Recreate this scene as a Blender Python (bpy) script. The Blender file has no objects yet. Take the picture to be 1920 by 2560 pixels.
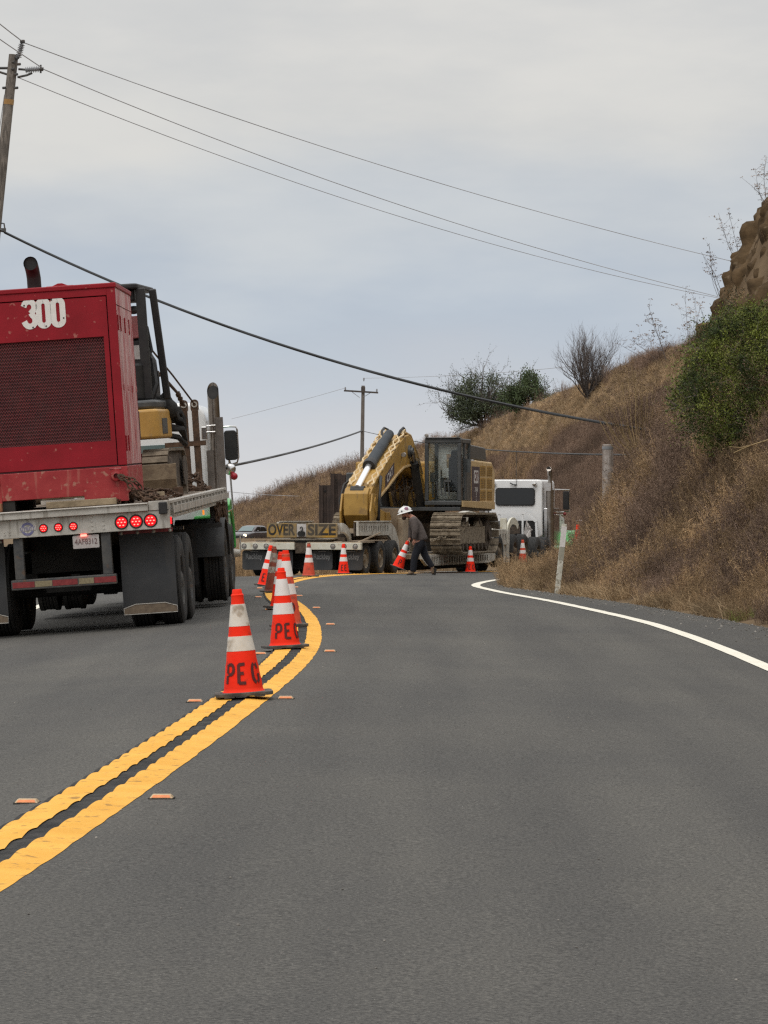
import bpy, bmesh, math, random
import numpy as np
from mathutils import Vector, Matrix, Euler, noise as mnoise
R = math.radians
PI = math.pi
random.seed(7)
rng = np.random.default_rng(11)
scn = bpy.context.scene
COL = scn.collection

# ------------------------------------------------------------------ camera, sky, sun, exposure
EYE = 1.3
cam_data = bpy.data.cameras.new('camera')
cam_data.sensor_fit = 'VERTICAL'
cam_data.sensor_height = 36.0
cam_data.lens = 130.2
cam_data.clip_start = 0.1
cam_data.clip_end = 6000
cam = bpy.data.objects.new('camera', cam_data)
COL.objects.link(cam)
cam.location = (0, 0, EYE)
cam.rotation_euler = (R(90), 0, 0)
scn.camera = cam

SUN_EL, SUN_AZ = R(58), R(200)
world = bpy.data.worlds.new("World")
scn.world = world
world.use_nodes = True
nt = world.node_tree
nt.nodes.clear()
def N(tree, t, **kw):
    n = tree.nodes.new(t)
    for k, v in kw.items():
        setattr(n, k, v)
    return n
def ramp(tree, stops, interp='LINEAR'):
    n = tree.nodes.new('ShaderNodeValToRGB')
    cr = n.color_ramp
    cr.interpolation = interp
    while len(cr.elements) > 1:
        cr.elements.remove(cr.elements[-1])
    for i, (p, c) in enumerate(stops):
        e = cr.elements[0] if i == 0 else cr.elements.new(p)
        e.position = p
        e.color = (c[0], c[1], c[2], 1)
    return n
L = nt.links.new
tc = N(nt, 'ShaderNodeTexCoord')
sky = N(nt, 'ShaderNodeTexSky', sky_type='NISHITA')
sky.sun_disc = False
sky.sun_elevation = SUN_EL
sky.sun_rotation = SUN_AZ
bg_sky = N(nt, 'ShaderNodeBackground')
bg_sky.inputs['Strength'].default_value = 0.08
L(sky.outputs[0], bg_sky.inputs[0])
# cloud layer: an overcast sky, brighter towards the zenith, with soft stretched banks of cloud
mp = N(nt, 'ShaderNodeMapping')
mp.inputs['Scale'].default_value = (1.0, 1.0, 3.2)
L(tc.outputs['Generated'], mp.inputs[0])
no = N(nt, 'ShaderNodeTexNoise')
no.inputs['Scale'].default_value = 5.5
no.inputs['Detail'].default_value = 5.0
no.inputs['Roughness'].default_value = 0.5
L(mp.outputs[0], no.inputs['Vector'])
sep = N(nt, 'ShaderNodeSeparateXYZ')
L(tc.outputs['Generated'], sep.inputs[0])
wob = N(nt, 'ShaderNodeMath', operation='MULTIPLY_ADD')
L(no.outputs['Fac'], wob.inputs[0])
wob.inputs[1].default_value = 0.10
wob.inputs[2].default_value = -0.050
el = N(nt, 'ShaderNodeMath', operation='ADD')
L(sep.outputs['Z'], el.inputs[0])
L(wob.outputs[0], el.inputs[1])
cl = ramp(nt, [(0.0, (0.645, 0.645, 0.66)), (0.016, (0.585, 0.60, 0.635)), (0.040, (0.475, 0.53, 0.605)),
               (0.070, (0.545, 0.575, 0.61)), (0.105, (0.635, 0.63, 0.615)), (0.16, (0.665, 0.655, 0.635)),
               (0.5, (1.0, 1.0, 1.0)), (1.0, (1.5, 1.5, 1.5))], 'EASE')
L(el.outputs[0], cl.inputs[0])
bg_cl = N(nt, 'ShaderNodeBackground')
no2 = N(nt, 'ShaderNodeTexNoise')
no2.inputs['Scale'].default_value = 11.0
no2.inputs['Detail'].default_value = 6.0
no2.inputs['Roughness'].default_value = 0.55
L(mp.outputs[0], no2.inputs['Vector'])
cvar = ramp(nt, [(0.30, (0.93, 0.94, 0.955)), (0.70, (1.065, 1.055, 1.035))], 'EASE')
L(no2.outputs['Fac'], cvar.inputs[0])
cm = N(nt, 'ShaderNodeMix', data_type='RGBA', blend_type='MULTIPLY')
cm.inputs[0].default_value = 1.0
L(cl.outputs[0], cm.inputs[6])
L(cvar.outputs[0], cm.inputs[7])
L(cm.outputs[2], bg_cl.inputs[0])
bg_cl.inputs['Strength'].default_value = 1.0
mxs = N(nt, 'ShaderNodeMixShader')
mxs.inputs[0].default_value = 0.94
L(bg_sky.outputs[0], mxs.inputs[1])
L(bg_cl.outputs[0], mxs.inputs[2])
wo = N(nt, 'ShaderNodeOutputWorld')
L(mxs.outputs[0], wo.inputs[0])

sun_d = bpy.data.lights.new('sun', 'SUN')
sun_d.energy = 0.9
sun_d.angle = R(25)
sun_d.color = (1.0, 0.96, 0.9)
sun = bpy.data.objects.new('sun', sun_d)
COL.objects.link(sun)
sd = Vector((math.sin(SUN_AZ) * math.cos(SUN_EL), math.cos(SUN_AZ) * math.cos(SUN_EL), math.sin(SUN_EL)))
sun.rotation_euler = sd.to_track_quat('Z', 'Y').to_euler()
sun.location = (0, -10, 40)

vs = scn.view_settings
vs.view_transform = 'Standard'
vs.look = 'None'
vs.exposure = 0.10
vs.gamma = 1.0
vs.use_curve_mapping = False
scn.render.engine = 'CYCLES'
scn.cycles.use_denoising = False
scn.cycles.pixel_filter_type = 'BLACKMAN_HARRIS'
scn.cycles.filter_width = 1.35
scn.cycles.max_bounces = 6
scn.cycles.transparent_max_bounces = 12

# ------------------------------------------------------------------ materials
def mat(name, c1, c2=None, scale=4.0, rough=0.6, metal=0.0, bump=0.0, bscale=None, spots=None, streak=None,
        spec=None, detail=4.0, lo=0.35, hi=0.65, rand=0.0, emit=None, coords='Object', alpha=None, trans=0.0, coat=0.0, patch=None, isle=0.0):
    """spots / streak = (colour, scale, threshold, amount); rand = per-instance brightness variation"""
    m = bpy.data.materials.new(name)
    m.use_nodes = True
    t = m.node_tree
    b = t.nodes['Principled BSDF']
    lk = t.links.new
    b.inputs['Roughness'].default_value = rough
    b.inputs['Metallic'].default_value = metal
    if spec is not None:
        b.inputs['Specular IOR Level'].default_value = spec
    if trans:
        b.inputs['Transmission Weight'].default_value = trans
    if coat:
        b.inputs['Coat Weight'].default_value = coat
    t_c = N(t, 'ShaderNodeTexCoord')
    src = t_c.outputs[coords]
    col = None
    if c2 is None:
        rgb = N(t, 'ShaderNodeRGB')
        rgb.outputs[0].default_value = (*c1, 1)
        col = rgb.outputs[0]
    else:
        n1 = N(t, 'ShaderNodeTexNoise')
        n1.inputs['Scale'].default_value = scale
        n1.inputs['Detail'].default_value = detail
        n1.inputs['Roughness'].default_value = 0.62
        lk(src, n1.inputs['Vector'])
        r1 = ramp(t, [(lo, c1), (hi, c2)])
        lk(n1.outputs['Fac'], r1.inputs[0])
        col = r1.outputs[0]
    for kind, q in (('spots', spots), ('streak', streak)):
        if q is None:
            continue
        qc, qs, qt, qa = q
        n2 = N(t, 'ShaderNodeTexNoise')
        n2.inputs['Scale'].default_value = qs
        n2.inputs['Detail'].default_value = 3.0
        if kind == 'streak':
            mq = N(t, 'ShaderNodeMapping')
            mq.inputs['Scale'].default_value = (1, 1, 0.12)
            lk(src, mq.inputs[0])
            lk(mq.outputs[0], n2.inputs['Vector'])
        else:
            lk(src, n2.inputs['Vector'])
        r2 = ramp(t, [(qt, (0, 0, 0)), (min(qt + 0.07, 1), (qa, qa, qa))])
        lk(n2.outputs['Fac'], r2.inputs[0])
        mx = N(t, 'ShaderNodeMix', data_type='RGBA')
        lk(r2.outputs[0], mx.inputs[0])
        lk(col, mx.inputs[6])
        mx.inputs[7].default_value = (*qc, 1)
        col = mx.outputs[2]
    if rand:
        oi = N(t, 'ShaderNodeObjectInfo')
        mr = N(t, 'ShaderNodeMapRange')
        mr.inputs[3].default_value = 1 - rand
        mr.inputs[4].default_value = 1 + rand
        lk(oi.outputs['Random'], mr.inputs[0])
        mx = N(t, 'ShaderNodeMix', data_type='RGBA', blend_type='MULTIPLY')
        mx.inputs[0].default_value = 1
        lk(col, mx.inputs[6])
        lk(mr.outputs[0], mx.inputs[7])
        col = mx.outputs[2]
    if isle:
        ge = N(t, 'ShaderNodeNewGeometry')
        mr = N(t, 'ShaderNodeMapRange')
        mr.inputs[3].default_value = 1 - isle
        mr.inputs[4].default_value = 1 + isle
        lk(ge.outputs['Random Per Island'], mr.inputs[0])
        mx = N(t, 'ShaderNodeMix', data_type='RGBA', blend_type='MULTIPLY')
        mx.inputs[0].default_value = 1
        lk(col, mx.inputs[6]); lk(mr.outputs[0], mx.inputs[7])
        col = mx.outputs[2]
    if patch:
        oi = N(t, 'ShaderNodeObjectInfo')
        n3 = N(t, 'ShaderNodeTexNoise')
        n3.inputs['Scale'].default_value = patch[0]
        n3.inputs['Detail'].default_value = 3.0
        lk(oi.outputs['Location'], n3.inputs['Vector'])
        r3 = ramp(t, [(0.36, (1 - patch[1],) * 3), (0.64, (1 + patch[1], 1 + patch[1] * 0.95, 1 + patch[1] * 0.85))])
        lk(n3.outputs['Fac'], r3.inputs[0])
        mx = N(t, 'ShaderNodeMix', data_type='RGBA', blend_type='MULTIPLY')
        mx.inputs[0].default_value = 1
        lk(col, mx.inputs[6]); lk(r3.outputs[0], mx.inputs[7])
        col = mx.outputs[2]
    lk(col, b.inputs['Base Color'])
    if emit:
        b.inputs['Emission Color'].default_value = (*emit[0], 1)
        b.inputs['Emission Strength'].default_value = emit[1]
    if bump:
        nb = N(t, 'ShaderNodeTexNoise')
        nb.inputs['Scale'].default_value = bscale or scale * 4
        nb.inputs['Detail'].default_value = 4.0
        lk(src, nb.inputs['Vector'])
        bp = N(t, 'ShaderNodeBump')
        bp.inputs['Strength'].default_value = bump
        bp.inputs['Distance'].default_value = 0.02
        lk(nb.outputs['Fac'], bp.inputs['Height'])
        lk(bp.outputs[0], b.inputs['Normal'])
    return m

M = {}
def asphalt_mat():
    m = bpy.data.materials.new('asphalt'); m.use_nodes = True
    t = m.node_tree; b = t.nodes['Principled BSDF']; lk = t.links.new
    b.inputs['Roughness'].default_value = 0.92; b.inputs['Specular IOR Level'].default_value = 0.25
    tc_ = N(t, 'ShaderNodeTexCoord'); src = tc_.outputs['Object']
    def noise(s, d, r=0.6, vec=src):
        n = N(t, 'ShaderNodeTexNoise'); n.inputs['Scale'].default_value = s; n.inputs['Detail'].default_value = d; n.inputs['Roughness'].default_value = r
        lk(vec, n.inputs['Vector']); return n.outputs['Fac']
    big = ramp(t, [(0.3, (0.076, 0.0745, 0.071)), (0.7, (0.100, 0.096, 0.087))]); lk(noise(0.22, 6), big.inputs[0])
    # worn wheel tracks and patches run along the road
    mp_ = N(t, 'ShaderNodeMapping'); mp_.inputs['Scale'].default_value = (1.0, 0.06, 1.0); lk(src, mp_.inputs[0])
    st = ramp(t, [(0.35, (0.86, 0.86, 0.87)), (0.65, (1.10, 1.09, 1.07))]); lk(noise(1.6, 3, 0.5, mp_.outputs[0]), st.inputs[0])
    gr = ramp(t, [(0.28, (0.45, 0.45, 0.45)), (0.5, (1.0, 1.0, 1.0)), (0.72, (1.75, 1.72, 1.66))]); lk(noise(70, 2, 0.75), gr.inputs[0])
    vo = N(t, 'ShaderNodeTexVoronoi'); vo.inputs['Scale'].default_value = 42; lk(src, vo.inputs['Vector'])
    sp = ramp(t, [(0.05, (1, 1, 1)), (0.11, (0, 0, 0))]); lk(vo.outputs['Distance'], sp.inputs[0])
    col = big.outputs[0]
    for o_ in (st.outputs[0], gr.outputs[0]):
        mx = N(t, 'ShaderNodeMix', data_type='RGBA', blend_type='MULTIPLY'); mx.inputs[0].default_value = 1
        lk(col, mx.inputs[6]); lk(o_, mx.inputs[7]); col = mx.outputs[2]
    sel = ramp(t, [(0.50, (0, 0, 0)), (0.58, (0.85, 0.85, 0.85))]); lk(noise(9, 2), sel.inputs[0])
    mm = N(t, 'ShaderNodeMix', data_type='RGBA', blend_type='MULTIPLY'); mm.inputs[0].default_value = 1; lk(sp.outputs[0], mm.inputs[6]); lk(sel.outputs[0], mm.inputs[7])
    mx = N(t, 'ShaderNodeMix', data_type='RGBA'); lk(mm.outputs[2], mx.inputs[0]); lk(col, mx.inputs[6]); mx.inputs[7].default_value = (0.40, 0.39, 0.35, 1)
    lk(mx.outputs[2], b.inputs['Base Color'])
    bp = N(t, 'ShaderNodeBump'); bp.inputs['Strength'].default_value = 0.7; bp.inputs['Distance'].default_value = 0.012
    lk(noise(80, 3, 0.7), bp.inputs['Height']); lk(bp.outputs[0], b.inputs['Normal'])
    return m
M['asphalt'] = asphalt_mat()
M['asphalt_dark'] = mat('asphalt_dark', (0.020, 0.020, 0.020), (0.060, 0.057, 0.053), scale=7, rough=0.9, bump=0.8, bscale=60, spec=0.25)
M['yellow_line'] = mat('yellow_line', (0.72, 0.365, 0.055), (0.82, 0.44, 0.08), scale=3, rough=0.8, bump=0.3, bscale=70, spec=0.2,
                       spots=((0.24, 0.14, 0.05), 17, 0.615, 0.7), detail=6)
M['white_line'] = mat('white_line', (0.76, 0.72, 0.60), (0.84, 0.80, 0.69), scale=4, rough=0.8, bump=0.25, bscale=70,
                      spots=((0.40, 0.37, 0.31), 20, 0.70, 0.4))
M['soil'] = mat('soil', (0.11, 0.074, 0.044), (0.19, 0.135, 0.08), scale=0.6, rough=1, bump=0.9, bscale=6, detail=8, spec=0.1)
M['hill'] = mat('hill', (0.14, 0.095, 0.062), (0.25, 0.175, 0.105), scale=0.07, rough=1, bump=0.8, bscale=2.5, detail=10, spec=0.05)
M['rockface'] = mat('rockface', (0.045, 0.030, 0.016), (0.125, 0.082, 0.044), scale=2.6, rough=1, bump=1.0, bscale=9, detail=10,
                    spots=((0.21, 0.155, 0.10), 5.0, 0.62, 0.5), spec=0.1)

M['cone'] = mat('cone_orange', (0.93, 0.026, 0.008), (0.96, 0.042, 0.014), scale=6, rough=0.6, spec=0.15,
                spots=((0.33, 0.03, 0.02), 14, 0.64, 0.5), bump=0.1, bscale=30)
M['cone_dirty'] = mat('cone_worn', (0.55, 0.055, 0.025), (0.72, 0.10, 0.045), scale=7, rough=0.7, spots=((0.22, 0.06, 0.04), 12, 0.58, 0.6))
M['cone_dark'] = mat('cone_dark', (0.20, 0.04, 0.022), (0.28, 0.075, 0.045), scale=7, rough=0.8, spots=((0.10, 0.04, 0.03), 14, 0.55, 0.6))
M['band'] = mat('band_white', (0.74, 0.69, 0.66), (0.82, 0.78, 0.76), scale=8, rough=0.45, spots=((0.42, 0.36, 0.32), 16, 0.64, 0.5))
M['band_dirty'] = mat('band_dirty', (0.66, 0.60, 0.51), (0.78, 0.73, 0.66), scale=8, rough=0.5, spots=((0.27, 0.19, 0.11), 6, 0.56, 0.75))
M['band_dark'] = mat('band_dark', (0.20, 0.17, 0.14), (0.42, 0.37, 0.32), scale=16, rough=0.6, spots=((0.2, 0.05, 0.03), 20, 0.55, 0.7))
M['cone_base'] = mat('cone_base', (0.045, 0.042, 0.038), (0.12, 0.11, 0.095), scale=9, rough=0.9, bump=0.4, bscale=40)
M['stencil'] = mat('stencil_black', (0.07, 0.012, 0.012), (0.12, 0.015, 0.012), scale=30, rough=0.8)
M['marker_body'] = mat('marker_body', (0.55, 0.40, 0.22), (0.42, 0.29, 0.16), scale=30, rough=0.5)
M['marker_amber'] = mat('marker_amber', (0.75, 0.24, 0.06), (0.62, 0.17, 0.04), scale=60, rough=0.3)

M['red'] = mat('red_paint', (0.235, 0.006, 0.013), (0.315, 0.009, 0.019), scale=2.2, rough=0.5, spec=0.3,
               spots=((0.46, 0.20, 0.16), 13.0, 0.655, 0.6), bump=0.12, bscale=2.2, detail=6)
M['red_low'] = mat('red_paint_muddy', (0.29, 0.014, 0.018), (0.37, 0.035, 0.035), scale=4, rough=0.55,
                   spots=((0.42, 0.24, 0.17), 10.0, 0.60, 0.6), streak=((0.40, 0.15, 0.11), 12, 0.62, 0.4), bump=0.1, detail=7)
M['red_faded'] = mat('red_paint_faded', (0.36, 0.035, 0.045), (0.56, 0.30, 0.29), scale=2.0, rough=0.55, streak=((0.58, 0.42, 0.40), 6, 0.50, 0.7), detail=6)
M['red_mesh'] = mat('red_mesh', (0.13, 0.010, 0.014), (0.20, 0.014, 0.018), scale=8, rough=0.6)
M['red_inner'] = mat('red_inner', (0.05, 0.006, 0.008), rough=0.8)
M['black'] = mat('black_satin', (0.010, 0.010, 0.011), (0.022, 0.021, 0.02), scale=6, rough=0.55, bump=0.05)
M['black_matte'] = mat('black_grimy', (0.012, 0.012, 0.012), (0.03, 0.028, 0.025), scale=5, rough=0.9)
M['rubber'] = mat('tyre_rubber', (0.018, 0.018, 0.018), (0.035, 0.034, 0.032), scale=8, rough=0.9, bump=0.2, bscale=60)
M['flap'] = mat('flap_rubber', (0.030, 0.032, 0.035), (0.048, 0.048, 0.049), scale=2.5, rough=0.75, streak=((0.07, 0.065, 0.058), 5, 0.55, 0.35))
M['alu'] = mat('aluminium', (0.40, 0.375, 0.33), (0.56, 0.535, 0.49), scale=5, rough=0.55, metal=0.25, bump=0.08,
               streak=((0.21, 0.185, 0.15), 16, 0.57, 0.55), detail=6)
M['alu_dark'] = mat('weathered_metal', (0.045, 0.047, 0.05), (0.10, 0.095, 0.085), scale=6, rough=0.8, spots=((0.12, 0.07, 0.04), 9, 0.58, 0.6))
M['chrome'] = mat('chrome', (0.72, 0.72, 0.73), (0.60, 0.58, 0.55), scale=5, rough=0.18, metal=1.0)
M['stack'] = mat('stack_metal', (0.40, 0.37, 0.34), (0.24, 0.215, 0.19), scale=3, rough=0.30, metal=1.0)
M['rust'] = mat('rusty_steel', (0.055, 0.034, 0.022), (0.13, 0.075, 0.045), scale=14, rough=0.85, metal=0.2)
M['rust_dark'] = mat('dark_rusty_sheet', (0.026, 0.018, 0.015), (0.058, 0.038, 0.029), scale=3, rough=0.85, streak=((0.085, 0.06, 0.05), 9, 0.56, 0.5))
M['wood'] = mat('timber', (0.19, 0.145, 0.09), (0.36, 0.28, 0.18), scale=5, rough=0.9, bump=0.4, bscale=20)
M['wood_orange'] = mat('timber_rusty', (0.20, 0.075, 0.035), (0.30, 0.14, 0.07), scale=8, rough=0.9, bump=0.4, bscale=20)
M['plank'] = mat('deck_plank', (0.13, 0.10, 0.075), (0.24, 0.19, 0.14), scale=3, rough=0.9, bump=0.3)
M['pole_wood'] = mat('pole_wood', (0.12, 0.105, 0.09), (0.23, 0.20, 0.17), scale=3, rough=0.95, streak=((0.075, 0.065, 0.055), 26, 0.52, 0.7), bump=0.4, bscale=30)
M['pole_far'] = mat('pole_wood_far', (0.13, 0.11, 0.095), (0.17, 0.15, 0.13), scale=3, rough=0.95)
M['post_white'] = mat('post_whitewash', (0.26, 0.22, 0.19), (0.50, 0.46, 0.43), scale=6, rough=0.9, streak=((0.17, 0.135, 0.11), 14, 0.52, 0.7))
M['insul'] = mat('insulator_grey', (0.21, 0.22, 0.23), (0.28, 0.28, 0.29), scale=6, rough=0.35)
M['cable'] = mat('cable_black', (0.02, 0.022, 0.024), rough=0.6)
M['wire'] = mat('wire_grey', (0.34, 0.34, 0.35), rough=0.5)
M['led'] = mat('led_red', (0.9, 0.02, 0.02), rough=0.3, emit=((1.0, 0.16, 0.12), 4.0))
M['lens'] = mat('lens_red', (0.55, 0.005, 0.012), rough=0.25, emit=((1.0, 0.006, 0.012), 0.75))
M['lens_side'] = mat('lens_side_red', (0.5, 0.01, 0.012), rough=0.25, emit=((1.0, 0.01, 0.02), 1.0))
M['lens_clear'] = mat('lens_unlit', (0.22, 0.20, 0.18), (0.33, 0.30, 0.27), scale=60, rough=0.25)
M['amber_lamp'] = mat('amber_lamp', (0.8, 0.25, 0.03), rough=0.3, emit=((1.0, 0.3, 0.03), 0.7))
M['headlamp'] = mat('headlamp_lit', (0.9, 0.85, 0.7), rough=0.2, emit=((1.0, 0.82, 0.45), 5.0))
M['plate'] = mat('plate_white', (0.38, 0.35, 0.34), (0.48, 0.45, 0.43), scale=30, rough=0.5)
M['plate_text'] = mat('plate_text', (0.13, 0.07, 0.07), rough=0.6)
M['sign_white'] = mat('number_white', (0.74, 0.71, 0.67), (0.80, 0.78, 0.74), scale=14, rough=0.5, spots=((0.45, 0.30, 0.26), 40, 0.70, 0.6))
M['tape_red'] = mat('tape_red', (0.17, 0.016, 0.018), (0.24, 0.03, 0.03), scale=20, rough=0.5)
M['tape_pale'] = mat('tape_pale', (0.27, 0.225, 0.13), (0.19, 0.15, 0.085), scale=50, rough=0.5)
M['emblem_blue'] = mat('emblem_blue', (0.10, 0.10, 0.25), (0.2, 0.19, 0.3), scale=30, rough=0.5)
M['weight_tan'] = mat('flap_weight', (0.115, 0.082, 0.055), (0.18, 0.135, 0.09), scale=14, rough=0.7)
M['white_paint'] = mat('white_paint', (0.74, 0.75, 0.75), (0.80, 0.80, 0.79), scale=2, rough=0.25, coat=0.4)
M['green_paint'] = mat('green_paint', (0.055, 0.40, 0.075), (0.07, 0.46, 0.09), scale=2, rough=0.3, coat=0.4)
M['glass_dark'] = mat('dark_glass', (0.008, 0.010, 0.011), rough=0.06, spec=0.6)
M['glass_teal'] = mat('teal_glass', (0.12, 0.17, 0.17), rough=0.08, spec=0.6)
M['mini_yellow'] = mat('mini_yellow', (0.42, 0.235, 0.055), (0.50, 0.29, 0.075), scale=4, rough=0.5, spots=((0.3, 0.2, 0.1), 9, 0.62, 0.5))
M['cat_yellow'] = mat('machine_yellow', (0.33, 0.185, 0.034), (0.47, 0.275, 0.060), scale=2.2, rough=0.5, bump=0.05,
                      spots=((0.17, 0.10, 0.045), 5, 0.60, 0.6), streak=((0.20, 0.13, 0.06), 7, 0.60, 0.4), detail=7)
M['cat_yellow_pale'] = mat('machine_yellow_dusty', (0.45, 0.30, 0.13), (0.56, 0.40, 0.20), scale=3, rough=0.6, detail=6,
                           spots=((0.30, 0.18, 0.06), 4, 0.58, 0.5))
M['pipe_yellow'] = mat('pipe_yellow', (0.52, 0.37, 0.18), (0.68, 0.53, 0.32), scale=9, rough=0.5)
M['cat_grey'] = mat('machine_grey', (0.045, 0.05, 0.052), (0.075, 0.078, 0.078), scale=4, rough=0.45)
M['cyl_grey'] = mat('cylinder_grey', (0.018, 0.023, 0.030), (0.032, 0.040, 0.047), scale=4, rough=0.55, spec=0.3)
M['maroon'] = mat('decal_maroon', (0.05, 0.03, 0.036), (0.075, 0.05, 0.055), scale=5, rough=0.6)
M['decal_white'] = mat('decal_white', (0.60, 0.58, 0.56), (0.44, 0.40, 0.37), scale=12, rough=0.6)
M['mud'] = mat('dried_mud', (0.19, 0.15, 0.105), (0.33, 0.275, 0.20), scale=8, rough=0.95, bump=0.5, spots=((0.10, 0.075, 0.05), 6, 0.55, 0.6))
M['mud_track'] = mat('track_mud', (0.10, 0.078, 0.055), (0.20, 0.16, 0.115), scale=8, rough=0.95, bump=0.5)
M['blade_mud'] = mat('blade_mud', (0.12, 0.085, 0.052), (0.23, 0.175, 0.11), scale=5, rough=0.9, bump=0.4, detail=6, spots=((0.08, 0.055, 0.035), 7, 0.58, 0.6))
M['mud_dark'] = mat('dark_mud', (0.045, 0.034, 0.025), (0.12, 0.09, 0.065), scale=8, rough=0.95, bump=0.5)
M['trailer_white'] = mat('dusty_white', (0.40, 0.375, 0.325), (0.58, 0.56, 0.50), scale=4, rough=0.6, detail=7,
                         spots=((0.23, 0.18, 0.13), 7, 0.60, 0.6), streak=((0.24, 0.19, 0.14), 9, 0.60, 0.5))
M['trailer_tan'] = mat('dusty_tan', (0.27, 0.20, 0.135), (0.40, 0.32, 0.225), scale=4, rough=0.8, detail=7)
M['trailer_pale'] = mat('cream_beam', (0.56, 0.53, 0.42), (0.66, 0.64, 0.55), scale=5, rough=0.6, spots=((0.36, 0.27, 0.15), 8, 0.60, 0.6))
M['banner'] = mat('sign_yellow', (0.46, 0.25, 0.02), (0.25, 0.18, 0.09), scale=1.6, rough=0.7, detail=6, lo=0.42, hi=0.52)
M['banner_text'] = mat('sign_letter', (0.026, 0.021, 0.016), (0.075, 0.06, 0.042), scale=1.6, rough=0.8, lo=0.45, hi=0.55)
M['flap_text'] = mat('flap_lettering', (0.24, 0.24, 0.235), (0.15, 0.15, 0.15), scale=30, rough=0.7)
M['car_paint'] = mat('car_grey_brown', (0.055, 0.048, 0.052), (0.07, 0.06, 0.062), scale=3, rough=0.25, coat=0.6)
M['skin'] = mat('skin', (0.42, 0.20, 0.135), (0.36, 0.165, 0.11), scale=20, rough=0.6)
M['hair'] = mat('beard_hair', (0.045, 0.025, 0.018), rough=0.9)
M['jacket'] = mat('jacket_cloth', (0.075, 0.060, 0.055), (0.105, 0.086, 0.079), scale=18, rough=0.95, bump=0.5, bscale=25)
M['jeans'] = mat('trouser_cloth', (0.006, 0.007, 0.011), (0.012, 0.013, 0.019), scale=12, rough=0.95)
M['boot'] = mat('boot_leather', (0.15, 0.10, 0.06), (0.21, 0.145, 0.09), scale=14, rough=0.8)
M['sole'] = mat('boot_sole', (0.02, 0.018, 0.016), rough=0.9)
M['hardhat'] = mat('hard_hat_white', (0.74, 0.74, 0.72), rough=0.35)
M['sticker'] = mat('sticker_red', (0.45, 0.16, 0.22), (0.30, 0.24, 0.35), scale=40, rough=0.5)
M['glove'] = mat('glove_pale', (0.45, 0.36, 0.28), rough=0.9)
M['bark'] = mat('bark', (0.055, 0.045, 0.040), (0.10, 0.085, 0.075), scale=6, rough=1)
M['twig'] = mat('twig', (0.095, 0.08, 0.075), (0.165, 0.14, 0.13), scale=3, rough=1)
M['leaf_grey'] = mat('leaf_grey_green', (0.032, 0.044, 0.021), (0.068, 0.084, 0.042), scale=1.3, rough=0.85, rand=0.25)
M['leaf_dark'] = mat('leaf_dark_green', (0.035, 0.056, 0.020), (0.075, 0.105, 0.036), scale=1.6, rough=0.85)
M['leaf_shrub'] = mat('leaf_shrub', (0.030, 0.050, 0.008), (0.21, 0.245, 0.034), scale=2.6, rough=0.75, detail=5, lo=0.40, hi=0.62, isle=0.35)
M['cane'] = mat('dry_cane', (0.27, 0.19, 0.09), (0.40, 0.29, 0.15), scale=3, rough=0.9)
M['weed'] = mat('dry_weed', (0.26, 0.176, 0.102), (0.43, 0.305, 0.178), scale=1.4, rough=1, rand=0.38, spec=0.1, patch=(0.5, 0.42), isle=0.65)
M['weed_dark'] = mat('dark_weed', (0.15, 0.104, 0.080), (0.265, 0.188, 0.140), scale=1.4, rough=1, rand=0.3, spec=0.1, patch=(0.3, 0.3), isle=0.6)
M['straw'] = mat('straw', (0.31, 0.22, 0.13), (0.43, 0.32, 0.20), scale=1.2, rough=1, rand=0.3, spec=0.1, patch=(0.35, 0.3), isle=0.4)
M['grass_green'] = mat('grass_green', (0.15, 0.19, 0.035), (0.22, 0.24, 0.05), scale=1.2, rough=0.9, rand=0.25)
M['pebble'] = mat('pebble', (0.11, 0.10, 0.09), (0.30, 0.28, 0.25), scale=3, rough=0.95, rand=0.5)
M['litter'] = mat('litter_white', (0.70, 0.67, 0.64), rough=0.8)
M['seat'] = mat('seat_fabric', (0.014, 0.014, 0.016), rough=0.9)
M['retro_white'] = mat('reflector_white', (0.66, 0.62, 0.60), (0.72, 0.69, 0.66), scale=10, rough=0.4)
M['delin'] = mat('delineator_body', (0.45, 0.43, 0.35), (0.66, 0.64, 0.56), scale=16, rough=0.8, spots=((0.17, 0.14, 0.09), 22, 0.55, 0.75))
M['pole_band'] = mat('pole_band', (0.30, 0.16, 0.05), (0.36, 0.22, 0.09), scale=9, rough=0.8)

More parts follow.
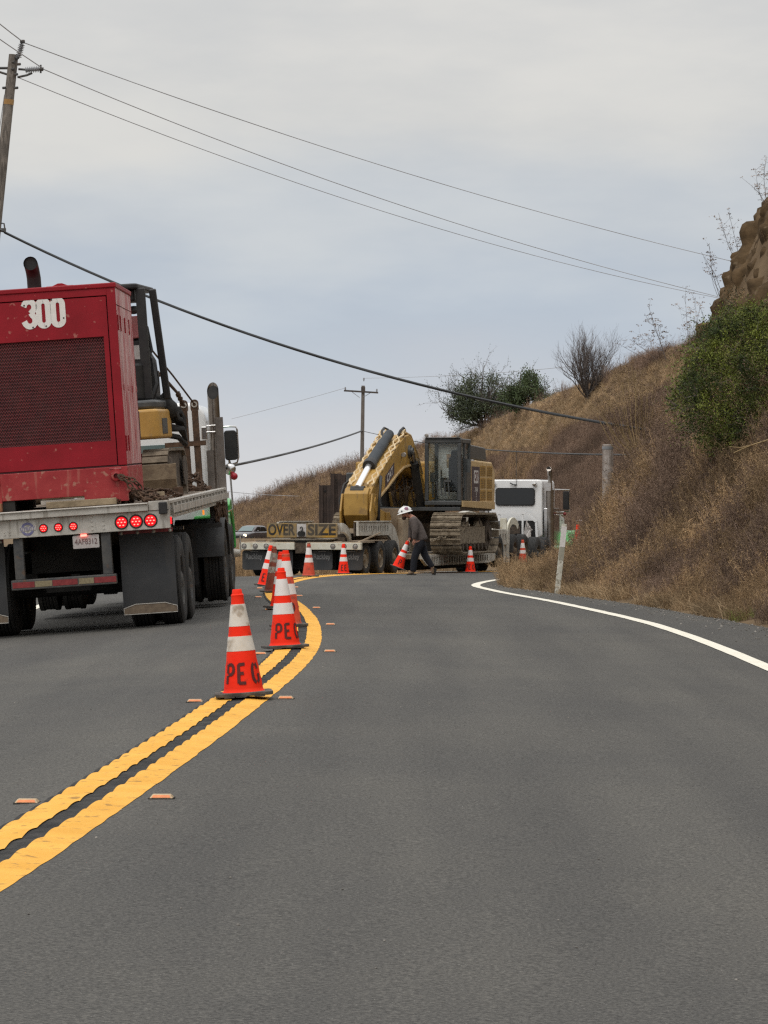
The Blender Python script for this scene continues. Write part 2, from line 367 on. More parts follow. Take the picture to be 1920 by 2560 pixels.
# ------------------------------------------------------------------ mesh builder
class MB:
    def __init__(s, off=(0, 0, 0)):
        s.v, s.f, s.off = [], [], Vector(off)
    def add(s, vs, fs):
        n = len(s.v)
        s.v += [tuple(v) for v in vs]
        s.f += [tuple(i + n for i in f) for f in fs]
        return s
    def box(s, c, sz, rot=(0, 0, 0)):
        e = Euler([R(a) for a in rot]).to_matrix()
        c = Vector(c)
        vs = [c + e @ Vector((sx * sz[0] / 2, sy * sz[1] / 2, sz_ * sz[2] / 2)) for sz_ in (-1, 1) for sy in (-1, 1) for sx in (-1, 1)]
        return s.add(vs, [(0, 2, 3, 1), (4, 5, 7, 6), (0, 1, 5, 4), (2, 6, 7, 3), (0, 4, 6, 2), (1, 3, 7, 5)])
    def bx(s, x0, x1, y0, y1, z0, z1):
        return s.box(((x0 + x1) / 2, (y0 + y1) / 2, (z0 + z1) / 2), (abs(x1 - x0), abs(y1 - y0), abs(z1 - z0)))
    def beam(s, p0, p1, w, h):
        p0, p1 = Vector(p0), Vector(p1)
        d = (p1 - p0).normalized()
        up = Vector((0, 0, 1)) if abs(d.z) < 0.95 else Vector((0, 1, 0))
        a = d.cross(up).normalized() * w / 2
        b = a.cross(d).normalized() * h / 2
        vs = [p + i * a + j * b for p in (p0, p1) for i, j in ((-1, -1), (1, -1), (1, 1), (-1, 1))]
        return s.add(vs, [(0, 1, 2, 3), (7, 6, 5, 4), (0, 4, 5, 1), (1, 5, 6, 2), (2, 6, 7, 3), (3, 7, 4, 0)])
    def tube(s, pts, r, n=8, cap=True):
        pts = [Vector(p) for p in pts]
        k = len(pts)
        rs = r if isinstance(r, (list, tuple)) else [r] * k
        base = len(s.v)
        prev = None
        for i, p in enumerate(pts):
            d = (pts[min(i + 1, k - 1)] - pts[max(i - 1, 0)])
            d = d.normalized() if d.length > 1e-9 else Vector((0, 0, 1))
            if prev is None:
                a = d.orthogonal().normalized()
            else:
                a = prev - d * prev.dot(d)
                a = a.normalized() if a.length > 1e-6 else d.orthogonal().normalized()
            prev = a
            b = d.cross(a)
            for j in range(n):
                t = 2 * PI * j / n
                s.v.append(tuple(p + (a * math.cos(t) + b * math.sin(t)) * rs[i]))
        for i in range(k - 1):
            for j in range(n):
                q = base + i * n
                s.f.append((q + j, q + (j + 1) % n, q + n + (j + 1) % n, q + n + j))
        if cap:
            s.f.append(tuple(base + j for j in reversed(range(n))))
            s.f.append(tuple(base + (k - 1) * n + j for j in range(n)))
        return s
    def cyl(s, p0, p1, r0, r1=None, n=16):
        return s.tube([p0, p1], [r0, r0 if r1 is None else r1], n)
    def prism(s, poly, axis, a, b):
        """poly in the other two axes (x->(y,z), y->(x,z), z->(x,y)); simple polygon"""
        def P(p, t):
            return {'x': (t, p[0], p[1]), 'y': (p[0], t, p[1]), 'z': (p[0], p[1], t)}[axis]
        n = len(poly)
        vs = [P(p, a) for p in poly] + [P(p, b) for p in poly]
        fs = [tuple(range(n - 1, -1, -1)), tuple(range(n, 2 * n))] + [(i, (i + 1) % n, n + (i + 1) % n, n + i) for i in range(n)]
        return s.add(vs, fs)
    def lathe(s, prof, n=24, c=(0, 0, 0), axis='Z', close=False):
        base = len(s.v)
        for r, h in prof:
            for j in range(n):
                t = 2 * PI * j / n
                u, w = r * math.cos(t), r * math.sin(t)
                p = {'Z': (u, w, h), 'X': (h, u, w), 'Y': (w, h, u)}[axis]
                s.v.append((c[0] + p[0], c[1] + p[1], c[2] + p[2]))
        k = len(prof)
        for i in range(k - 1):
            for j in range(n):
                q = base + i * n
                s.f.append((q + j, q + (j + 1) % n, q + n + (j + 1) % n, q + n + j))
        if close:
            s.f.append(tuple(base + j for j in reversed(range(n))))
            s.f.append(tuple(base + (k - 1) * n + j for j in range(n)))
        return s
    def ball(s, c, r, n=12, m=8, sc=(1, 1, 1)):
        base = len(s.v)
        for i in range(m + 1):
            a = PI * i / m
            for j in range(n):
                t = 2 * PI * j / n
                s.v.append((c[0] + r * sc[0] * math.sin(a) * math.cos(t), c[1] + r * sc[1] * math.sin(a) * math.sin(t), c[2] - r * sc[2] * math.cos(a)))
        for i in range(m):
            for j in range(n):
                q = base + i * n
                s.f.append((q + j, q + (j + 1) % n, q + n + (j + 1) % n, q + n + j))
        return s
    def build(s, name, m, parent=None, smooth=None, bevel=0.0, seg=2):
        me = bpy.data.meshes.new(name)
        o = Vector(s.off)
        me.from_pydata([tuple(Vector(v) - o) for v in s.v], [], s.f)
        me.materials.append(m)
        bm = bmesh.new()
        bm.from_mesh(me)
        bmesh.ops.recalc_face_normals(bm, faces=bm.faces)
        bm.to_mesh(me)
        bm.free()
        if smooth:
            me.polygons.foreach_set('use_smooth', [True] * len(me.polygons))
            me.set_sharp_from_angle(angle=R(smooth))
        ob = bpy.data.objects.new(name, me)
        COL.objects.link(ob)
        if parent:
            ob.parent = parent
        if bevel:
            b = ob.modifiers.new('bevel', 'BEVEL')
            b.width = bevel
            b.segments = seg
            b.limit_method = 'ANGLE'
            b.angle_limit = R(40)
        return ob

def raw(name, verts, faces, m, parent=None, smooth=False):
    me = bpy.data.meshes.new(name)
    verts = np.asarray(verts, dtype=np.float32)
    if isinstance(faces, np.ndarray):
        nv, k = len(verts), faces.shape[1]
        me.vertices.add(nv)
        me.vertices.foreach_set('co', verts.ravel())
        me.loops.add(faces.size)
        me.loops.foreach_set('vertex_index', faces.ravel().astype(np.int32))
        me.polygons.add(len(faces))
        me.polygons.foreach_set('loop_start', np.arange(0, faces.size, k, dtype=np.int32))
        me.polygons.foreach_set('loop_total', np.full(len(faces), k, dtype=np.int32))
        me.update(calc_edges=True)
        me.validate()
    else:
        me.from_pydata([tuple(v) for v in verts], [], faces)
    me.materials.append(m)
    if smooth:
        me.polygons.foreach_set('use_smooth', [True] * len(me.polygons))
    ob = bpy.data.objects.new(name, me)
    COL.objects.link(ob)
    if parent:
        ob.parent = parent
    return ob

def tag(o, label=None, cat=None, group=None, kind=None):
    if label: o['label'] = label
    if cat: o['category'] = cat
    if group: o['group'] = group
    if kind: o['kind'] = kind
    return o

def thing(name, label, cat, loc=(0, 0, 0), rot=(0, 0, 0), group=None):
    o = bpy.data.objects.new(name, None)
    o.empty_display_size = 0.2
    COL.objects.link(o)
    o.location = loc
    o.rotation_euler = [R(a) for a in rot]
    return tag(o, label, cat, group)

def kids(o):
    return [c for c in bpy.data.objects if c.parent == o]

def dup(root, loc, rot=(0, 0, 0), label=None, scale=None):
    r = root.copy()
    COL.objects.link(r)
    r.location = loc
    r.rotation_euler = [R(a) for a in rot]
    if scale: r.scale = scale
    if label: r['label'] = label
    for ch in kids(root):
        c = ch.copy()
        COL.objects.link(c)
        c.parent = r
        for g in kids(ch):
            d = g.copy()
            COL.objects.link(d)
            d.parent = c
    return r

def text_mesh(body, size, width=None, bold=0.0):
    """flat lettering: (verts 2d, faces), centred; width squeezes it"""
    cu = bpy.data.curves.new('lettering', 'FONT')
    cu.body = body
    cu.size = size
    cu.offset = bold
    cu.resolution_u = 4
    cu.align_x = 'CENTER'
    cu.align_y = 'CENTER'
    ob = bpy.data.objects.new('lettering', cu)
    COL.objects.link(ob)
    bpy.context.view_layer.update()
    dg = bpy.context.evaluated_depsgraph_get()
    me = bpy.data.meshes.new_from_object(ob.evaluated_get(dg))
    bpy.data.objects.remove(ob)
    bpy.data.curves.remove(cu)
    vs = [(v.co.x, v.co.y) for v in me.vertices]
    fs = [tuple(p.vertices) for p in me.polygons]
    bpy.data.meshes.remove(me)
    if width and vs:
        xs = [v[0] for v in vs]
        w = max(xs) - min(xs)
        c = (max(xs) + min(xs)) / 2
        vs = [((v[0] - c) * width / w, v[1]) for v in vs]
    return vs, fs

def lettering(name, body, size, m, parent, mapf, width=None, bold=0.0):
    vs, fs = text_mesh(body, size, width, bold)
    me = bpy.data.meshes.new(name)
    bm = bmesh.new()
    bvs = [bm.verts.new((v[0], v[1], 0)) for v in vs]
    for f in fs:
        try: bm.faces.new([bvs[i] for i in f])
        except ValueError: pass
    if vs:
        lo, hi = min(v[0] for v in vs), max(v[0] for v in vs)
        k = max(2, int((hi - lo) / (size * 0.2)))
        for i in range(1, k):
            x = lo + (hi - lo) * i / k
            bmesh.ops.bisect_plane(bm, geom=bm.verts[:] + bm.edges[:] + bm.faces[:], plane_co=(x, 0, 0), plane_no=(1, 0, 0))
    for v in bm.verts:
        v.co = Vector(mapf(v.co.x, v.co.y))
    bm.to_mesh(me)
    bm.free()
    me.materials.append(m)
    ob = bpy.data.objects.new(name, me)
    COL.objects.link(ob)
    if parent: ob.parent = parent
    return ob

def stroke(mb, pts, w, th, mapf, closed=False):
    """a flat ribbon of width w along 2d pts, extruded by th, mapped by mapf(x, z, h)"""
    pts = [Vector((p[0], p[1])) for p in pts]
    n = len(pts)
    rows = []
    for i, p in enumerate(pts):
        a = pts[(i - 1) % n] if (closed or i > 0) else p
        b = pts[(i + 1) % n] if (closed or i < n - 1) else p
        d = (b - a).normalized()
        nn = Vector((-d.y, d.x)) * w / 2
        rows.append((p + nn, p - nn))
    base = len(mb.v)
    for l, r in rows:
        for q, h in ((l, 0), (r, 0), (r, th), (l, th)):
            mb.v.append(tuple(mapf(q.x, q.y, h)))
    rng_ = range(n) if closed else range(n - 1)
    for i in rng_:
        a, b = base + 4 * i, base + 4 * ((i + 1) % n)
        for j in range(4):
            mb.f.append((a + j, a + (j + 1) % 4, b + (j + 1) % 4, b + j))
    if not closed:
        mb.f.append((base, base + 1, base + 2, base + 3))
        q = base + 4 * (n - 1)
        mb.f.append((q + 3, q + 2, q + 1, q))

def arc(cx, cy, rx, ry, a0, a1, n=8):
    return [(cx + rx * math.cos(R(a0 + (a1 - a0) * i / n)), cy + ry * math.sin(R(a0 + (a1 - a0) * i / n))) for i in range(n + 1)]

def rrect(x0, x1, y0, y1, r, n=4):
    return (arc(x1 - r, y1 - r, r, r, 0, 90, n) + arc(x0 + r, y1 - r, r, r, 90, 180, n)
            + arc(x0 + r, y0 + r, r, r, 180, 270, n) + arc(x1 - r, y0 + r, r, r, 270, 360, n))

def P(X, Y, D):
    """where a sight line of the photograph (measured on a 1659 x 2212 copy) stands D metres ahead"""
    return Vector(((X - 829.5) / 8000 * D, D, EYE + (1106 - Y) / 8000 * D))

def interp(pts):
    xs = np.array([p[0] for p in pts], float)
    ys = np.array([p[1] for p in pts], float)
    # smooth monotone-ish cubic (Catmull-Rom on a fine table)
    t = np.linspace(xs[0], xs[-1], 600)
    m = np.gradient(ys, xs)
    i = np.clip(np.searchsorted(xs, t, 'right') - 1, 0, len(xs) - 2)
    h = xs[i + 1] - xs[i]
    s = (t - xs[i]) / h
    y = (2 * s**3 - 3 * s**2 + 1) * ys[i] + (s**3 - 2 * s**2 + s) * h * m[i] + (-2 * s**3 + 3 * s**2) * ys[i + 1] + (s**3 - s**2) * h * m[i + 1]
    return lambda q: np.interp(q, t, y)
def lin(pts):
    xs = [p[0] for p in pts]; ys = [p[1] for p in pts]
    return lambda q: np.interp(q, xs, ys)
def sstep(a, b, x):
    t = np.clip((np.asarray(x, float) - a) / (b - a), 0, 1)
    return t * t * (3 - 2 * t)
# ------------------------------------------------------------------ road and ground
xc = interp([(-30, -3.6), (0, -2.15), (9, -1.72), (13.4, -1.45), (16.5, -1.29), (24.5, -0.95), (32, -0.77), (39, -0.86), (46.6, -1.15),
             (54, -1.53), (62, -1.78), (70, -1.82), (77.8, -1.5), (86, -0.75), (92, 0.4), (98, 2.0), (105, 4.0), (115, 7.5), (130, 14.5)])
zc = interp([(-30, -1.36), (0, -1.33), (9, -1.31), (24.5, -1.235), (32.6, -1.21), (40, -1.2), (46.6, -1.21), (56.6, -1.24), (63, -1.27),
             (70, -1.32), (77.8, -1.37), (86, -1.455), (95, -1.56), (105, -1.66), (130, -1.8)])
xe = interp([(-30, 1.2), (0, 2.6), (10, 3.0), (20, 3.25), (32, 3.32), (42, 3.05), (52, 2.42), (61, 1.82), (67, 1.66), (74, 2.08), (80, 2.8),
             (86, 3.8), (92, 4.9), (98, 6.2), (105, 8.1), (115, 11.4), (130, 18.2)])
shw = lin([(-30, 1.3), (41, 1.25), (52, 1.0), (60, 0.8), (66, 0.5), (74, 0.45), (130, 0.5)])
slL = lin([(-30, 0.075), (50, 0.075), (66, 0.05), (82, 0.02), (130, 0.02)])
slR = lin([(-30, 0.045), (32, 0.04), (42, 0.022), (52, 0.014), (130, 0.012)])

def RZ(x, y):
    u = np.asarray(x, float) - xc(y)
    k = 0.25
    a = (np.sqrt((u - k)**2 + 0.16) - 0.40)
    left = -slL(y) * np.maximum(a, -0.4)
    right = -slR(y) * np.maximum(a, -0.4)
    w = sstep(-0.2, 0.7, u)
    return EYE + zc(y) + left * (1 - w) + right * w

def xs_(y):
    return xe(y) + shw(y)

def bank(u, y=60.0):
    """height of the cut slope above the road edge, u metres behind the edge"""
    u = np.asarray(u, float)
    s = 0.95 * sstep(65, 72, y)
    u = np.where(u < 3, np.maximum(0, u - s) * 3 / (3 - s), u)
    h = np.where(u < 0.3, 0.10 * u, 0.03 + 0.38 * (u - 0.3))
    h = np.where(u > 1.2, 0.372 + 1.31 * (u - 1.2), h)
    h = np.where(u > 3.0, 2.73 + 2.15 * (u - 3.0), h)
    h = np.where(u > 5.4, 7.89 + 0.35 * (u - 5.4), h)
    return np.minimum(h, 13.0)

base_z = lin([(-30, -1.6), (60, -1.6), (100, -1.75), (245, -1.75), (275, -2.35), (320, -2.6), (420, -2.6)])

def TZ(x, y):
    x = np.asarray(x, float); y = np.asarray(y, float)
    u = x - xc(y)
    r = RZ(np.clip(x, xc(y) - 5.0, xs_(y)), y)
    far = EYE + base_z(y)
    l = sstep(5.0, 9.5, -u)
    z = (r - 0.07) * (1 - l) + far * l
    u2 = x - xs_(y)
    fade = 1 - sstep(104, 124, y)
    nz = 0.16 * np.sin(x * 1.7 + y * 0.6) + 0.12 * np.sin(x * 0.9 - y * 1.3 + 1.0)
    z = np.where(u2 > 0, z + 0.05 + (bank(u2, y) + nz * np.clip(u2 - 0.4, 0, 1.5) * 0.6) * fade, z)
    # beyond the bend the road sheet ends: settle to the plain
    e = sstep(112, 128, y)
    return np.where(y > 112, z * (1 - e) + (far + 0.0 * x) * e, z)

def grid(name, xsl, ysl, zf, m):
    X, Y = np.meshgrid(xsl, ysl)
    Z = zf(X, Y)
    v = np.stack([X.ravel(), Y.ravel(), Z.ravel()], 1)
    nx, ny = len(xsl), len(ysl)
    i = np.arange(nx * ny).reshape(ny, nx)
    f = np.stack([i[:-1, :-1].ravel(), i[:-1, 1:].ravel(), i[1:, 1:].ravel(), i[1:, :-1].ravel()], 1)
    return raw(name, v, f, m, smooth=True)

ysl = np.concatenate([np.arange(-25, 36, 2.0), np.arange(36, 112, 0.4), np.arange(112, 200, 3.0), np.arange(200, 425, 9.0)])
xsl = np.concatenate([np.arange(-160, -12, 8.0), np.arange(-12, 13, 0.22), np.arange(13, 161, 6.0)])
ground = grid('ground', xsl, ysl, TZ, M['soil'])
tag(ground, kind='structure')
far_ground = grid('far_ground', np.linspace(-2500, 2500, 21), np.array([-600, -25.1, 424, 900, 1600, 3000]),
                  lambda x, y: np.where((np.abs(x) < 260) & (y < 430), -3.0, -3.0) + 0 * x, M['hill'])
tag(far_ground, kind='structure')

# road sheet
ry = np.concatenate([np.arange(-25, 8, 1.5), np.arange(8, 128, 0.4)])
nu = 44
rv = []
for y in ry:
    a, b = float(xc(y)) - 5.2, float(xs_(y))
    b += 0.10 * mnoise.noise(Vector((0.0, y * 0.9, 3.0))) + 0.05 * mnoise.noise(Vector((0.0, y * 4.0, 9.0)))
    xsr = np.linspace(a, b, nu)
    zz = RZ(xsr, np.full(nu, y))
    rv += [(x, y, z) for x, z in zip(xsr, zz)]
ii = np.arange(len(ry) * nu).reshape(len(ry), nu)
rf = np.stack([ii[:-1, :-1].ravel(), ii[:-1, 1:].ravel(), ii[1:, 1:].ravel(), ii[1:, :-1].ravel()], 1)
road = raw('road', rv, rf, M['asphalt'], smooth=True)
tag(road, kind='structure')

def strip(name, offs, y0, y1, step, m, lift, ripple=0.0, center=None, solid=0.0, jag=0.0):
    """a painted strip along the road: offs = two offsets from the centre function"""
    center = center or xc
    ys = np.arange(y0, y1, step)
    v = []
    cols = 5
    for k, y in enumerate(ys):
        s = y
        for c in range(cols):
            j = jag * (mnoise.noise(Vector((c, y * 3.1, 1.7)))) if c in (0, cols - 1) else 0
            x = float(center(y)) + offs[0] + (offs[1] - offs[0]) * c / (cols - 1) + j
            z = float(RZ(x, y)) + 0.002 + ((lift - 0.002 + ripple * abs(math.sin(PI * s / 0.44 + 0.4 * x)) ** 0.8) * float(1 - sstep(0.04, 0.185, x - float(xc(y)))) if ripple else lift - 0.002)
            v.append((x, y, z))
    q = np.arange(len(ys) * cols).reshape(len(ys), cols)
    f = np.stack([q[:-1, :-1].ravel(), q[:-1, 1:].ravel(), q[1:, 1:].ravel(), q[1:, :-1].ravel()], 1)
    return tag(raw(name, v, f, m, smooth=True), kind='structure')

# rumbled centre strip carries the double yellow line
strip('centre_rumble_strip', (-0.215, 0.055), 6, 112, 0.05, M['asphalt_dark'], 0.002, 0.010)
strip('yellow_line', (-0.19, -0.045), 6, 112, 0.05, M['yellow_line'], 0.007, 0.011, jag=0.009)
strip('yellow_line', (0.045, 0.19), 6, 112, 0.05, M['yellow_line'], 0.007, 0.011, jag=0.009)
strip('edge_line', (-0.08, 0.08), -20, 112, 0.5, M['white_line'], 0.006, center=xe, jag=0.01)
strip('edge_line', (-3.78, -3.63), -20, 112, 0.5, M['white_line'], 0.006, jag=0.01)

# far hillside: a ridge line with a slope that faces the road
ridge = lin([(-900, 1135), (300, 1130), (420, 1124), (500, 1112), (560, 1092), (620, 1068), (700, 1036), (760, 1020), (830, 1000), (920, 962),
             (960, 951), (1040, 925), (1100, 897), (1200, 857), (1260, 834), (1340, 798), (1420, 770), (1480, 750), (1560, 712), (1700, 650), (2300, 420), (3400, 330)])
ridge_d = lin([(-900, 420), (500, 385), (760, 320), (950, 225), (1200, 165), (1500, 138), (1700, 132), (3400, 120)])
foot_d = lin([(-900, 360), (500, 318), (760, 245), (950, 160), (1200, 122), (1500, 112), (3400, 100)])
hpx = np.concatenate([np.arange(-900, 400, 50.0), np.arange(400, 1720, 6.0), np.arange(1720, 3400, 80.0)])
ht = np.concatenate([np.linspace(0, 1, 46), np.linspace(1.03, 2.2, 20)])
def hill_pt(px, t):
    a = (px - 829.5) / 8000
    dr, df = float(ridge_d(px)), float(foot_d(px))
    d = df + (dr - df) * t
    zr = (1106 - float(ridge(px))) / 8000 * dr + EYE
    zf = EYE + float(base_z(df)) - 0.4
    if t <= 1:
        s = t ** 0.85
        s = s * (1 - 0.12 * math.sin(PI * t))
        z = zf + (zr - zf) * s
    else:
        z = zr + (zr - zf) * (0.10 * (t - 1) - 0.35 * (t - 1) ** 2)
    x, y = a * d, d
    n = (mnoise.noise(Vector((x * 0.10, y * 0.05, 0.3))) * 0.9 + mnoise.noise(Vector((x * 0.33, y * 0.15, 2.0))) * 0.35) * min(1, d / 220)
    n *= math.sin(min(t, 1) * PI * 0.97) ** 0.7 if t < 1 else 0.05
    return x, y, z + n
hv = [hill_pt(px, t) for t in ht for px in hpx]
q = np.arange(len(ht) * len(hpx)).reshape(len(ht), len(hpx))
hf = np.stack([q[:-1, :-1].ravel(), q[:-1, 1:].ravel(), q[1:, 1:].ravel(), q[1:, :-1].ravel()], 1)
hill = raw('hillside', hv, hf, M['hill'], smooth=True)
tag(hill, kind='structure')

# rough face of the road cut
def cut_pt(y, s):
    u = 2.5 + s * 3.6
    x = float(xs_(y)) + u
    z = float(TZ(x, y)) - 0.06
    p = Vector((x, y, z))
    vd = mnoise.voronoi(p * 1.3)[0]; vd2 = mnoise.voronoi(p * 3.1 + Vector((5, 1, 2)))[0]
    n = 0.30 * min(0.6, vd[1] - vd[0]) + 0.13 * min(0.6, vd2[1] - vd2[0]) - 0.12 + mnoise.fractal(p * 0.75, 0.9, 2.1, 5) * 0.30 + mnoise.fractal(p * 2.2, 0.9, 2.0, 4) * 0.16 + mnoise.fractal(p * 6.0, 0.9, 2.0, 3) * 0.05
    e = math.sin(PI * min(max(s, 0), 1)) ** 0.5 if 0 < s < 1 else 0
    ey = float(sstep(56, 61, y) * (1 - sstep(84, 90, y)))
    return p + Vector((-0.9, -0.1, 0.35)) * n * (0.35 + 0.65 * e) * ey + Vector((-0.02, 0, 0.01))
cy = np.arange(54, 92, 0.12)
cs = np.linspace(0, 1, 110)
cv = [cut_pt(float(y), float(s)) for y in cy for s in cs]
q = np.arange(len(cy) * len(cs)).reshape(len(cy), len(cs))
cf = np.stack([q[:-1, :-1].ravel(), q[:-1, 1:].ravel(), q[1:, 1:].ravel(), q[1:, :-1].ravel()], 1)
rock = raw('rock_face', cv, cf, M['rockface'], smooth=True)
tag(rock, kind='structure')

# a thin crack across the left lane
cr = [P(183, 1431, 31.5), P(196, 1424, 32.1), P(204, 1422, 32.4), P(214, 1416, 33.0), P(226, 1411, 33.6)]
cv_, cf_ = [], []
for i, p in enumerate(cr):
    w = 0.006 + 0.004 * (i % 2)
    for s in (-w, w):
        cv_.append((p.x, p.y + s * 6, float(RZ(p.x, p.y + s * 6)) + 0.004))
cf_ = [(2 * i, 2 * i + 1, 2 * i + 3, 2 * i + 2) for i in range(len(cr) - 1)]
tag(raw('road_crack', cv_, cf_, M['black_matte']), kind='structure')
# ------------------------------------------------------------------ cones and road markers
HC = 0.71
def cone_r(z):
    return 0.133 + (0.030 - 0.133) * (z - 0.03) / (HC - 0.03)
def ring(z0, z1, d=0.0, n=28):
    m = MB()
    m.lathe([(cone_r(z0) + d - 0.004, z0), (cone_r(z0) + d, z0 + 0.001), (cone_r(z1) + d, z1 - 0.001), (cone_r(z1) + d - 0.004, z1)], n)
    return m
zt = lambda f: HC - f * (HC - 0.03)
def make_cone(label, loc, lean, body, band, letters=None, yaw=0, k=1.0, group='traffic cones along the lane closure', tip=None, marks=True):
    t = thing('traffic_cone', label, 'cone', loc, (0, lean, 0), group)
    t.rotation_euler = (Euler((0, R(lean), 0)).to_matrix() @ Euler((0, 0, R(yaw))).to_matrix()).to_euler()
    t.scale = (1, 1, k)
    b = MB()
    b.lathe([(cone_r(0.03) + 0.012, 0.028), (cone_r(0.045), 0.045)] + [(cone_r(z) + (0.0025 if i % 2 else 0), z) for i, z in enumerate(np.linspace(0.06, 0.655, 14))]
            + [(cone_r(0.66) + 0.004, 0.665), (cone_r(0.66) + 0.005, 0.672), (cone_r(0.68), 0.68), (0.0305, 0.707), (0.028, HC), (0.020, HC), (0.019, 0.64)], 28)
    b.build('cone_body', body, t, smooth=35)
    if tip:
        m = ring(zt(0.145), HC - 0.001, 0.002); m.build('cone_tip', tip, t, smooth=35)
    ring(zt(0.36), zt(0.145), 0.0035).build('reflective_band', band, t, smooth=35)
    ring(zt(0.60), zt(0.455), 0.0035).build('reflective_band', band, t, smooth=35)
    p = MB()
    s = 0.19
    pl = rrect(-s, s, -s, s, 0.05, 4)
    p.prism(pl, 'z', 0.008, 0.032)
    for a in (-1, 1):
        for c in (-1, 1):
            p.bx(a * 0.10 - 0.035, a * 0.10 + 0.035, c * 0.17 - 0.02, c * 0.17 + 0.02, 0.0, 0.010)
    p.build('cone_base', M['cone_base'], t, bevel=0.006)
    if letters:
        def mp(x, z):
            zz = 0.155 + z
            r = cone_r(zz) + 0.0045
            a = x / (cone_r(0.155) + 0.004)
            return (r * math.sin(a), -r * math.cos(a), zz)
        m = MB()
        w = 0.021
        for ch, x0 in letters:
            for pts in GLYPH[ch]:
                stroke(m, [(x0 + a * 0.052, (c - 0.5) * 0.125) for a, c in pts], w, 0.0012, lambda x, z, h: tuple(Vector(mp(x, z)) + Vector((math.sin(x / 0.12), -math.cos(x / 0.12), 0)) * h))
        m.build('stencil_letters', M['stencil'], t)
    return t
def seg(a, b, n=5):
    return [(a[0] + (b[0] - a[0]) * i / n, a[1] + (b[1] - a[1]) * i / n) for i in range(n + 1)]
GLYPH = {
    'P': [seg((0, 0), (0, 0.42)), seg((0, 0.54), (0, 1)), [(0.06, 0.98), (0.5, 1.0)] + arc(0.55, 0.74, 0.42, 0.26, 80, -80, 6) + [(0.12, 0.47)]],
    'E': [seg((0, 0), (0, 1), 6), seg((0, 0.98), (0.85, 1.0)), seg((0.08, 0.52), (0.65, 0.52)), seg((0, 0.02), (0.85, 0.0))],
    'G': [arc(0.45, 0.62, 0.45, 0.38, 100, 180, 5) + arc(0.45, 0.38, 0.45, 0.38, 180, 265, 5), arc(0.5, 0.66, 0.4, 0.34, 75, 10, 5),
          arc(0.52, 0.34, 0.42, 0.34, -75, 0, 5) + [(0.94, 0.46)]],
}
PEG = [('P', -0.115), ('E', -0.028), ('G', 0.068)]
def cone_at(X, Y, D, *a, **kw):
    p = P(X, Y, D)
    p.z = float(RZ(p.x, D)) + kw.pop('lift', 0.012)
    return make_cone(a[0], p, *a[1:], **kw)
cone_at(527, 1512, 24.5, 'nearest cone on the yellow line, with dirty white bands and black letters', -3.8, M['cone'], M['band_dirty'], PEG, 4, lift=0.02)
cone_at(616, 1404, 32.6, 'second nearest cone with clean white bands and black letters, right behind the nearest cone', -3.0, M['cone'], M['band'], [(c, x + 0.018) for c, x in PEG], 12, lift=0.02)
cone_at(624, 1345, 38.6, 'tall worn cone with a faded lower body, half hidden behind the second nearest cone', -2.5, M['cone_dirty'], M['band'], [('P', 0.01)], 8, k=1.13, tip=M['cone'])
cone_at(607, 1312, 46.6, 'clean bright cone almost hidden between the tall worn cone and the dark brown cone', 0.0, M['cone'], M['band'], None, 20)
cone_at(590, 1285, 56.6, 'dark brown weathered cone with grimy grey bands leaning slightly to the right', 1.5, M['cone_dark'], M['band_dark'], None, 10)
cone_at(573, 1263, 63.0, 'bright cone tilting strongly right, behind the dark brown weathered cone', 8.0, M['cone'], M['band'], [('E', -0.07), ('P', 0.02)], 0)
cone_at(667, 1246, 77.8, 'cone with brownish red tip and dull lower body in front of the mudflaps', 0.0, M['cone_dirty'], M['band'], None, 15, tip=M['cone_dark'])
cone_at(742, 1243, 86.0, 'upright bright cone in front of the rightmost mudflap of the low trailer', 0.0, M['cone'], M['band'], [('E', -0.06), ('E', 0.02)], 5)
cone_at(1016, 1239, 95.0, 'upright bright cone standing alone in front of the excavator track', 0.0, M['cone'], M['band'], PEG, -6, k=0.95)
p = P(1129, 1234, 104); p.z = float(RZ(p.x, 104)) + 0.2
make_cone('dusty orange cone seen through the dry weeds below the white truck cab', p, 0, M['cone_dirty'], M['band'], None, 5, k=0.95)
p = P(1248, 1158, 100)
# its stand on the far side of the bank is hidden by the weeds
distant_cone_spot = p

# carried cone: built with the worker below
# raised pavement markers in pairs beside the double line
def make_marker(loc, yaw, label):
    t = thing('road_marker', label, 'road marker', loc, (0, 0, yaw), 'raised reflective markers beside the yellow lines')
    m = MB()
    w, l, h = 0.052, 0.05, 0.015
    vs = [(-w, -l, 0), (w, -l, 0), (w, l, 0), (-w, l, 0), (-w * 0.78, -l * 0.45, h), (w * 0.78, -l * 0.45, h), (w * 0.78, l * 0.45, h), (-w * 0.78, l * 0.45, h)]
    m.add(vs, [(3, 2, 1, 0), (4, 5, 6, 7), (0, 1, 5, 4), (1, 2, 6, 5), (2, 3, 7, 6), (3, 0, 4, 7)])
    m.build('marker_body', M['marker_body'], t, bevel=0.002)
    m = MB()
    a, b = 0.12, 0.80
    def q(x, f): return (x, -l + (l * 0.55) * f - 0.0015, h * f + 0.0012)
    m.add([q(-w * 0.82, a), q(w * 0.82, a), q(w * 0.68, b), q(-w * 0.68, b)], [(0, 1, 2, 3)])
    m.build('reflector', M['marker_amber'], t)
    # bed of bitumen under the marker
    m = MB()
    m.prism(rrect(-0.058, 0.058, -0.054, 0.054, 0.015, 3), 'z', -0.012, 0.0008)
    m.build('bitumen_pad', M['asphalt_dark'], t)
    return t
mk = [(16.5, 'first'), (24.5, 'second'), (32.1, 'third'), (39.4, 'fourth'), (46.6, 'fifth'), (54.2, 'sixth'), (62.0, 'seventh')]
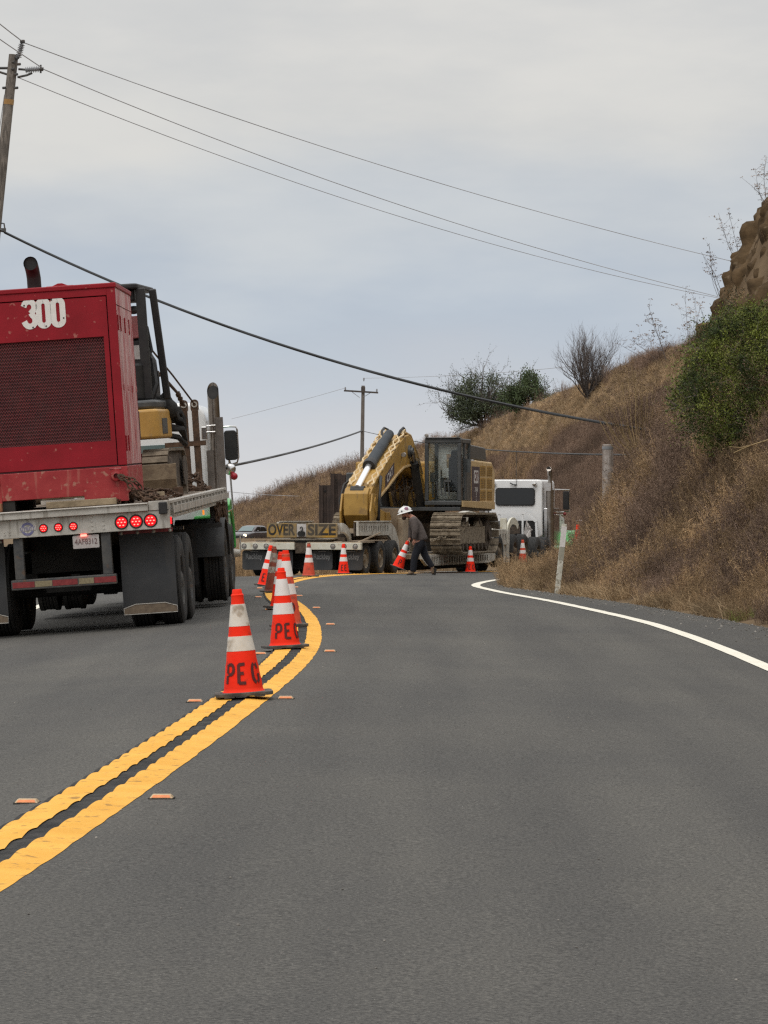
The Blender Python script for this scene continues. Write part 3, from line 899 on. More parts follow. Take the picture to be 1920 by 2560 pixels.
for d, w in mk:
    for s, sw in ((-1, 'left'), (1, 'right')):
        if d == 39.4 and s < 0: continue
        x = float(xc(d)) + 0.30 * s
        make_marker((x, d, float(RZ(x, d)) + 0.003), -math.degrees(math.atan2(float(xc(d + 1) - xc(d - 1)), 2)) * 0.3,
                    f'amber reflective marker just {sw} of the double yellow line, {w} from the viewer')
# ------------------------------------------------------------------ wheels shared by the vehicles
def tyre_prof(Rr, W):
    h = W / 2
    pr = [(Rr * 0.56, -h * 0.86), (Rr * 0.72, -h), (Rr * 0.90, -h * 0.96), (Rr * 0.975, -h * 0.80)]
    g = 5
    for i in range(g):
        a = -h * 0.78 + (h * 1.56) * i / g
        b = -h * 0.78 + (h * 1.56) * (i + 1) / g
        pr += [(Rr, a + 0.004), (Rr, b - 0.008), (Rr - 0.014, b - 0.006), (Rr - 0.014, b)]
    pr += [(Rr * 0.975, h * 0.80), (Rr * 0.90, h * 0.96), (Rr * 0.72, h), (Rr * 0.56, h * 0.86)]
    return pr
def wheel(parent, c, Rr, W, off=(0, 0, 0), rim=None, side=1, name='wheel', hub=True, lugs=False):
    m = MB(off)
    m.lathe(tyre_prof(Rr, W), 36, c, 'X')
    if lugs:
        for i in range(52):
            a = 2 * PI * i / 52
            for k in (-1, 1):
                m.box((c[0] + k * W * 0.36, c[1] + math.cos(a) * (Rr - 0.004), c[2] + math.sin(a) * (Rr - 0.004)), (W * 0.2, 0.075, 0.028), (math.degrees(a) - 90, 0, 0))
    w = m.build(name, M['rubber'], parent, smooth=35)
    r = MB(off)
    d = side * W / 2
    r.lathe([(Rr * 0.585, c[0] + d * 0.82 - c[0]), (Rr * 0.55, d * 0.90), (Rr * 0.50, d * 0.3), (Rr * 0.26, d * 0.25), (Rr * 0.22, d * 0.75), (Rr * 0.12, d * 0.95), (0.001, d * 0.95)], 24, c, 'X')
    r.lathe([(Rr * 0.585, -d * 0.8), (Rr * 0.45, -d * 0.3), (0.001, -d * 0.3)], 24, c, 'X')
    r.build('rim', rim or M['alu'], w, smooth=35)
    return w
def chain_links(m, path, ll=0.075, r=0.009, wd=0.024):
    """interlocking oval links along a polyline"""
    pts = [Vector(p) for p in path]
    seglen = [(pts[i + 1] - pts[i]).length for i in range(len(pts) - 1)]
    tot = sum(seglen)
    n = max(2, int(tot / (ll * 0.72)))
    def at(s):
        for i, l in enumerate(seglen):
            if s <= l or i == len(seglen) - 1:
                return pts[i] + (pts[i + 1] - pts[i]) * (s / max(l, 1e-6)), (pts[i + 1] - pts[i]).normalized()
            s -= l
    for k in range(n):
        c, d = at(tot * (k + 0.5) / n)
        a = d.orthogonal().normalized()
        if k % 2: a = d.cross(a)
        a = (a + 0.25 * d.cross(a) * math.sin(k * 1.3)).normalized()
        lp = [c + d * (ll / 2 * math.cos(t)) + a * (wd * math.sin(t)) for t in [2 * PI * i / 10 for i in range(11)]]
        m.tube(lp, r, 5, cap=False)

# ------------------------------------------------------------------ flatbed trailer
FT_LOC, FT_ROT = (-3.62, 42.0, EYE - 1.43), (1.2, -3.9, -1.25)
FT_M = Matrix.Translation(FT_LOC) @ Euler([R(a) for a in FT_ROT]).to_matrix().to_4x4()
FT = thing('flatbed_trailer', 'flatbed semi trailer with lit red tail lamps carrying the red housing marked 300', 'trailer', FT_LOC, FT_ROT)
DZ = 1.47
LEN = 10.4
# deck of planks
xs = np.linspace(-1.2, 1.2, 13)
for i in range(12):
    m = MB(); m.bx(xs[i] + 0.006, xs[i + 1] - 0.006, 0.03, LEN - 0.05 + 0.02 * (i % 3), DZ - 0.045, DZ - 0.004 * (i % 2))
    m.build('deck_plank', M['plank'], FT)
for s in (-1, 1):
    m = MB()
    m.bx(s * 1.205, s * 1.265, 0.12, LEN, DZ - 0.20, DZ + 0.008)
    m.bx(s * 1.265, s * 1.285, 0.12, LEN, DZ - 0.03, DZ + 0.004)
    m.bx(s * 1.265, s * 1.285, 0.12, LEN, DZ - 0.20, DZ - 0.17)
    m.build('side_rail', M['alu'], FT, bevel=0.004)
    m = MB(); m.bx(s * 1.266, s * 1.30, -0.035, 0.035, DZ - 0.168, DZ - 0.034)
    sp0 = m.build('stake_pocket', M['alu'], FT); sp0.location.y = 0.55
    for k in range(1, 17):
        q = sp0.copy(); COL.objects.link(q); q.parent = FT; q.location.y = 0.55 + k * 0.6
    m = MB(); m.bx(s * 1.312, s * 1.322, 0.3, LEN - 0.1, DZ - 0.14, DZ - 0.06); m.build('rub_rail', M['alu'], FT)
m = MB(); m.bx(-1.285, 1.285, 0.0, 0.11, 1.165, 1.375); m.build('rear_beam', M['alu'], FT, bevel=0.006)
m = MB(); m.bx(-1.285, 1.05, -0.055, 0.05, 1.377, DZ); m.bx(-1.285, 1.05, -0.075, -0.056, DZ - 0.018, DZ - 0.002)
m.build('rear_ledge', M['alu'], FT, bevel=0.006)
m = MB(); m.bx(1.053, 1.285, -0.012, 0.10, 1.377, DZ + 0.012); m.build('corner_plate', M['alu'], FT, bevel=0.004)
m = MB(); m.bx(1.17, 1.265, -0.06, -0.013, 1.33, DZ - 0.005); m.build('dock_bumper', M['black'], FT, bevel=0.008)
m = MB()
for x in (0.40, 0.53):
    for z in (1.345, 1.30, 1.25, 1.205):
        m.cyl((x, 0.002, z), (x, -0.008, z), 0.012, 0.009, 8)
for x in (-0.60, -0.54):
    for z in (1.21, 1.24): m.cyl((x, 0.002, z), (x, -0.008, z), 0.010, 0.008, 8)
tag(m.build('rivet', M['alu'], FT), kind='stuff')

def tail_lamp(x, z, r, name):
    m = MB(); m.lathe([(r * 0.86, -0.004), (r, -0.012), (r * 1.13, -0.006), (r * 1.16, 0.004)], 24, (x, 0, z), 'Y')
    g = m.build(name, M['black'], FT, smooth=40)
    m = MB(); m.lathe([(r * 0.90, -0.004), (r * 0.80, -0.012), (0.001, -0.017)], 24, (x, 0, z), 'Y')
    m.build('lens', M['lens'], g, smooth=40)
    m = MB()
    for k in range(7):
        a = 2 * PI * k / 6
        px, pz = (0, 0) if k == 6 else (r * 0.55 * math.cos(a), r * 0.55 * math.sin(a))
        m.ball((x + px, -0.0165, z + pz), r * 0.115, 8, 5, (1.3, 0.4, 0.8))
    m.build('led', M['led'], g)
for x in (0.735, 0.90, 1.065):
    tail_lamp(x, 1.265, 0.070, 'tail_lamp'); tail_lamp(-x, 1.265, 0.070, 'tail_lamp')
for x in (-0.155, 0.015, 0.185): tail_lamp(x, 1.258, 0.045, 'marker_lamp')
m = MB(); m.bx(1.286, 1.30, 0.03, 0.09, 1.21, 1.29); m.build('side_lamp', M['lens_side'], FT, bevel=0.004)
# maker's emblem on the beam
m = MB()
for a0, a1 in ((20, 160), (200, 340)):
    stroke(m, [(-0.335 + x, 1.262 + z) for x, z in arc(0, 0, 0.062, 0.062, a0, a1, 12)], 0.026, 0.003, lambda x, z, h: (x, -0.001 - h, z))
em = m.build('emblem', M['emblem_blue'], FT)
m = MB(); m.prism([(-0.43, 1.236), (-0.24, 1.248), (-0.235, 1.292), (-0.425, 1.280)], 'y', -0.006, -0.0045); m.build('emblem_bar', M['plate'], em)
lettering('emblem_text', 'UTILITY', 0.052, M['emblem_blue'], em, lambda x, z: (-0.333 + x, -0.0075, 1.264 + z + x * 0.06), width=0.165, bold=0.001)
# number plate
m = MB(); m.prism(rrect(0.165, 0.465, 1.00, 1.15, 0.012, 3), 'y', 0.02, 0.026)
pl = m.build('number_plate', M['plate'], FT, bevel=0.002)
lettering('plate_text', '4AF8312', 0.092, M['plate_text'], pl, lambda x, z: (0.315 + x, 0.0175, 1.073 + z), width=0.255)
m = MB(); m.bx(0.26, 0.33, -0.012, 0.012, 1.135, 1.160); m.build('plate_lamp', M['led'], FT, bevel=0.004)
# underride guard
for x in (-0.46, 0.54):
    m = MB(); m.bx(x - 0.055, x + 0.055, 0.03, 0.13, 0.69, 1.16); m.build('guard_post', M['alu_dark'], FT, bevel=0.008)
m = MB(); m.bx(-0.565, 0.635, 0.0, 0.10, 0.575, 0.69); gb = m.build('guard_bar', M['alu_dark'], FT, bevel=0.01)
for x0, x1, k in ((-0.55, -0.30, 0), (-0.295, -0.10, 1), (-0.095, 0.19, 0), (0.205, 0.375, 1), (0.38, 0.63, 0)):
    m = MB(); m.bx(x0, x1, -0.004, -0.001, 0.60, 0.665); m.build('reflective_strip', M['tape_pale' if k else 'tape_red'], gb)
# underframe
for s in (-1, 1):
    m = MB(); m.bx(s * 0.44 - 0.06, s * 0.44 + 0.06, 0.12, LEN, 0.98, 1.0); m.bx(s * 0.44 - 0.012, s * 0.44 + 0.012, 0.12, LEN, 1.0, 1.40); m.bx(s * 0.44 - 0.06, s * 0.44 + 0.06, 0.12, LEN, 1.40, 1.42)
    m.build('frame_rail', M['black_matte'], FT)
m = MB()
for k in range(18): m.bx(-1.19, 1.19, 0.3 + k * 0.58, 0.36 + k * 0.58, 1.33, 1.419)
m.build('cross_member', M['black_matte'], FT)
m = MB()
m.bx(-0.42, 0.42, 0.9, 0.96, 0.72, 1.32); m.bx(-0.62, 0.62, 1.9, 2.3, 0.66, 1.0)
for y in (1.45, 2.75):
    m.cyl((-1.0, y, 0.50), (1.0, y, 0.50), 0.075)
    for s in (-1, 1):
        m.bx(s * 0.44 - 0.07, s * 0.44 + 0.07, y - 0.5, y + 0.5, 0.56, 0.72); m.cyl((s * 0.30, y + 0.2, 0.6), (s * 0.30, y + 0.2, 0.98), 0.11)
m.cyl((0, 3.6, 0.62), (0, 4.6, 0.62), 0.16); m.bx(-0.25, 0.25, 0.7, 0.9, 0.50, 0.66)
m.build('suspension', M['black_matte'], FT)
for y in (1.45, 2.75):
    for s in (-1, 1):
        for x in (0.80, 1.145):
            wheel(FT, (s * x, y, 0.525), 0.525, 0.275, rim=M['alu_dark'], side=s)
# mudflaps
for s in (-1, 1):
    a, b = (0.665, 1.285) if s > 0 else (-1.285, -0.655)
    m = MB()
    pts = []
    for k in range(9):
        z = 1.16 - k * (1.16 - 0.20) / 8
        pts.append((0.30 + 0.02 * math.sin(k * 0.9) , z))
    m.prism([(y - 0.004, z) for y, z in pts] + [(y + 0.004, z) for y, z in reversed(pts)], 'x', a, b)
    fl = m.build('mudflap', M['flap'], FT, smooth=40)
    m = MB(); c = (a + b) / 2
    m.prism([(a + 0.005, 0.21), (b - 0.005, 0.21), (b - 0.005, 0.272), (c + 0.17, 0.315), (c - 0.17, 0.315), (a + 0.005, 0.272)], 'y', 0.272, 0.296)
    m.build('flap_weight', M['weight_tan'], fl, bevel=0.003)
    m = MB(); stroke(m, [(a + 0.005, 0.268), (a + 0.005, 0.275), (c - 0.17, 0.318), (c + 0.17, 0.318), (b - 0.005, 0.275), (b - 0.005, 0.205), (a + 0.005, 0.205), (a + 0.005, 0.268)], 0.008, 0.004, lambda x, z, h: (x, 0.271 - h, z))
    m.build('weight_trim', M['alu'], fl)
    m = MB(); m.bx(a, b, 0.282, 0.295, 1.122, 1.168); m.build('flap_bracket', M['tape_red'], fl)
    m = MB()
    for k in range(4):
        x = a + 0.03 + (b - a - 0.06) * k / 3
        m.ball((x, 0.282, 1.133), 0.020, 10, 6, (1, 0.5, 1))
    m.build('flap_bolt', M['alu'], fl, smooth=50)
# chain rack posts at the front right corner
for x, y in ((0.80, 9.9), (0.95, 9.9)):
    m = MB()
    m.bx(x - 0.045, x + 0.045, y - 0.03, y + 0.03, DZ - 0.1, DZ + 1.12)
    m.prism(rrect(x - 0.058, x + 0.058, DZ + 1.09, DZ + 1.27, 0.05), 'y', y - 0.02, y + 0.02)
    po = m.build('chain_post', M['rust'], FT, bevel=0.006)
    m = MB(); m.lathe([(0.024, -0.03), (0.042, -0.03), (0.042, 0.03), (0.024, 0.03), (0.024, -0.03)], 16, (x, y, DZ + 1.20), 'Y')
    m.build('eye', M['alu'], po, smooth=40)
m = MB(); m.bx(0.5, 1.08, 9.855, 9.865, DZ + 0.62, DZ + 0.69); m.build('post_rail', M['rust'], FT)
# chains hanging under the rail
m = MB()
for k, (y, dz) in enumerate(((8.0, 0.35), (8.3, 0.42), (8.6, 0.3), (9.2, 0.4), (9.5, 0.35))):
    chain_links(m, [(1.28, y, DZ - 0.18), (1.29, y + 0.07, DZ - 0.18 - dz), (1.27, y + 0.2, DZ - 0.22)], 0.1, 0.012, 0.03)
tag(m.build('hanging_chain', M['rust'], FT), kind='stuff')
m = MB(); m.bx(1.29, 1.31, 5.2, 5.28, DZ - 0.27, DZ - 0.21); m.build('side_marker', M['amber_lamp'], FT)

def on_bed(o, loc, rot=(0, 0, 0)):
    o.matrix_world = FT_M @ Matrix.Translation(loc) @ Euler([R(a) for a in rot]).to_matrix().to_4x4()
    return o

# ------------------------------------------------------------------ red machine box on the deck
GB = on_bed(thing('machine_box', 'red steel machine housing with white number 300, chained on the flatbed', 'machine housing'), (-0.01, 0.25, DZ), (0, 0, 1.2))
W2, GL, Z0, Z1 = 0.83, 2.6, 0.10, 2.47
# skid base and upper shell
m = MB(); m.bx(-W2, W2, 0.004, GL, Z0 + 0.02, 0.43); base = m.build('skid_base', M['red_low'], GB, bevel=0.006)
m = MB(); m.bx(0.32, W2 - 0.005, -0.006, 0.003, Z0 - 0.065, Z0 + 0.10); m.build('skid_plate', M['red_low'], base)
m = MB(); m.bx(-W2 + 0.005, -0.62, -0.006, 0.003, Z0 - 0.03, Z0 + 0.1); m.build('skid_plate', M['red_low'], base)
m = MB()
for x in (-0.60, 0.60): m.bx(x - 0.12, x + 0.12, 0.02, GL - 0.02, 0.0, Z0 + 0.019)
m.build('skid', M['black_matte'], base)
# frame of the rear face: stiles and rails proud of the door panel
m = MB()
m.bx(-W2, -W2 + 0.10, 0.0, 0.05, 0.445, Z1 - 0.001); m.bx(W2 - 0.10, W2, 0.0, 0.05, 0.445, Z1 - 0.001)
m.bx(-W2 + 0.10, W2 - 0.10, 0.0, 0.05, Z1 - 0.085, Z1 - 0.001)
m.build('end_frame', M['red'], GB, bevel=0.004)
g0, g1, gz0, gz1 = -W2 + 0.165, W2 - 0.165, 0.73, 1.92
d0, d1, dz0, dz1 = -W2 + 0.112, W2 - 0.112, 0.452, Z1 - 0.097
m = MB()
m.bx(d0, d1, 0.006, 0.045, gz1, dz1); m.bx(d0, d1, 0.006, 0.045, dz0, gz0)
m.bx(d0, g0, 0.006, 0.045, gz0, gz1); m.bx(g1, d1, 0.006, 0.045, gz0, gz1)
door = m.build('end_door', M['red'], GB)
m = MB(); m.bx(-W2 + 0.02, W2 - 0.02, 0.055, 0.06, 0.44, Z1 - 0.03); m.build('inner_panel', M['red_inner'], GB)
# expanded metal: zigzag strands
m = MB()
nx, nz = 45, 60
cw, ch = (g1 - g0) / nx, (gz1 - gz0) / nz
for k in range(nx + 1):
    x = g0 + k * cw
    for s in (-1, 1):
        pts = []
        for i in range(nz + 1):
            xo = s * (cw / 2) * (0.92 if i % 2 else 0.0)
            pts.append((min(max(x + xo, g0), g1), gz0 + i * ch))
        b = len(m.v)
        for i, (px, pz) in enumerate(pts):
            yb = 0.020 + (0.004 if i % 2 else 0)
            m.v += [(px - 0.0030, yb, pz), (px + 0.0030, yb, pz)]
        m.f += [(b + 2 * i, b + 2 * i + 1, b + 2 * i + 3, b + 2 * i + 2) for i in range(len(pts) - 1)]
tag(m.build('grille_mesh', M['red_mesh'], GB), kind='stuff')
m = MB(); m.bx(g0, g1, 0.048, 0.053, gz0, gz1); m.build('radiator', M['black_matte'], GB)
# roof and side panels
m = MB(); m.bx(-W2 - 0.012, W2 + 0.012, -0.014, GL + 0.01, Z1, Z1 + 0.055); m.build('roof', M['red'], GB, bevel=0.01)
m = MB(); m.bx(-W2, W2, GL - 0.04, GL, 0.44, Z1 - 0.001); m.bx(-W2, -W2 + 0.04, 0.06, GL - 0.04, 0.44, Z1 - 0.001); m.build('shell', M['red'], GB)
yp = [0.055, 0.44, 0.46, 1.15, 1.17, 1.86, 1.88, GL - 0.045]
for k in range(4):
    m = MB(); m.bx(W2 - 0.03, W2 - 0.006 + 0.004 * (k % 2), yp[2 * k], yp[2 * k + 1], 0.45, Z1 - 0.20)
    sp = m.build('side_door', M['red_faded'], GB, bevel=0.003)
    for z in ((0.60, 1.98) if k < 2 else (1.98,)):
        m = MB(); m.bx(W2 - 0.004, W2 + 0.012, yp[2 * k] + 0.03, yp[2 * k] + 0.055, z, z + 0.18); m.build('hinge', M['red'], sp, bevel=0.003)
    m = MB(); m.bx(W2 - 0.004, W2 + 0.010, yp[2 * k + 1] - 0.08, yp[2 * k + 1] - 0.055, 1.3, 1.37); m.build('latch', M['red_faded'], sp, bevel=0.003)
m = MB(); m.bx(W2 - 0.03, W2 - 0.002, 0.055, GL - 0.045, Z1 - 0.19, Z1 - 0.002); m.build('side_header', M['red_faded'], GB)
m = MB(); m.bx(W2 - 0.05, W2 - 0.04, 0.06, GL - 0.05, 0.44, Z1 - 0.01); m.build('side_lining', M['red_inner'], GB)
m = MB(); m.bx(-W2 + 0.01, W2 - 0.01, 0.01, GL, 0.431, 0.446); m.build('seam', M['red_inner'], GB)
# the number 300: three cut-out digits touching each other
m = MB()
cz = 2.23
fy = lambda x, z, h: (x, 0.0055 - h, z)
w = 0.066
def dg0(cx): stroke(m, [(cx + x, cz + z) for x, z in rrect(-0.053, 0.053, -0.143, 0.143, 0.052, 5)], w, 0.004, fy, closed=True)
dg0(0.0); dg0(0.165)
c3 = -0.155
stroke(m, [(c3 - 0.068, cz + 0.085)] + [(c3 + x, cz + z) for x, z in arc(-0.005, 0.078, 0.060, 0.065, 165, -60, 10)] + [(c3 + 0.012, cz + 0.005)], w, 0.004, fy)
stroke(m, [(c3 + 0.012, cz + 0.012)] + [(c3 + x, cz + z) for x, z in arc(-0.005, -0.075, 0.062, 0.068, 55, -165, 10)] + [(c3 - 0.070, cz - 0.082)], w, 0.0046, fy)
num = m.build('number_plate', M['sign_white'], GB)
m = MB()
for x, z in ((-0.215, 0.10), (0.02, -0.15), (0.10, 0.145), (-0.13, -0.155), (0.225, -0.07)): m.cyl((x, 0.002, cz + z), (x, -0.003, cz + z), 0.011, 0.009, 8)
m.build('screw', M['alu_dark'], num)
# exhaust elbow and roof hatch
m = MB()
m.tube([(-0.15, 0.75, Z1 + 0.02), (-0.15, 0.75, Z1 + 0.20), (-0.155, 0.72, Z1 + 0.28), (-0.16, 0.64, Z1 + 0.345), (-0.16, 0.55, Z1 + 0.365)], 0.082, 16, cap=False)
m.lathe([(0.075, 0.0), (0.001, 0.001)], 16, (-0.16, 0.60, Z1 + 0.36), 'Y')
m.build('exhaust_elbow', M['black'], GB, smooth=50)
m = MB(); m.bx(0.02, 0.33, 0.35, 0.75, Z1 + 0.056, Z1 + 0.075); m.prism([(0.08, Z1 + 0.075), (0.27, Z1 + 0.075), (0.20, Z1 + 0.105), (0.15, Z1 + 0.105)], 'y', 0.4, 0.7)
m.build('roof_hatch', M['red'], GB, bevel=0.004)
# lifting eyes on the skid
for s in (-1, 1):
    m = MB()
    m.cyl((s * 0.70, 0.004, 0.335), (s * 0.70, -0.012, 0.335), 0.075, 0.07, 20)
    m.lathe([(0.030, -0.05), (0.055, -0.045), (0.055, 0.0), (0.03, 0.0)], 16, (s * 0.70, -0.01, 0.325), 'Y')
    m.build('tie_eye', M['red_low'], base, smooth=40)
    m = MB(); m.bx(s * 0.70 - 0.075, s * 0.70 + 0.06, -0.004, 0.003, 0.405, 0.415); m.build('eye_tag', M['red_faded'], base)

# timbers under the box
def timber(label, m_, loc, size, rot=(0, 0, 0)):
    b = MB(); b.bx(-size[0] / 2, size[0] / 2, -size[1] / 2, size[1] / 2, 0, size[2])
    o = b.build('timber', M[m_], None, bevel=0.006)
    on_bed(o, loc, rot)
    return tag(o, label, 'timber', 'timbers on the flatbed deck')
timber('rust stained timber block under the left end of the red housing', 'wood_orange', (-0.80, 0.32, DZ + 0.004), (0.34, 0.35, 0.095))
timber('long pale timber lying under the right end of the red housing', 'wood', (0.28, 0.17, DZ + 0.004), (0.80, 0.09, 0.075), (0, 0, 2))
timber('short split timber lying on the deck beside the chain heap', 'wood', (1.05, 0.75, DZ + 0.004), (0.12, 0.5, 0.10), (0, 0, -14))
timber('rusty dark timber beam lying across the deck near the blade', 'rust', (0.9, 5.2, DZ + 0.004), (0.12, 1.6, 0.11), (0, 0, 12))
timber('dark timber beam at the front right of the deck near the chain posts', 'plank', (0.85, 8.0, DZ + 0.004), (0.14, 2.2, 0.12), (0, 0, 4))

# chains
def heap(label, centre, n, sx, sy, sz, extra=(), seed=1):
    rnd = random.Random(seed)
    m = MB()
    for k in range(n):
        pts = []
        p = Vector((rnd.uniform(-sx, sx), rnd.uniform(-sy, sy), 0))
        a = rnd.uniform(0, 6.28)
        for i in range(7):
            e = max(0.02, 1 - (p.x / sx) ** 2 - (p.y / sy) ** 2)
            pts.append((p.x, p.y, 0.02 + sz * e * rnd.uniform(0.45, 1.0)))
            a += rnd.uniform(-1.2, 1.2)
            p += Vector((math.cos(a), math.sin(a), 0)) * 0.10
            p.x = max(-sx, min(sx, p.x)); p.y = max(-sy, min(sy, p.y))
        chain_links(m, pts, 0.085, 0.010, 0.027)
    for e in extra: chain_links(m, e, 0.085, 0.010, 0.027)
    o = m.build('chain', M['rust'], None)
    on_bed(o, centre)
    return tag(o, label, 'chain', 'chains on the flatbed')
heap('heap of rusty chain hooked to the red housing and spilling over the deck edge', (0.94, 0.35, DZ), 14, 0.28, 0.32, 0.13,
     [[(-0.22, -0.15, 0.33), (-0.15, -0.17, 0.30), (-0.05, -0.14, 0.26), (0.02, -0.05, 0.16)], [(-0.21, -0.16, 0.32), (-0.12, -0.19, 0.24), (-0.02, -0.16, 0.10), (0.06, -0.2, 0.03)]], 3)
heap('heap of rusty chain lying in front of the dozer blade', (0.85, 3.7, DZ), 10, 0.28, 0.40, 0.10, (), 5)
heap('heap of rusty chain at the foot of the chain posts', (0.86, 9.3, DZ), 12, 0.26, 0.5, 0.30, (), 8)
def chain_run(label, pts, ll=0.09, r=0.011):
    m = MB(); chain_links(m, pts, ll, r, 0.028)
    o = m.build('chain', M['rust'], None); on_bed(o, (0, 0, 0))
    return tag(o, label, 'chain', 'chains on the flatbed')
chain_run('rusty chain running diagonally across the tan dozer blade', [(0.42, 5.2, DZ + 0.46), (0.62, 5.15, DZ + 0.30), (0.80, 5.0, DZ + 0.12), (0.95, 4.9, DZ + 0.02)])
chain_run('rusty chain lying taut from the red housing to the blade', [(0.50, 3.0, DZ + 0.18), (0.75, 3.9, DZ + 0.10), (1.0, 4.8, DZ + 0.02)])
# tie-down with load binder from the digger to the post
m = MB()
chain_links(m, [Vector((0.66, 6.9, DZ + 1.62)), Vector((0.70, 7.5, DZ + 1.60))], 0.09, 0.012, 0.03)
m.cyl((0.70, 7.5, DZ + 1.60), (0.80, 8.9, DZ + 1.36), 0.024, 0.020, 8)
m.beam((0.75, 8.1, DZ + 1.49), (0.67, 8.5, DZ + 1.36), 0.03, 0.03)
chain_links(m, [Vector((0.80, 8.9, DZ + 1.36)), Vector((0.80, 9.83, DZ + 1.20))], 0.09, 0.012, 0.03)
o = m.build('load_binder', M['rust'], None, smooth=40); on_bed(o, (0, 0, 0)); tag(o, 'chain with ratchet binder pulled tight from the mini excavator to the left post eye', 'chain binder')
m = MB(); m.tube([(0.55, 7.0, DZ + 2.05), (0.78, 8.5, DZ + 1.60), (0.945, 9.83, DZ + 1.22)], 0.013, 6)
o = m.build('steel_cable', M['rust'], None, smooth=40); on_bed(o, (0, 0, 0)); tag(o, 'thin steel cable slanting from the small canopy to the right chain post', 'cable')

# ------------------------------------------------------------------ mini excavator
ME = on_bed(thing('mini_excavator', 'mini excavator with black canopy and yellow tail on the flatbed behind red housing', 'excavator'), (0.02, 6.2, DZ), (0, 0, -3))
for s in (-1, 1):
    m = MB()
    pr = arc(-0.70, 0.30, 0.29, 0.29, 90, 270, 8) + arc(0.70, 0.30, 0.29, 0.29, -90, 90, 8)
    q_ = MB(); q_.prism([(a * 0.97, 0.3 + (b - 0.3) * 0.93) for a, b in pr], 'x', s * 0.64, s * 0.88); q_.build('track_frame', M['mud_dark'], ME)
    n = 44
    for k in range(n):
        # grouser bars round the belt
        t = k / n * (2 * 1.4 + 2 * PI * 0.29)
        if t < 1.4: y, z, a = -0.7 + t, 0.01, 0
        elif t < 1.4 + PI * 0.29:
            q = (t - 1.4) / 0.29; y, z, a = 0.7 + 0.29 * math.sin(q), 0.30 - 0.29 * math.cos(q), math.degrees(q)
        elif t < 2.8 + PI * 0.29: y, z, a = 0.7 - (t - 1.4 - PI * 0.29), 0.59, 0
        else:
            q = (t - 2.8 - PI * 0.29) / 0.29; y, z, a = -0.7 - 0.29 * math.sin(q), 0.30 + 0.29 * math.cos(q), math.degrees(q)
        m.box((s * 0.76, y, z), (0.33, 0.088, 0.035), (a, 0, 0))
    tr = m.build('track', M['mud_track'], ME)
    m = MB()
    pass
    for y in (-0.7, 0.7):
        m = MB(); m.cyl((s * 0.925, y, 0.30), (s * 0.935, y, 0.30), 0.2, n=20)
        m.build('sprocket', M['mud_dark'], tr)
m = MB(); m.prism([(-1.68, 0.06), (-1.74, 0.22), (-1.70, 0.41), (-1.65, 0.41), (-1.67, 0.22), (-1.60, 0.06)], 'x', -0.60, 1.12)
m.bx(1.08, 1.12, -1.69, -1.60, 0.40, 0.415); bl = m.build('dozer_blade', M['blade_mud'], ME, bevel=0.006)
m = MB(); m.bx(-0.60, 1.12, -1.78, -1.60, 0.004, 0.055); m.build('cutting_edge', M['trailer_white'], bl)
m = MB()
for s in (-1, 1): m.beam((s * 0.25, -1.66, 0.25), (s * 0.25, -0.4, 0.30), 0.1, 0.1)
m.build('blade_arm', M['mud_dark'], bl)
m = MB(); m.bx(-0.55, 0.55, -0.5, 0.5, 0.30, 0.56); m.cyl((0, 0, 0.5), (0, 0, 0.72), 0.36, n=24); m.build('undercarriage', M['mud_dark'], ME)
# tail casting with rounded corners
def tail(z0, z1, r, k=1.0, name='tail_casting', mt='mini_yellow', y0=-1.0):
    pr = [(-0.84 * k, 0.35)] + arc(-0.84 * k + r, y0 + r * 0.9, r, r * 0.9, 180, 270, 8) + arc(0.84 * k - r, y0 + r * 0.9, r, r * 0.9, 270, 360, 8) + [(0.84 * k, 0.35)]
    m = MB(); m.prism(pr, 'z', z0, z1)
    return m.build(name, M[mt], ME, smooth=35, bevel=0.035, seg=3)
tl = tail(0.74, 1.12, 0.20)
m = MB(); m.bx(0.835, 0.8465, -0.60, -0.12, 0.80, 1.0); m.bx(0.60, 0.61, -1.002, -0.99, 0.76, 1.10); m.build('panel_seam', M['cat_grey'], tl)
m = MB(); m.bx(0.51, 0.58, -1.006, -0.999, 0.93, 1.06); dcl = m.build('warning_decal', mat('decal_yellow', (0.66, 0.60, 0.03), rough=0.5), tl)
m = MB(); m.prism([(0.52, 1.0), (0.57, 1.0), (0.545, 1.05)], 'y', -1.010, -1.0065); m.bx(0.52, 0.57, -1.010, -1.0065, 0.95, 0.985); m.build('decal_print', M['black'], dcl)
tail(1.125, 1.24, 0.28, 0.96, 'engine_cover', 'cat_grey', -0.93)
tail(1.24, 1.72, 0.26, 0.80, 'rear_hood', 'black', -0.80)
m = MB(); m.bx(0.38, 0.52, -0.812, -0.802, 1.36, 1.52); m.build('rear_label', M['decal_white'], ME)
m = MB(); m.tube([(0.62, -0.1, 1.2), (0.72, -0.05, 1.45), (0.68, 0.1, 1.75), (0.6, 0.3, 1.85), (0.55, 0.6, 1.7)], 0.05, 8); m.bx(0.42, 0.70, -0.1, 0.5, 1.2, 1.62); m.bx(0.50, 0.60, -0.3, 0.1, 1.72, 2.02)
m.build('control_console', M['black'], ME, smooth=40)
m = MB(); m.bx(0.505, 0.59, -0.312, -0.301, 1.78, 1.96); m.build('console_label', M['decal_white'], ME)
m = MB(); m.bx(-0.30, 0.30, -0.15, 0.35, 1.72, 1.84); m.bx(-0.06, 0.58, -0.20, -0.08, 1.80, 2.20); m.build('seat', M['seat'], ME, bevel=0.05, seg=3)
m = MB(); m.bx(0.34, 0.62, -0.30, -0.22, 2.05, 2.34); m.build('folded_vest', M['red_faded'], ME, bevel=0.02)
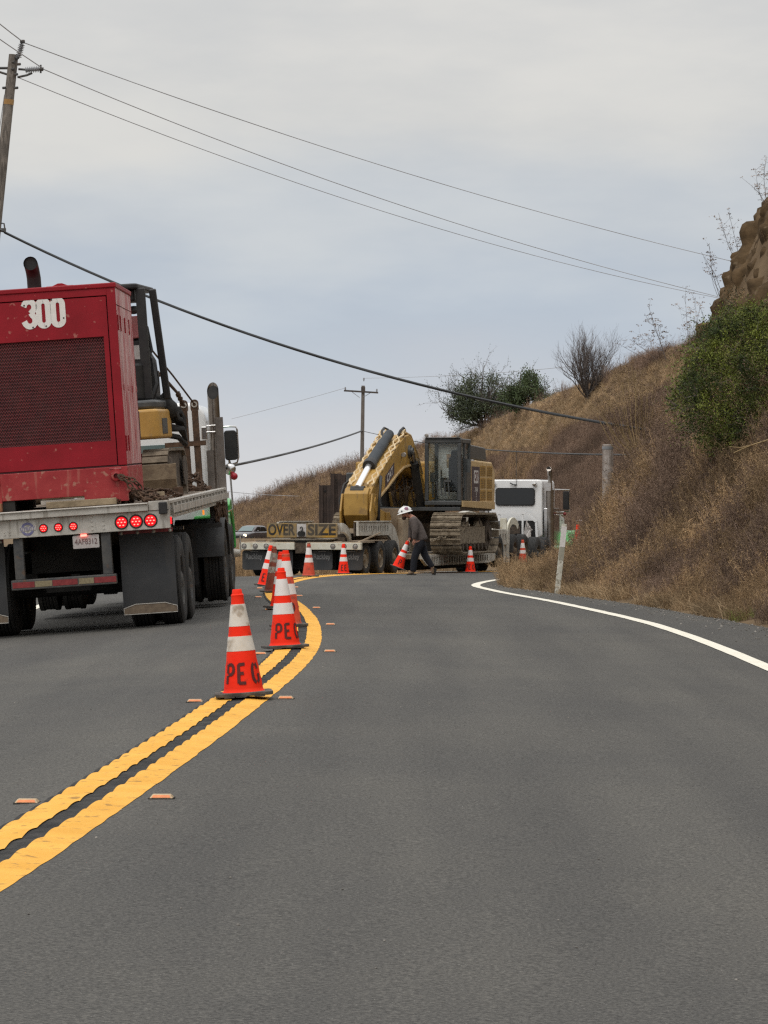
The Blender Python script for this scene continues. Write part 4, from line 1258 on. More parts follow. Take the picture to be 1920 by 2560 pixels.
m = MB(); m.ball((0.52, -0.2, 2.42), 0.11, 10, 6, (1.2, 0.6, 0.5)); m.build('cap', M['cat_grey'], ME, smooth=60)
for (x, y), (x2, y2) in (((0.75, -0.62), (0.68, -0.60)), ((0.83, -0.05), (0.84, 0.1)), ((-0.62, -0.62), (-0.62, -0.6)), ((-0.66, 0.75), (-0.7, 0.7))):
    m = MB(); m.beam((x2, y2, 1.25), (x - 0.07, y, 2.68), 0.12 if x < 0.8 else 0.09, 0.09)
    m.build('canopy_post', M['black'], ME, bevel=0.015)
m = MB(); m.tube([(0.50, -0.10, 2.28), (0.58, 0.05, 2.27), (0.62, 0.2, 2.2), (0.66, 0.2, 1.9), (0.62, 0.1, 1.78)], 0.025, 8); m.build('grab_rail', M['black'], ME, smooth=40)
m = MB(); m.prism(rrect(-0.76, 0.66, -0.78, 0.95, 0.12, 4), 'z', 2.67, 2.74); m.bx(-0.70, 0.34, -0.70, -0.62, 2.42, 2.668); m.bx(0.34, 0.60, -0.60, 0.1, 2.52, 2.668)
cn = m.build('canopy', M['black'], ME, bevel=0.02)
m = MB(); m.bx(0.10, 0.26, -0.76, -0.705, 2.46, 2.62); m.build('work_lamp', M['lens_clear'], cn, bevel=0.015)
# folded boom, hoses
m = MB(); m.beam((-0.3, 0.9, 0.9), (-0.3, 1.9, 1.35), 0.24, 0.3); m.beam((-0.3, 1.9, 1.35), (-0.3, 2.3, 0.5), 0.2, 0.26); m.build('boom', M['mini_yellow'], ME, bevel=0.02)
m = MB()
hr = random.Random(4)
for k in range(7):
    z = 0.80 + 0.055 * k
    m.tube([(0.45, 0.30 + 0.03 * k, z), (0.74 + hr.uniform(-.03, .03), 0.42, z + hr.uniform(-.02, .05)), (0.90 + hr.uniform(-.06, .06), 0.6, z - 0.02 + hr.uniform(-.05, .03)), (0.92, 1.0, z - 0.15)], 0.038, 7)
for k in range(4): m.tube([(0.62, 0.2, 1.15 + 0.05 * k), (0.80 + 0.02 * k, 0.3, 1.34 - 0.05 * k), (0.90, 0.5, 1.08 - 0.03 * k)], 0.035, 7)
m.ball((0.82, 0.3, 1.12), 0.13, 10, 6)
m.build('hose_bundle', M['black_matte'], ME, smooth=50)

# ------------------------------------------------------------------ tractor unit pulling the flatbed
TR = thing('semi_tractor', 'white semi tractor with green lower body and chrome exhaust stacks, pulling the loaded flatbed', 'truck', (-3.40, 49.6, EYE - 1.27), (0.6, -3.2, -1.2))
for y in (0.7, 2.05):
    for s in (-1, 1):
        for x in (0.80, 1.14): wheel(TR, (s * x, y, 0.52), 0.52, 0.28, rim=M['alu_dark'], side=s, lugs=(y < 1))
for s in (-1, 1): wheel(TR, (s * 0.88, 6.6, 0.52), 0.52, 0.26, rim=M['chrome'], side=s)
m = MB()
for s in (-1, 1): m.bx(s * 0.43 - 0.05, s * 0.43 + 0.05, -0.3, 7.4, 0.72, 1.0)
m.bx(-0.8, 0.8, 0.65, 0.75, 0.45, 0.6); m.bx(-0.8, 0.8, 2.0, 2.1, 0.45, 0.6); m.bx(-0.5, 0.5, 0.9, 1.8, 1.0, 1.15); m.bx(-0.9, 0.9, -0.25, -0.15, 0.55, 1.0)
m.build('chassis', M['black_matte'], TR)
for s in (-1, 1):
    m = MB(); m.prism(arc(0.7, 0.5, 0.62, 0.62, 10, 170, 12) + arc(0.7, 0.5, 0.60, 0.60, 170, 10, 12), 'x', s * 0.62, s * 1.30); m.build('wheel_fender', M['black'], TR, smooth=40)
    m = MB(); m.bx(s * 0.62, s * 1.30, -0.20, -0.17, 1.0, 1.06); m.bx(s * 0.60, s * 0.95, -0.19, -0.18, 0.25, 1.0); m.build('mudflap', M['black'], TR)
m = MB(); m.bx(0.5, 0.80, -0.24, -0.20, 0.98, 1.05); m.build('flap_hanger', M['chrome'], TR, bevel=0.01)
# cab
prof = rrect(-0.94, 0.94, 0.95, 2.76, 0.26, 7)
m = MB(); m.prism(prof, 'y', 3.15, 5.2); cab = m.build('cab', M['white_paint'], TR, smooth=40, bevel=0.05, seg=3)
m = MB(); m.prism(rrect(-0.66, 0.62, 1.72, 2.18, 0.10, 5), 'y', 3.135, 3.155); m.build('rear_window', M['glass_teal'], cab)
m = MB(); m.bx(0.975, 0.99, 4.0, 4.9, 1.8, 2.5); m.build('side_window', M['glass_dark'], cab)
m = MB(); m.prism([(5.2, 1.0), (7.3, 1.0), (7.3, 1.75), (6.9, 1.95), (5.2, 2.1)], 'x', -0.85, 0.85); m.build('hood', M['white_paint'], TR, bevel=0.06, seg=3)
for s in (-1, 1):
    m = MB(); m.prism(arc(6.6, 0.62, 0.72, 0.74, 0, 120, 14) + arc(6.6, 0.58, 0.62, 0.60, 120, 0, 14), 'x', s * 0.60, s * 1.02); m.build('front_fender', M['green_paint'], TR, smooth=40, bevel=0.02)
    m = MB(); m.bx(s * 0.70, s * 1.08, 3.0, 5.3, 0.72, 1.14); m.build('lower_body', M['green_paint'], TR, bevel=0.03)
    m = MB(); m.cyl((s * 0.86, 2.85, 0.58), (s * 0.86, 5.0, 0.58), 0.26, n=24); m.build('fuel_tank', M['chrome'], TR, smooth=40)
    # stack: shield, muffler, pipe with slash cut
    x = s * 1.08
    m = MB(); m.cyl((x, 2.90, 0.95), (x, 2.90, 2.06), 0.115, n=24); m.bx(x - 0.13, x - 0.03, 2.78, 2.80, 1.0, 2.06); m.bx(x + 0.02, x + 0.13, 2.74, 2.76, 1.0, 2.52)
    st = m.build('exhaust_stack', M['stack'], TR, smooth=40)
    m = MB(); n = 24; b = 0
    r = 0.082
    vs = [(x + r * math.cos(2 * PI * j / n), 2.90 + r * math.sin(2 * PI * j / n), 2.06) for j in range(n)] + \
         [(x + r * math.cos(2 * PI * j / n), 2.90 + r * math.sin(2 * PI * j / n), 2.90 + 1.5 * r * math.sin(2 * PI * j / n)) for j in range(n)]
    m.add(vs, [(j, (j + 1) % n, n + (j + 1) % n, n + j) for j in range(n)])
    m.build('stack_pipe', M['stack'], st, smooth=40)
    m = MB(); rr = r * 0.9
    m.add([(x + rr * math.cos(2 * PI * j / n), 2.90 + rr * math.sin(2 * PI * j / n), 2.865 + 1.5 * rr * math.sin(2 * PI * j / n)) for j in range(n)], [tuple(range(n))])
    m.build('stack_bore', M['black_matte'], st)
    m = MB(); m.bx(x - 0.12, x + 0.02, 2.78, 3.18, 2.30, 2.33); m.bx(x - 0.19, x - 0.11, 2.80, 2.84, 2.22, 2.40); m.bx(x - 0.12, x + 0.06, 2.78, 2.82, 2.40, 2.42); m.build('stack_clamp', M['chrome'], st, bevel=0.01)
    # mirror
    mx = s * 1.16
    m = MB(); m.prism(rrect(mx - 0.09, mx + 0.09, 1.92, 2.36, 0.04, 4), 'y', 5.0, 5.10); mi = m.build('mirror', M['black'], TR, bevel=0.012)
    m = MB(); m.tube([(s * 0.95, 5.05, 2.41), (mx - 0.02, 5.05, 2.42), (mx + s * 0.09, 5.05, 2.41), (mx + s * 0.105, 5.05, 2.36), (mx + s * 0.105, 5.05, 1.96), (mx + s * 0.08, 5.05, 1.88), (s * 1.14, 5.05, 1.86), (s * 1.12, 5.05, 2.05), (s * 1.14, 5.05, 1.2), (s * 1.0, 5.05, 1.14)], 0.014, 8)
    m.build('mirror_bracket', M['chrome'], mi, smooth=40)
    m = MB(); m.ball((mx - 0.03, 4.98, 1.79), 0.09, 14, 8, (1, 0.6, 1)); m.build('round_mirror', M['chrome'], mi, smooth=60)
m = MB(); m.ball((1.19, 4.93, 1.68), 0.055, 14, 10); m.build('red_ball', mat('ball_red', (0.36, 0.01, 0.025), rough=0.4), TR, smooth=60)
m = MB(); m.cyl((1.02, 6.6, 0.52), (1.12, 6.6, 0.52), 0.07, 0.05, 16); m.cyl((1.13, 6.55, 0.55), (1.13, 6.55, 0.80), 0.012, n=6); m.build('hub_cap', M['alu'], TR, smooth=40)
# ------------------------------------------------------------------ low trailer
LB = thing('lowboy_trailer', 'dusty white lowbed heavy haul trailer carrying the yellow excavator round the bend', 'trailer', (-1.96, 88, EYE - 1.53), (0, 0, -15))
def ladder(m, x0, x1, y0, y1, z0, z1, n, bar=0.35, rail=0.25):
    """a plate pierced by a row of slots, built as two rails and the bars between"""
    h = z1 - z0
    m.bx(x0, x1, y0, y1, z0, z0 + h * rail); m.bx(x0, x1, y0, y1, z1 - h * rail, z1)
    p = (y1 - y0) / n
    for i in range(n + 1):
        c = y0 + i * p
        a, b = max(y0, c - p * bar / 2), min(y1, c + p * bar / 2)
        m.bx(x0 + 0.001, x1 - 0.001, a, b, z0 + h * rail, z1 - h * rail)
for x0, x1, xsn in ((-1.5, -0.14, (-1.38, -1.105, -0.83)), (0.15, 1.5, (0.816, 1.09, 1.365))):
    m = MB(); m.bx(x0, x1, -0.15, 0.0, 0.635, 0.80); rb = m.build('rear_bumper', M['trailer_pale'], LB, bevel=0.01)
    m = MB(); m.bx(x0 + 0.02, x1 - 0.02, -0.10, 1.2, 0.80, 0.82); m.build('fender_plate', M['trailer_tan'], LB)
    for x in xsn:
        m = MB(); m.lathe([(0.046, -0.152), (0.060, -0.160), (0.064, -0.150)], 20, (x, 0, 0.715), 'Y'); r_ = m.build('rear_lamp', M['cat_grey'], LB, smooth=40)
        m = MB(); m.lathe([(0.050, -0.152), (0.040, -0.160), (0.001, -0.164)], 20, (x, 0, 0.715), 'Y'); m.build('lens', M['lens_clear'], r_, smooth=40)
for x0, x1 in ((-1.48, -0.88), (-0.80, -0.22), (0.25, 0.76), (0.93, 1.5)):
    m = MB(); m.prism(rrect(x0, x1, 0.15, 0.62, 0.07, 4), 'y', 0.02, 0.035); fl = m.build('mudflap', M['flap'], LB, bevel=0.003)
    c = (x0 + x1) / 2
    lettering('flap_text', 'Rackley', 0.17, M['flap_text'], fl, lambda x, z: (c + x, 0.016, 0.47 + z), width=0.42, bold=0.004)
    m = MB(); m.bx(c - 0.10, c + 0.10, 0.008, 0.018, 0.585, 0.602); m.bx(c - 0.15, c + 0.18, 0.014, 0.018, 0.405, 0.413); m.build('flap_bar', M['flap_text'], fl)
# booster frame
m = MB(); m.bx(-0.30, 0.30, 0.1, 6.2, 0.82, 1.0); m.bx(-0.9, 0.9, 0.6, 0.8, 0.83, 0.92); m.bx(-0.14, 0.15, -0.05, 0.1, 0.55, 0.80); m.cyl((0, -0.06, 0.65), (0, 0.1, 0.65), 0.07); m.build('booster_spine', M['mud_dark'], LB)
m = MB(); m.prism([(-0.78, 0.90), (0.72, 0.90), (0.66, 0.86), (-0.72, 0.86)], 'y', 0.05, 0.60); m.build('turntable_plate', M['trailer_white'], LB)
m = MB(); m.bx(-0.62, 0.6, 0.04, 0.7, 0.70, 0.855); m.build('turntable_block', M['black_matte'], LB)
for s in (-1, 1):
    m = MB(); x0, x1 = (0.93, 0.99)
    if s > 0: m.prism([(0.05, 1.27)] + arc(0.05, 0.80, 0.85, 0.47, 90, 5, 8) + [(0.78, 0.72)] + arc(0.05, 0.80, 0.68, 0.25, 5, 90, 8), 'x', x0, x1)
    if s > 0: m.build('rear_arch', M['trailer_white'], LB, bevel=0.006)
    x0, x1 = (1.14, 1.20) if s > 0 else (-0.84, -0.78)
    m = MB(); ladder(m, x0, x1, 0.75, 3.55, 0.96, 1.29, 13, bar=0.55, rail=0.30)
    m.prism([(3.55, 1.29), (3.85, 1.25), (4.20, 1.12), (4.50, 0.84), (4.62, 0.52), (4.30, 0.46), (4.05, 0.74), (3.55, 0.96)], 'x', x0, x1)
    m.bx(x0 - 0.06 * s, x1 + 0.03, 0.75, 3.7, 1.291, 1.312)
    m.build('booster_side', M['trailer_white'], LB, bevel=0.004)
m = MB(); m.bx(0.17, 0.95, -0.06, -0.03, 1.00, 1.265); m.build('rear_panel', M['trailer_white'], LB)
m = MB()
for k in range(3): m.cyl((0.42 + 0.14 * k, -0.061, 1.10), (0.42 + 0.14 * k, -0.07, 1.10), 0.03, n=10)
m.build('panel_hole', M['mud_dark'], LB)
for y in (0.80, 2.15, 3.5):
    for s in (-1, 1):
        for x in (0.90, 1.25): wheel(LB, (s * x, y, 0.42), 0.42, 0.27, rim=M['mud'], side=s)
m = MB()
for y in (0.80, 2.15, 3.5): m.cyl((-1.0, y, 0.42), (1.0, y, 0.42), 0.07); m.bx(-0.6, 0.6, y - 0.3, y + 0.3, 0.5, 0.8)
m.build('axle', M['black_matte'], LB)
m = MB(); m.beam((1.25, 0.5, 0.80), (1.28, 2.4, 1.02), 0.04, 0.03); m.bx(0.95, 1.35, 0.7, 2.8, 0.83, 0.85); m.build('tie_rod', M['trailer_tan'], LB)
# black box added for the shade between the tyres under the frame
m = MB(); m.bx(-0.72, 0.72, 0.5, 4.0, 0.16, 0.62); m.build('booster_shade_box', M['black_matte'], LB)
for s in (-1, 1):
    m = MB(); m.bx(s * 1.06, s * 1.10, 0.8, 3.6, 0.95, 1.27); m.build('slot_shade_plate', M['mud_dark'], LB)  # dark backing added so the side slots read as shaded holes
# well deck
m = MB(); m.bx(-1.1, 1.1, 6.3, 13.2, 0.05, 0.335); m.build('deck_shade_box', M['black_matte'], LB)  # black box added as the shadow below the deck
m = MB(); m.bx(-0.7, 0.7, 13.6, 18.6, 0.08, 0.79); m.build('jeep_shade_box', M['black_matte'], LB)  # black filler, stands in for the shade under the jeep
m = MB(); m.bx(-1.42, 1.42, 6.0, 13.6, 0.34, 0.455); m.build('deck', M['trailer_tan'], LB)
for s in (-1, 1):
    x0, x1 = (1.423, 1.50) if s > 0 else (-1.50, -1.423)
    m = MB(); ladder(m, x0, x1, 6.6, 12.9, 0.16, 0.44, 24, bar=0.42, rail=0.22)
    m.prism([(5.7, 0.52), (6.6, 0.44), (6.6, 0.16), (6.2, 0.17), (5.7, 0.34)], 'x', x0, x1); m.prism([(12.9, 0.44), (13.7, 0.40), (13.7, 0.22), (12.9, 0.16)], 'x', x0, x1)
    m.build('deck_side', M['trailer_white'], LB, bevel=0.006)
m = MB(); m.prism([(4.4, 0.75), (5.4, 0.85), (6.3, 0.46), (6.3, 0.30), (5.0, 0.45)], 'x', -0.9, 0.9); m.build('rear_ramp', M['trailer_tan'], LB, bevel=0.01)
m = MB(); m.bx(-0.30, 0.98, 5.35, 5.9, 0.86, 1.62); m.bx(0.99, 1.12, 5.2, 5.8, 0.62, 1.38); m.build('counterweight_block', M['trailer_tan'], LB, bevel=0.02)
m = MB(); m.bx(0.10, 0.50, 5.30, 5.348, 1.30, 1.56); m.bx(-0.2, 0.0, 5.30, 5.348, 1.30, 1.45); m.build('block_recess', M['mud_dark'], LB)
# gooseneck and jeep dolly
for s in (-1, 1):
    x = 0.55 * s
    m = MB(); m.prism([(12.6, 1.45), (14.2, 1.56), (15.4, 1.50), (16.2, 1.20), (16.2, 1.0), (15.2, 1.22), (14.0, 1.30), (13.2, 0.9), (12.9, 0.42), (12.6, 0.42)], 'x', x - 0.10, x + 0.10); m.build('gooseneck_arm', M['trailer_white'], LB, bevel=0.01)
    x = 1.15 * s
    m = MB()
    m.prism(arc(17.3, 0.80, 0.85, 0.58, 180, 40, 10) + arc(17.3, 0.76, 0.68, 0.42, 40, 180, 10), 'x', x - 0.03, x + 0.03)
    m.bx(x - 0.16, x + 0.02, 16.42, 16.50, 0.80, 1.36)
    m.build('jeep_side', M['trailer_pale'], LB, bevel=0.01)
    m = MB()
    ladder(m, x - 0.02, x + 0.06, 14.2, 16.3, 0.62, 1.05, 7, bar=0.6, rail=0.32); m.bx(x - 0.04, x + 0.1, 16.3, 16.5, 0.1, 1.03)
    m.build('jeep_frame', M['trailer_white'], LB, bevel=0.006)
    for y in (15.0, 16.9, 18.2):
        for xx in (0.86, 1.2): wheel(LB, (s * xx, y, 0.45), 0.45, 0.26, rim=M['mud_track'], side=s)
m = MB(); m.bx(-0.9, 0.9, 14.0, 18.6, 0.8, 1.0); m.bx(-0.4, 0.4, 18.6, 21.5, 0.9, 1.1); m.build('jeep_chassis', M['mud_dark'], LB)
m = MB()
hr = random.Random(2)
for k in range(6):
    m.tube([(0.7 + 0.12 * k, 13.4, 1.0), (0.8 + 0.1 * k, 13.7, 1.05 + hr.uniform(-.1, .2)), (0.9 + 0.08 * k, 14.1, 0.9), (1.1, 14.5, 0.8 + 0.05 * k)], 0.04, 7)
m.prism([(13.2, 0.75), (14.5, 1.15), (14.6, 1.05), (13.3, 0.65)], 'x', 0.75, 1.3)
m.build('hose_and_tarp', M['trailer_white'], LB)
# oversize sign, hung on the rear
OS = thing('oversize_banner', 'worn yellow OVERSIZE sign in two boards hung on the rear of the low trailer', 'sign', (0, 0, 0))
OS.matrix_world = Matrix.Translation((-1.96, 88, EYE - 1.53)) @ Matrix.Rotation(R(-15), 4, 'Z') @ Matrix.Translation((-0.82, -0.12, 0.925))
for x0, x1, txt in ((0, 0.735, 'OVER'), (0.975, 1.74, 'SIZE')):
    m = MB(); m.bx(x0, x1, -0.015, 0.015, 0, 0.335); bd = m.build('sign_board', M['banner'], OS, bevel=0.004)
    lettering('sign_letters', txt, 0.31, M['banner_text'], bd, lambda x, z: ((x0 + x1) / 2 + x, -0.0175, 0.17 + z * 1.15), width=(x1 - x0) * 0.91, bold=0.010)
m = MB(); m.bx(0.74, 0.97, 0.0, 0.012, 0.02, 0.32); m.build('sign_gap_plate', M['decal_white'], OS)
m = MB(); m.prism(rrect(0.77, 0.95, 0.03, 0.15, 0.05, 4), 'y', -0.05, -0.005)
m.tube([(0.86 + x, -0.03, 0.20 + z) for x, z in arc(0, 0, 0.03, 0.05, -120, 170, 10)], 0.012, 6); m.bx(0.845, 0.875, -0.045, -0.02, 0.14, 0.17); m.build('tow_hook', M['black_matte'], OS)

# ------------------------------------------------------------------ large excavator (machine faces the rear of the trailer)
EO = Vector((-1.28, 88, EYE - 1.53))
EOFF = (0, 9.5, 0.46)
ER = thing('excavator', 'large dusty yellow tracked excavator with its boom folded forward, loaded on the low trailer', 'excavator', (0, 0, 0))
ER.matrix_world = Matrix.Translation(EO) @ Matrix.Rotation(R(-13), 4, 'Z') @ Matrix.Translation(EOFF)
EB = lambda: MB(EOFF)
TY0, TY1, TZ0, TZ1 = 7.0, 12.1, 0.465, 1.49
for s in (-1, 1):
    r = (TZ1 - TZ0) / 2; zc_ = (TZ0 + TZ1) / 2
    a, b = TY0 + r, TY1 - r
    per = 2 * (b - a) + 2 * PI * r
    def trk(t, rr):
        if t < b - a: return a + t, zc_ - rr, 0.0
        t -= b - a
        if t < PI * r: q = t / r; return b + rr * math.sin(q), zc_ - rr * math.cos(q), q
        t -= PI * r
        if t < b - a: return b - t, zc_ + rr, PI
        t -= b - a
        q = t / r; return a - rr * math.sin(q), zc_ + rr * math.cos(q), PI + q
    tr = EB(); xm = s * 1.295
    for k in range(64):
        y, z, q = trk(k / 64 * per, r - 0.06); tr.box((xm, y, z), (0.16, per / 64 * 0.98, 0.08), (math.degrees(q), 0, 0))
    track = tr.build('track', M['mud_dark'], ER)
    n = 48
    for k in range(n):
        y, z, q = trk((k + 0.5) / n * per, r - 0.015)
        sh = EB(); sh.box((xm, y, z), (0.79, per / n * 0.80, 0.022), (math.degrees(q), 0, 0))
        e = Euler((q, 0, 0)).to_matrix()
        for d in (-0.06, 0.06):
            c = Vector((xm, y, z)) + e @ Vector((0, d, -0.026)); sh.box(c, (0.79, 0.014, 0.032), (math.degrees(q), 0, 0))
        sh.build('track_shoe', M['mud'], track)
    f = EB(); f.bx(s * 1.12, s * 1.48, 7.6, 11.5, 0.70, 1.15); f.prism([(8.2, 1.15), (8.5, 1.28), (9.0, 1.28), (9.2, 1.15)], 'x', s * 1.40, s * 1.49); f.prism([(10.0, 1.15), (10.2, 1.30), (10.7, 1.30), (10.9, 1.15)], 'x', s * 1.40, s * 1.49)
    f.build('track_frame', M['mud'], ER, bevel=0.01)
    for k in range(8):
        g = EB(); g.cyl((s * 1.2, 7.85 + k * 0.49, 0.63), (s * 1.5, 7.85 + k * 0.49, 0.63), 0.10, n=12); g.build('track_roller', M['mud_dark'], ER)
    for y in (8.6, 10.45):
        g = EB(); g.cyl((s * 1.2, y, 1.30), (s * 1.5, y, 1.30), 0.09, n=12); g.build('carrier_roller', M['mud_dark'], ER)
    g = EB(); g.cyl((s * 1.2, TY0 + r, zc_), (s * 1.45, TY0 + r, zc_), r - 0.12, n=24); g.build('idler', M['mud_dark'], ER, smooth=40)
    g = EB(); g.cyl((s * 1.2, TY1 - r, zc_), (s * 1.5, TY1 - r, zc_), r - 0.14, n=20); g.cyl((s * 1.45, TY1 - r, zc_), (s * 1.56, TY1 - r, zc_), 0.2, n=16); g.build('sprocket', M['mud_dark'], ER, smooth=40)
g = EB(); g.bx(-0.9, 0.9, 8.6, 10.4, 0.75, 1.25); g.cyl((0, 9.5, 1.2), (0, 9.5, 1.60), 0.75, n=32); g.build('car_body', M['mud_dark'], ER)
# upper structure
g = EB(); g.bx(-1.55, 1.53, 7.75, 11.9, 1.56, 1.66); g.build('upper_frame', M['cat_grey'], ER, bevel=0.01)
side = [(9.05, 1.66), (12.0, 1.62), (12.25, 1.85), (12.25, 2.60), (11.85, 2.86), (9.05, 2.90)]
g = EB(); g.prism(side, 'x', 0.60, 1.55); body = g.build('engine_hood', M['cat_yellow_pale'], ER, bevel=0.05, seg=3)
g = EB(); g.prism([(9.05, 1.66), (12.1, 1.66), (12.25, 1.9), (12.25, 2.55), (11.8, 2.80), (9.05, 2.85)], 'x', -1.55, 0.595); g.build('counterweight', M['cat_yellow'], ER, bevel=0.05)
for i, y in enumerate((10.25, 11.12)):
    for j, z in enumerate((1.86, 2.18, 2.50)):
        g = EB(); g.bx(1.546, 1.556, y, y + 0.70, z - 0.02, z + 0.25); v = g.build('vent', M['cat_yellow'], body)
        g = EB()
        for q in range(5): g.bx(1.5565, 1.562, y + 0.03, y + 0.67, z + 0.005 + q * 0.046, z + 0.028 + q * 0.046)
        g.build('louvre', mat('louvre_shade', (0.22, 0.13, 0.035), rough=0.7) if not M.get('louvre') else M['louvre'], v)
g = EB(); g.bx(1.545, 1.555, 9.12, 10.18, 1.78, 2.72); dp = g.build('decal_panel', M['maroon'], body)
g = EB(); g.bx(1.5555, 1.558, 9.40, 9.98, 2.28, 2.62); g.build('decal_plate', M['decal_white'], dp)
lettering('decal_logo', 'CAT', 0.30, M['stencil'], dp, lambda x, z: (1.560, 9.69 + x - 9.5, 2.45 + z - 0.46), width=0.46, bold=0.01)
for k, (tx, z) in enumerate((('336', 2.12), ('E', 1.98), ('L', 1.86))):
    lettering('decal_text', tx, 0.16, M['decal_white'], dp, lambda x, zz: (1.5575, 9.70 + x - 9.5, z + zz - 0.46), width=None if len(tx) < 2 else 0.40, bold=0.006)
g = EB(); g.prism([(9.15, 2.92), (11.5, 2.88), (11.35, 3.24), (9.15, 3.30)], 'x', 1.16, 1.47); g.build('rear_housing', M['cat_grey'], ER, bevel=0.03)
g = EB(); g.bx(1.40, 1.545, 9.05, 9.5, 2.72, 2.90); g.build('pale_corner', M['decal_white'], body, bevel=0.02)
# yellow sill under cab
g = EB(); g.prism([(7.80, 1.66), (12.0, 1.60), (12.0, 1.80), (7.80, 1.82)], 'x', 1.556, 1.60); g.build('side_sill', M['cat_yellow_pale'], ER, bevel=0.01)
# cab: corner posts, roof, sills and panes
CX0, CX1, CY0, CY1, CZ0, CZ1 = 0.60, 1.56, 7.72, 9.02, 1.70, 3.42
cabp = EB()
def post(x, y, w=0.10, d=0.10): cabp.bx(x - w / 2, x + w / 2, y - d / 2, y + d / 2, CZ0 + 0.12, CZ1 - 0.12)
for x in (CX0 + 0.05, CX1 - 0.05):
    for y in (CY0 + 0.05, CY1 - 0.05): post(x, y)
post(CX1 - 0.04, CY0 + 0.62, 0.06, 0.16)
cabp.bx(CX0, CX1, CY0, CY1, CZ0, CZ0 + 0.12)
cabp.bx(CX0, CX1, CY0, CY0 + 0.22, CZ1 - 0.12, CZ1); cabp.bx(CX0, CX1, CY1 - 0.22, CY1, CZ1 - 0.12, CZ1)
cabp.bx(CX0, CX0 + 0.12, CY0 + 0.22, CY1 - 0.22, CZ1 - 0.12, CZ1); cabp.bx(CX1 - 0.12, CX1, CY0 + 0.22, CY1 - 0.22, CZ1 - 0.12, CZ1)
cabp.bx(CX1 - 0.06, CX1, CY0 + 0.70, CY1 - 0.1, CZ0 + 0.12, CZ0 + 1.05)
cabo = cabp.build('cab', M['cat_grey'], ER, bevel=0.025, seg=3)
g = EB()
fo = rrect(CX0 + 0.07, CX1 - 0.07, CZ0 + 0.12, CZ1 - 0.10, 0.02, 1)
gl = bpy.data.materials.new('cab_glass'); gl.use_nodes = True
t_ = gl.node_tree; t_.nodes.clear()
o_ = N(t_, 'ShaderNodeOutputMaterial'); tr_ = N(t_, 'ShaderNodeBsdfTransparent'); gs_ = N(t_, 'ShaderNodeBsdfGlossy'); gs_.inputs['Roughness'].default_value = 0.05
tr_.inputs[0].default_value = (0.90, 0.93, 0.92, 1)
lw_ = N(t_, 'ShaderNodeLayerWeight'); pw_ = N(t_, 'ShaderNodeMath', operation='POWER'); pw_.inputs[1].default_value = 3.0; t_.links.new(lw_.outputs['Facing'], pw_.inputs[0])
fr_ = N(t_, 'ShaderNodeMath', operation='MULTIPLY_ADD'); fr_.inputs[1].default_value = 0.5; fr_.inputs[2].default_value = 0.035; t_.links.new(pw_.outputs[0], fr_.inputs[0])
mx_ = N(t_, 'ShaderNodeMixShader'); t_.links.new(fr_.outputs[0], mx_.inputs[0]); t_.links.new(tr_.outputs[0], mx_.inputs[1]); t_.links.new(gs_.outputs[0], mx_.inputs[2]); t_.links.new(mx_.outputs[0], o_.inputs[0])
M['cab_glass'] = gl
g.bx(CX0 + 0.10, CX1 - 0.10, CY0 + 0.045, CY0 + 0.055, CZ0 + 0.12, CZ1 - 0.12); g.build('windscreen', gl, cabo)
g = EB(); g.bx(CX0 + 0.045, CX0 + 0.055, CY0 + 0.1, CY1 - 0.1, CZ0 + 0.3, CZ1 - 0.12); g.build('side_glass', gl, cabo)
g = EB(); g.bx(CX1 - 0.05, CX1 - 0.04, CY0 + 0.1, CY0 + 0.55, CZ0 + 0.12, CZ1 - 0.12); g.build('side_glass', gl, cabo)
g = EB(); g.bx(CX1 - 0.05, CX1 - 0.04, CY0 + 0.71, CY1 - 0.1, CZ0 + 1.05, CZ1 - 0.12); g.build('side_glass', gl, cabo)
g = EB()
fr = 0.11
g.bx(CX0 + 0.10, CX1 - 0.10, CY1 - 0.07, CY1 - 0.05, CZ0 + 0.12, CZ0 + 0.98); g.bx(CX0 + 0.1, CX0 + 0.32, CY1 - 0.069, CY1 - 0.051, CZ0 + 0.98, CZ1 - 0.12); g.bx(CX1 - 0.22, CX1 - 0.10, CY1 - 0.069, CY1 - 0.051, CZ0 + 0.98, CZ1 - 0.12); g.bx(CX0 + 0.32, CX1 - 0.22, CY1 - 0.069, CY1 - 0.051, CZ1 - 0.38, CZ1 - 0.12)
g.build('rear_wall', M['decal_white'], cabo)
g = EB(); g.prism(rrect(1.06, 1.44, 2.15, 2.98, 0.10, 4), 'y', 8.52, 8.66); g.prism(rrect(1.12, 1.38, 2.90, 3.14, 0.08, 4), 'y', 8.52, 8.62); g.bx(1.03, 1.47, 8.1, 8.6, 2.05, 2.2); g.build('seat', M['seat'], ER, bevel=0.03)
for x in (0.98, 1.48):
    g = EB(); g.bx(x - 0.05, x + 0.05, 8.1, 8.6, 2.15, 2.42); g.tube([(x, 8.05, 2.4), (x, 8.0, 2.62)], 0.025, 6); g.build('joystick_console', M['cat_grey'], ER, bevel=0.02)
g = EB(); g.tube([(0.80, 7.85, 1.9), (0.78, 7.9, 2.3), (0.84, 7.9, 2.5)], 0.03, 7); g.bx(0.72, 0.84, 7.85, 7.95, 2.3, 2.55); g.build('monitor', M['cat_grey'], ER)
g = EB()
for k in range(4): g.beam((0.95 + 0.10 * k, 7.74, CZ0 + 0.25), (0.92 + 0.10 * k, 7.74, CZ0 + 0.62), 0.03, 0.02)
g.bx(0.75, 1.45, 7.86, 8.1, CZ0 + 0.125, CZ0 + 0.16); g.build('foot_pedals', M['cat_grey'], ER)
g = EB(); g.bx(1.12, 1.30, 7.715, 7.722, CZ0 + 0.60, CZ0 + 0.66); g.build('cab_lettering', M['cat_grey'], cabo)
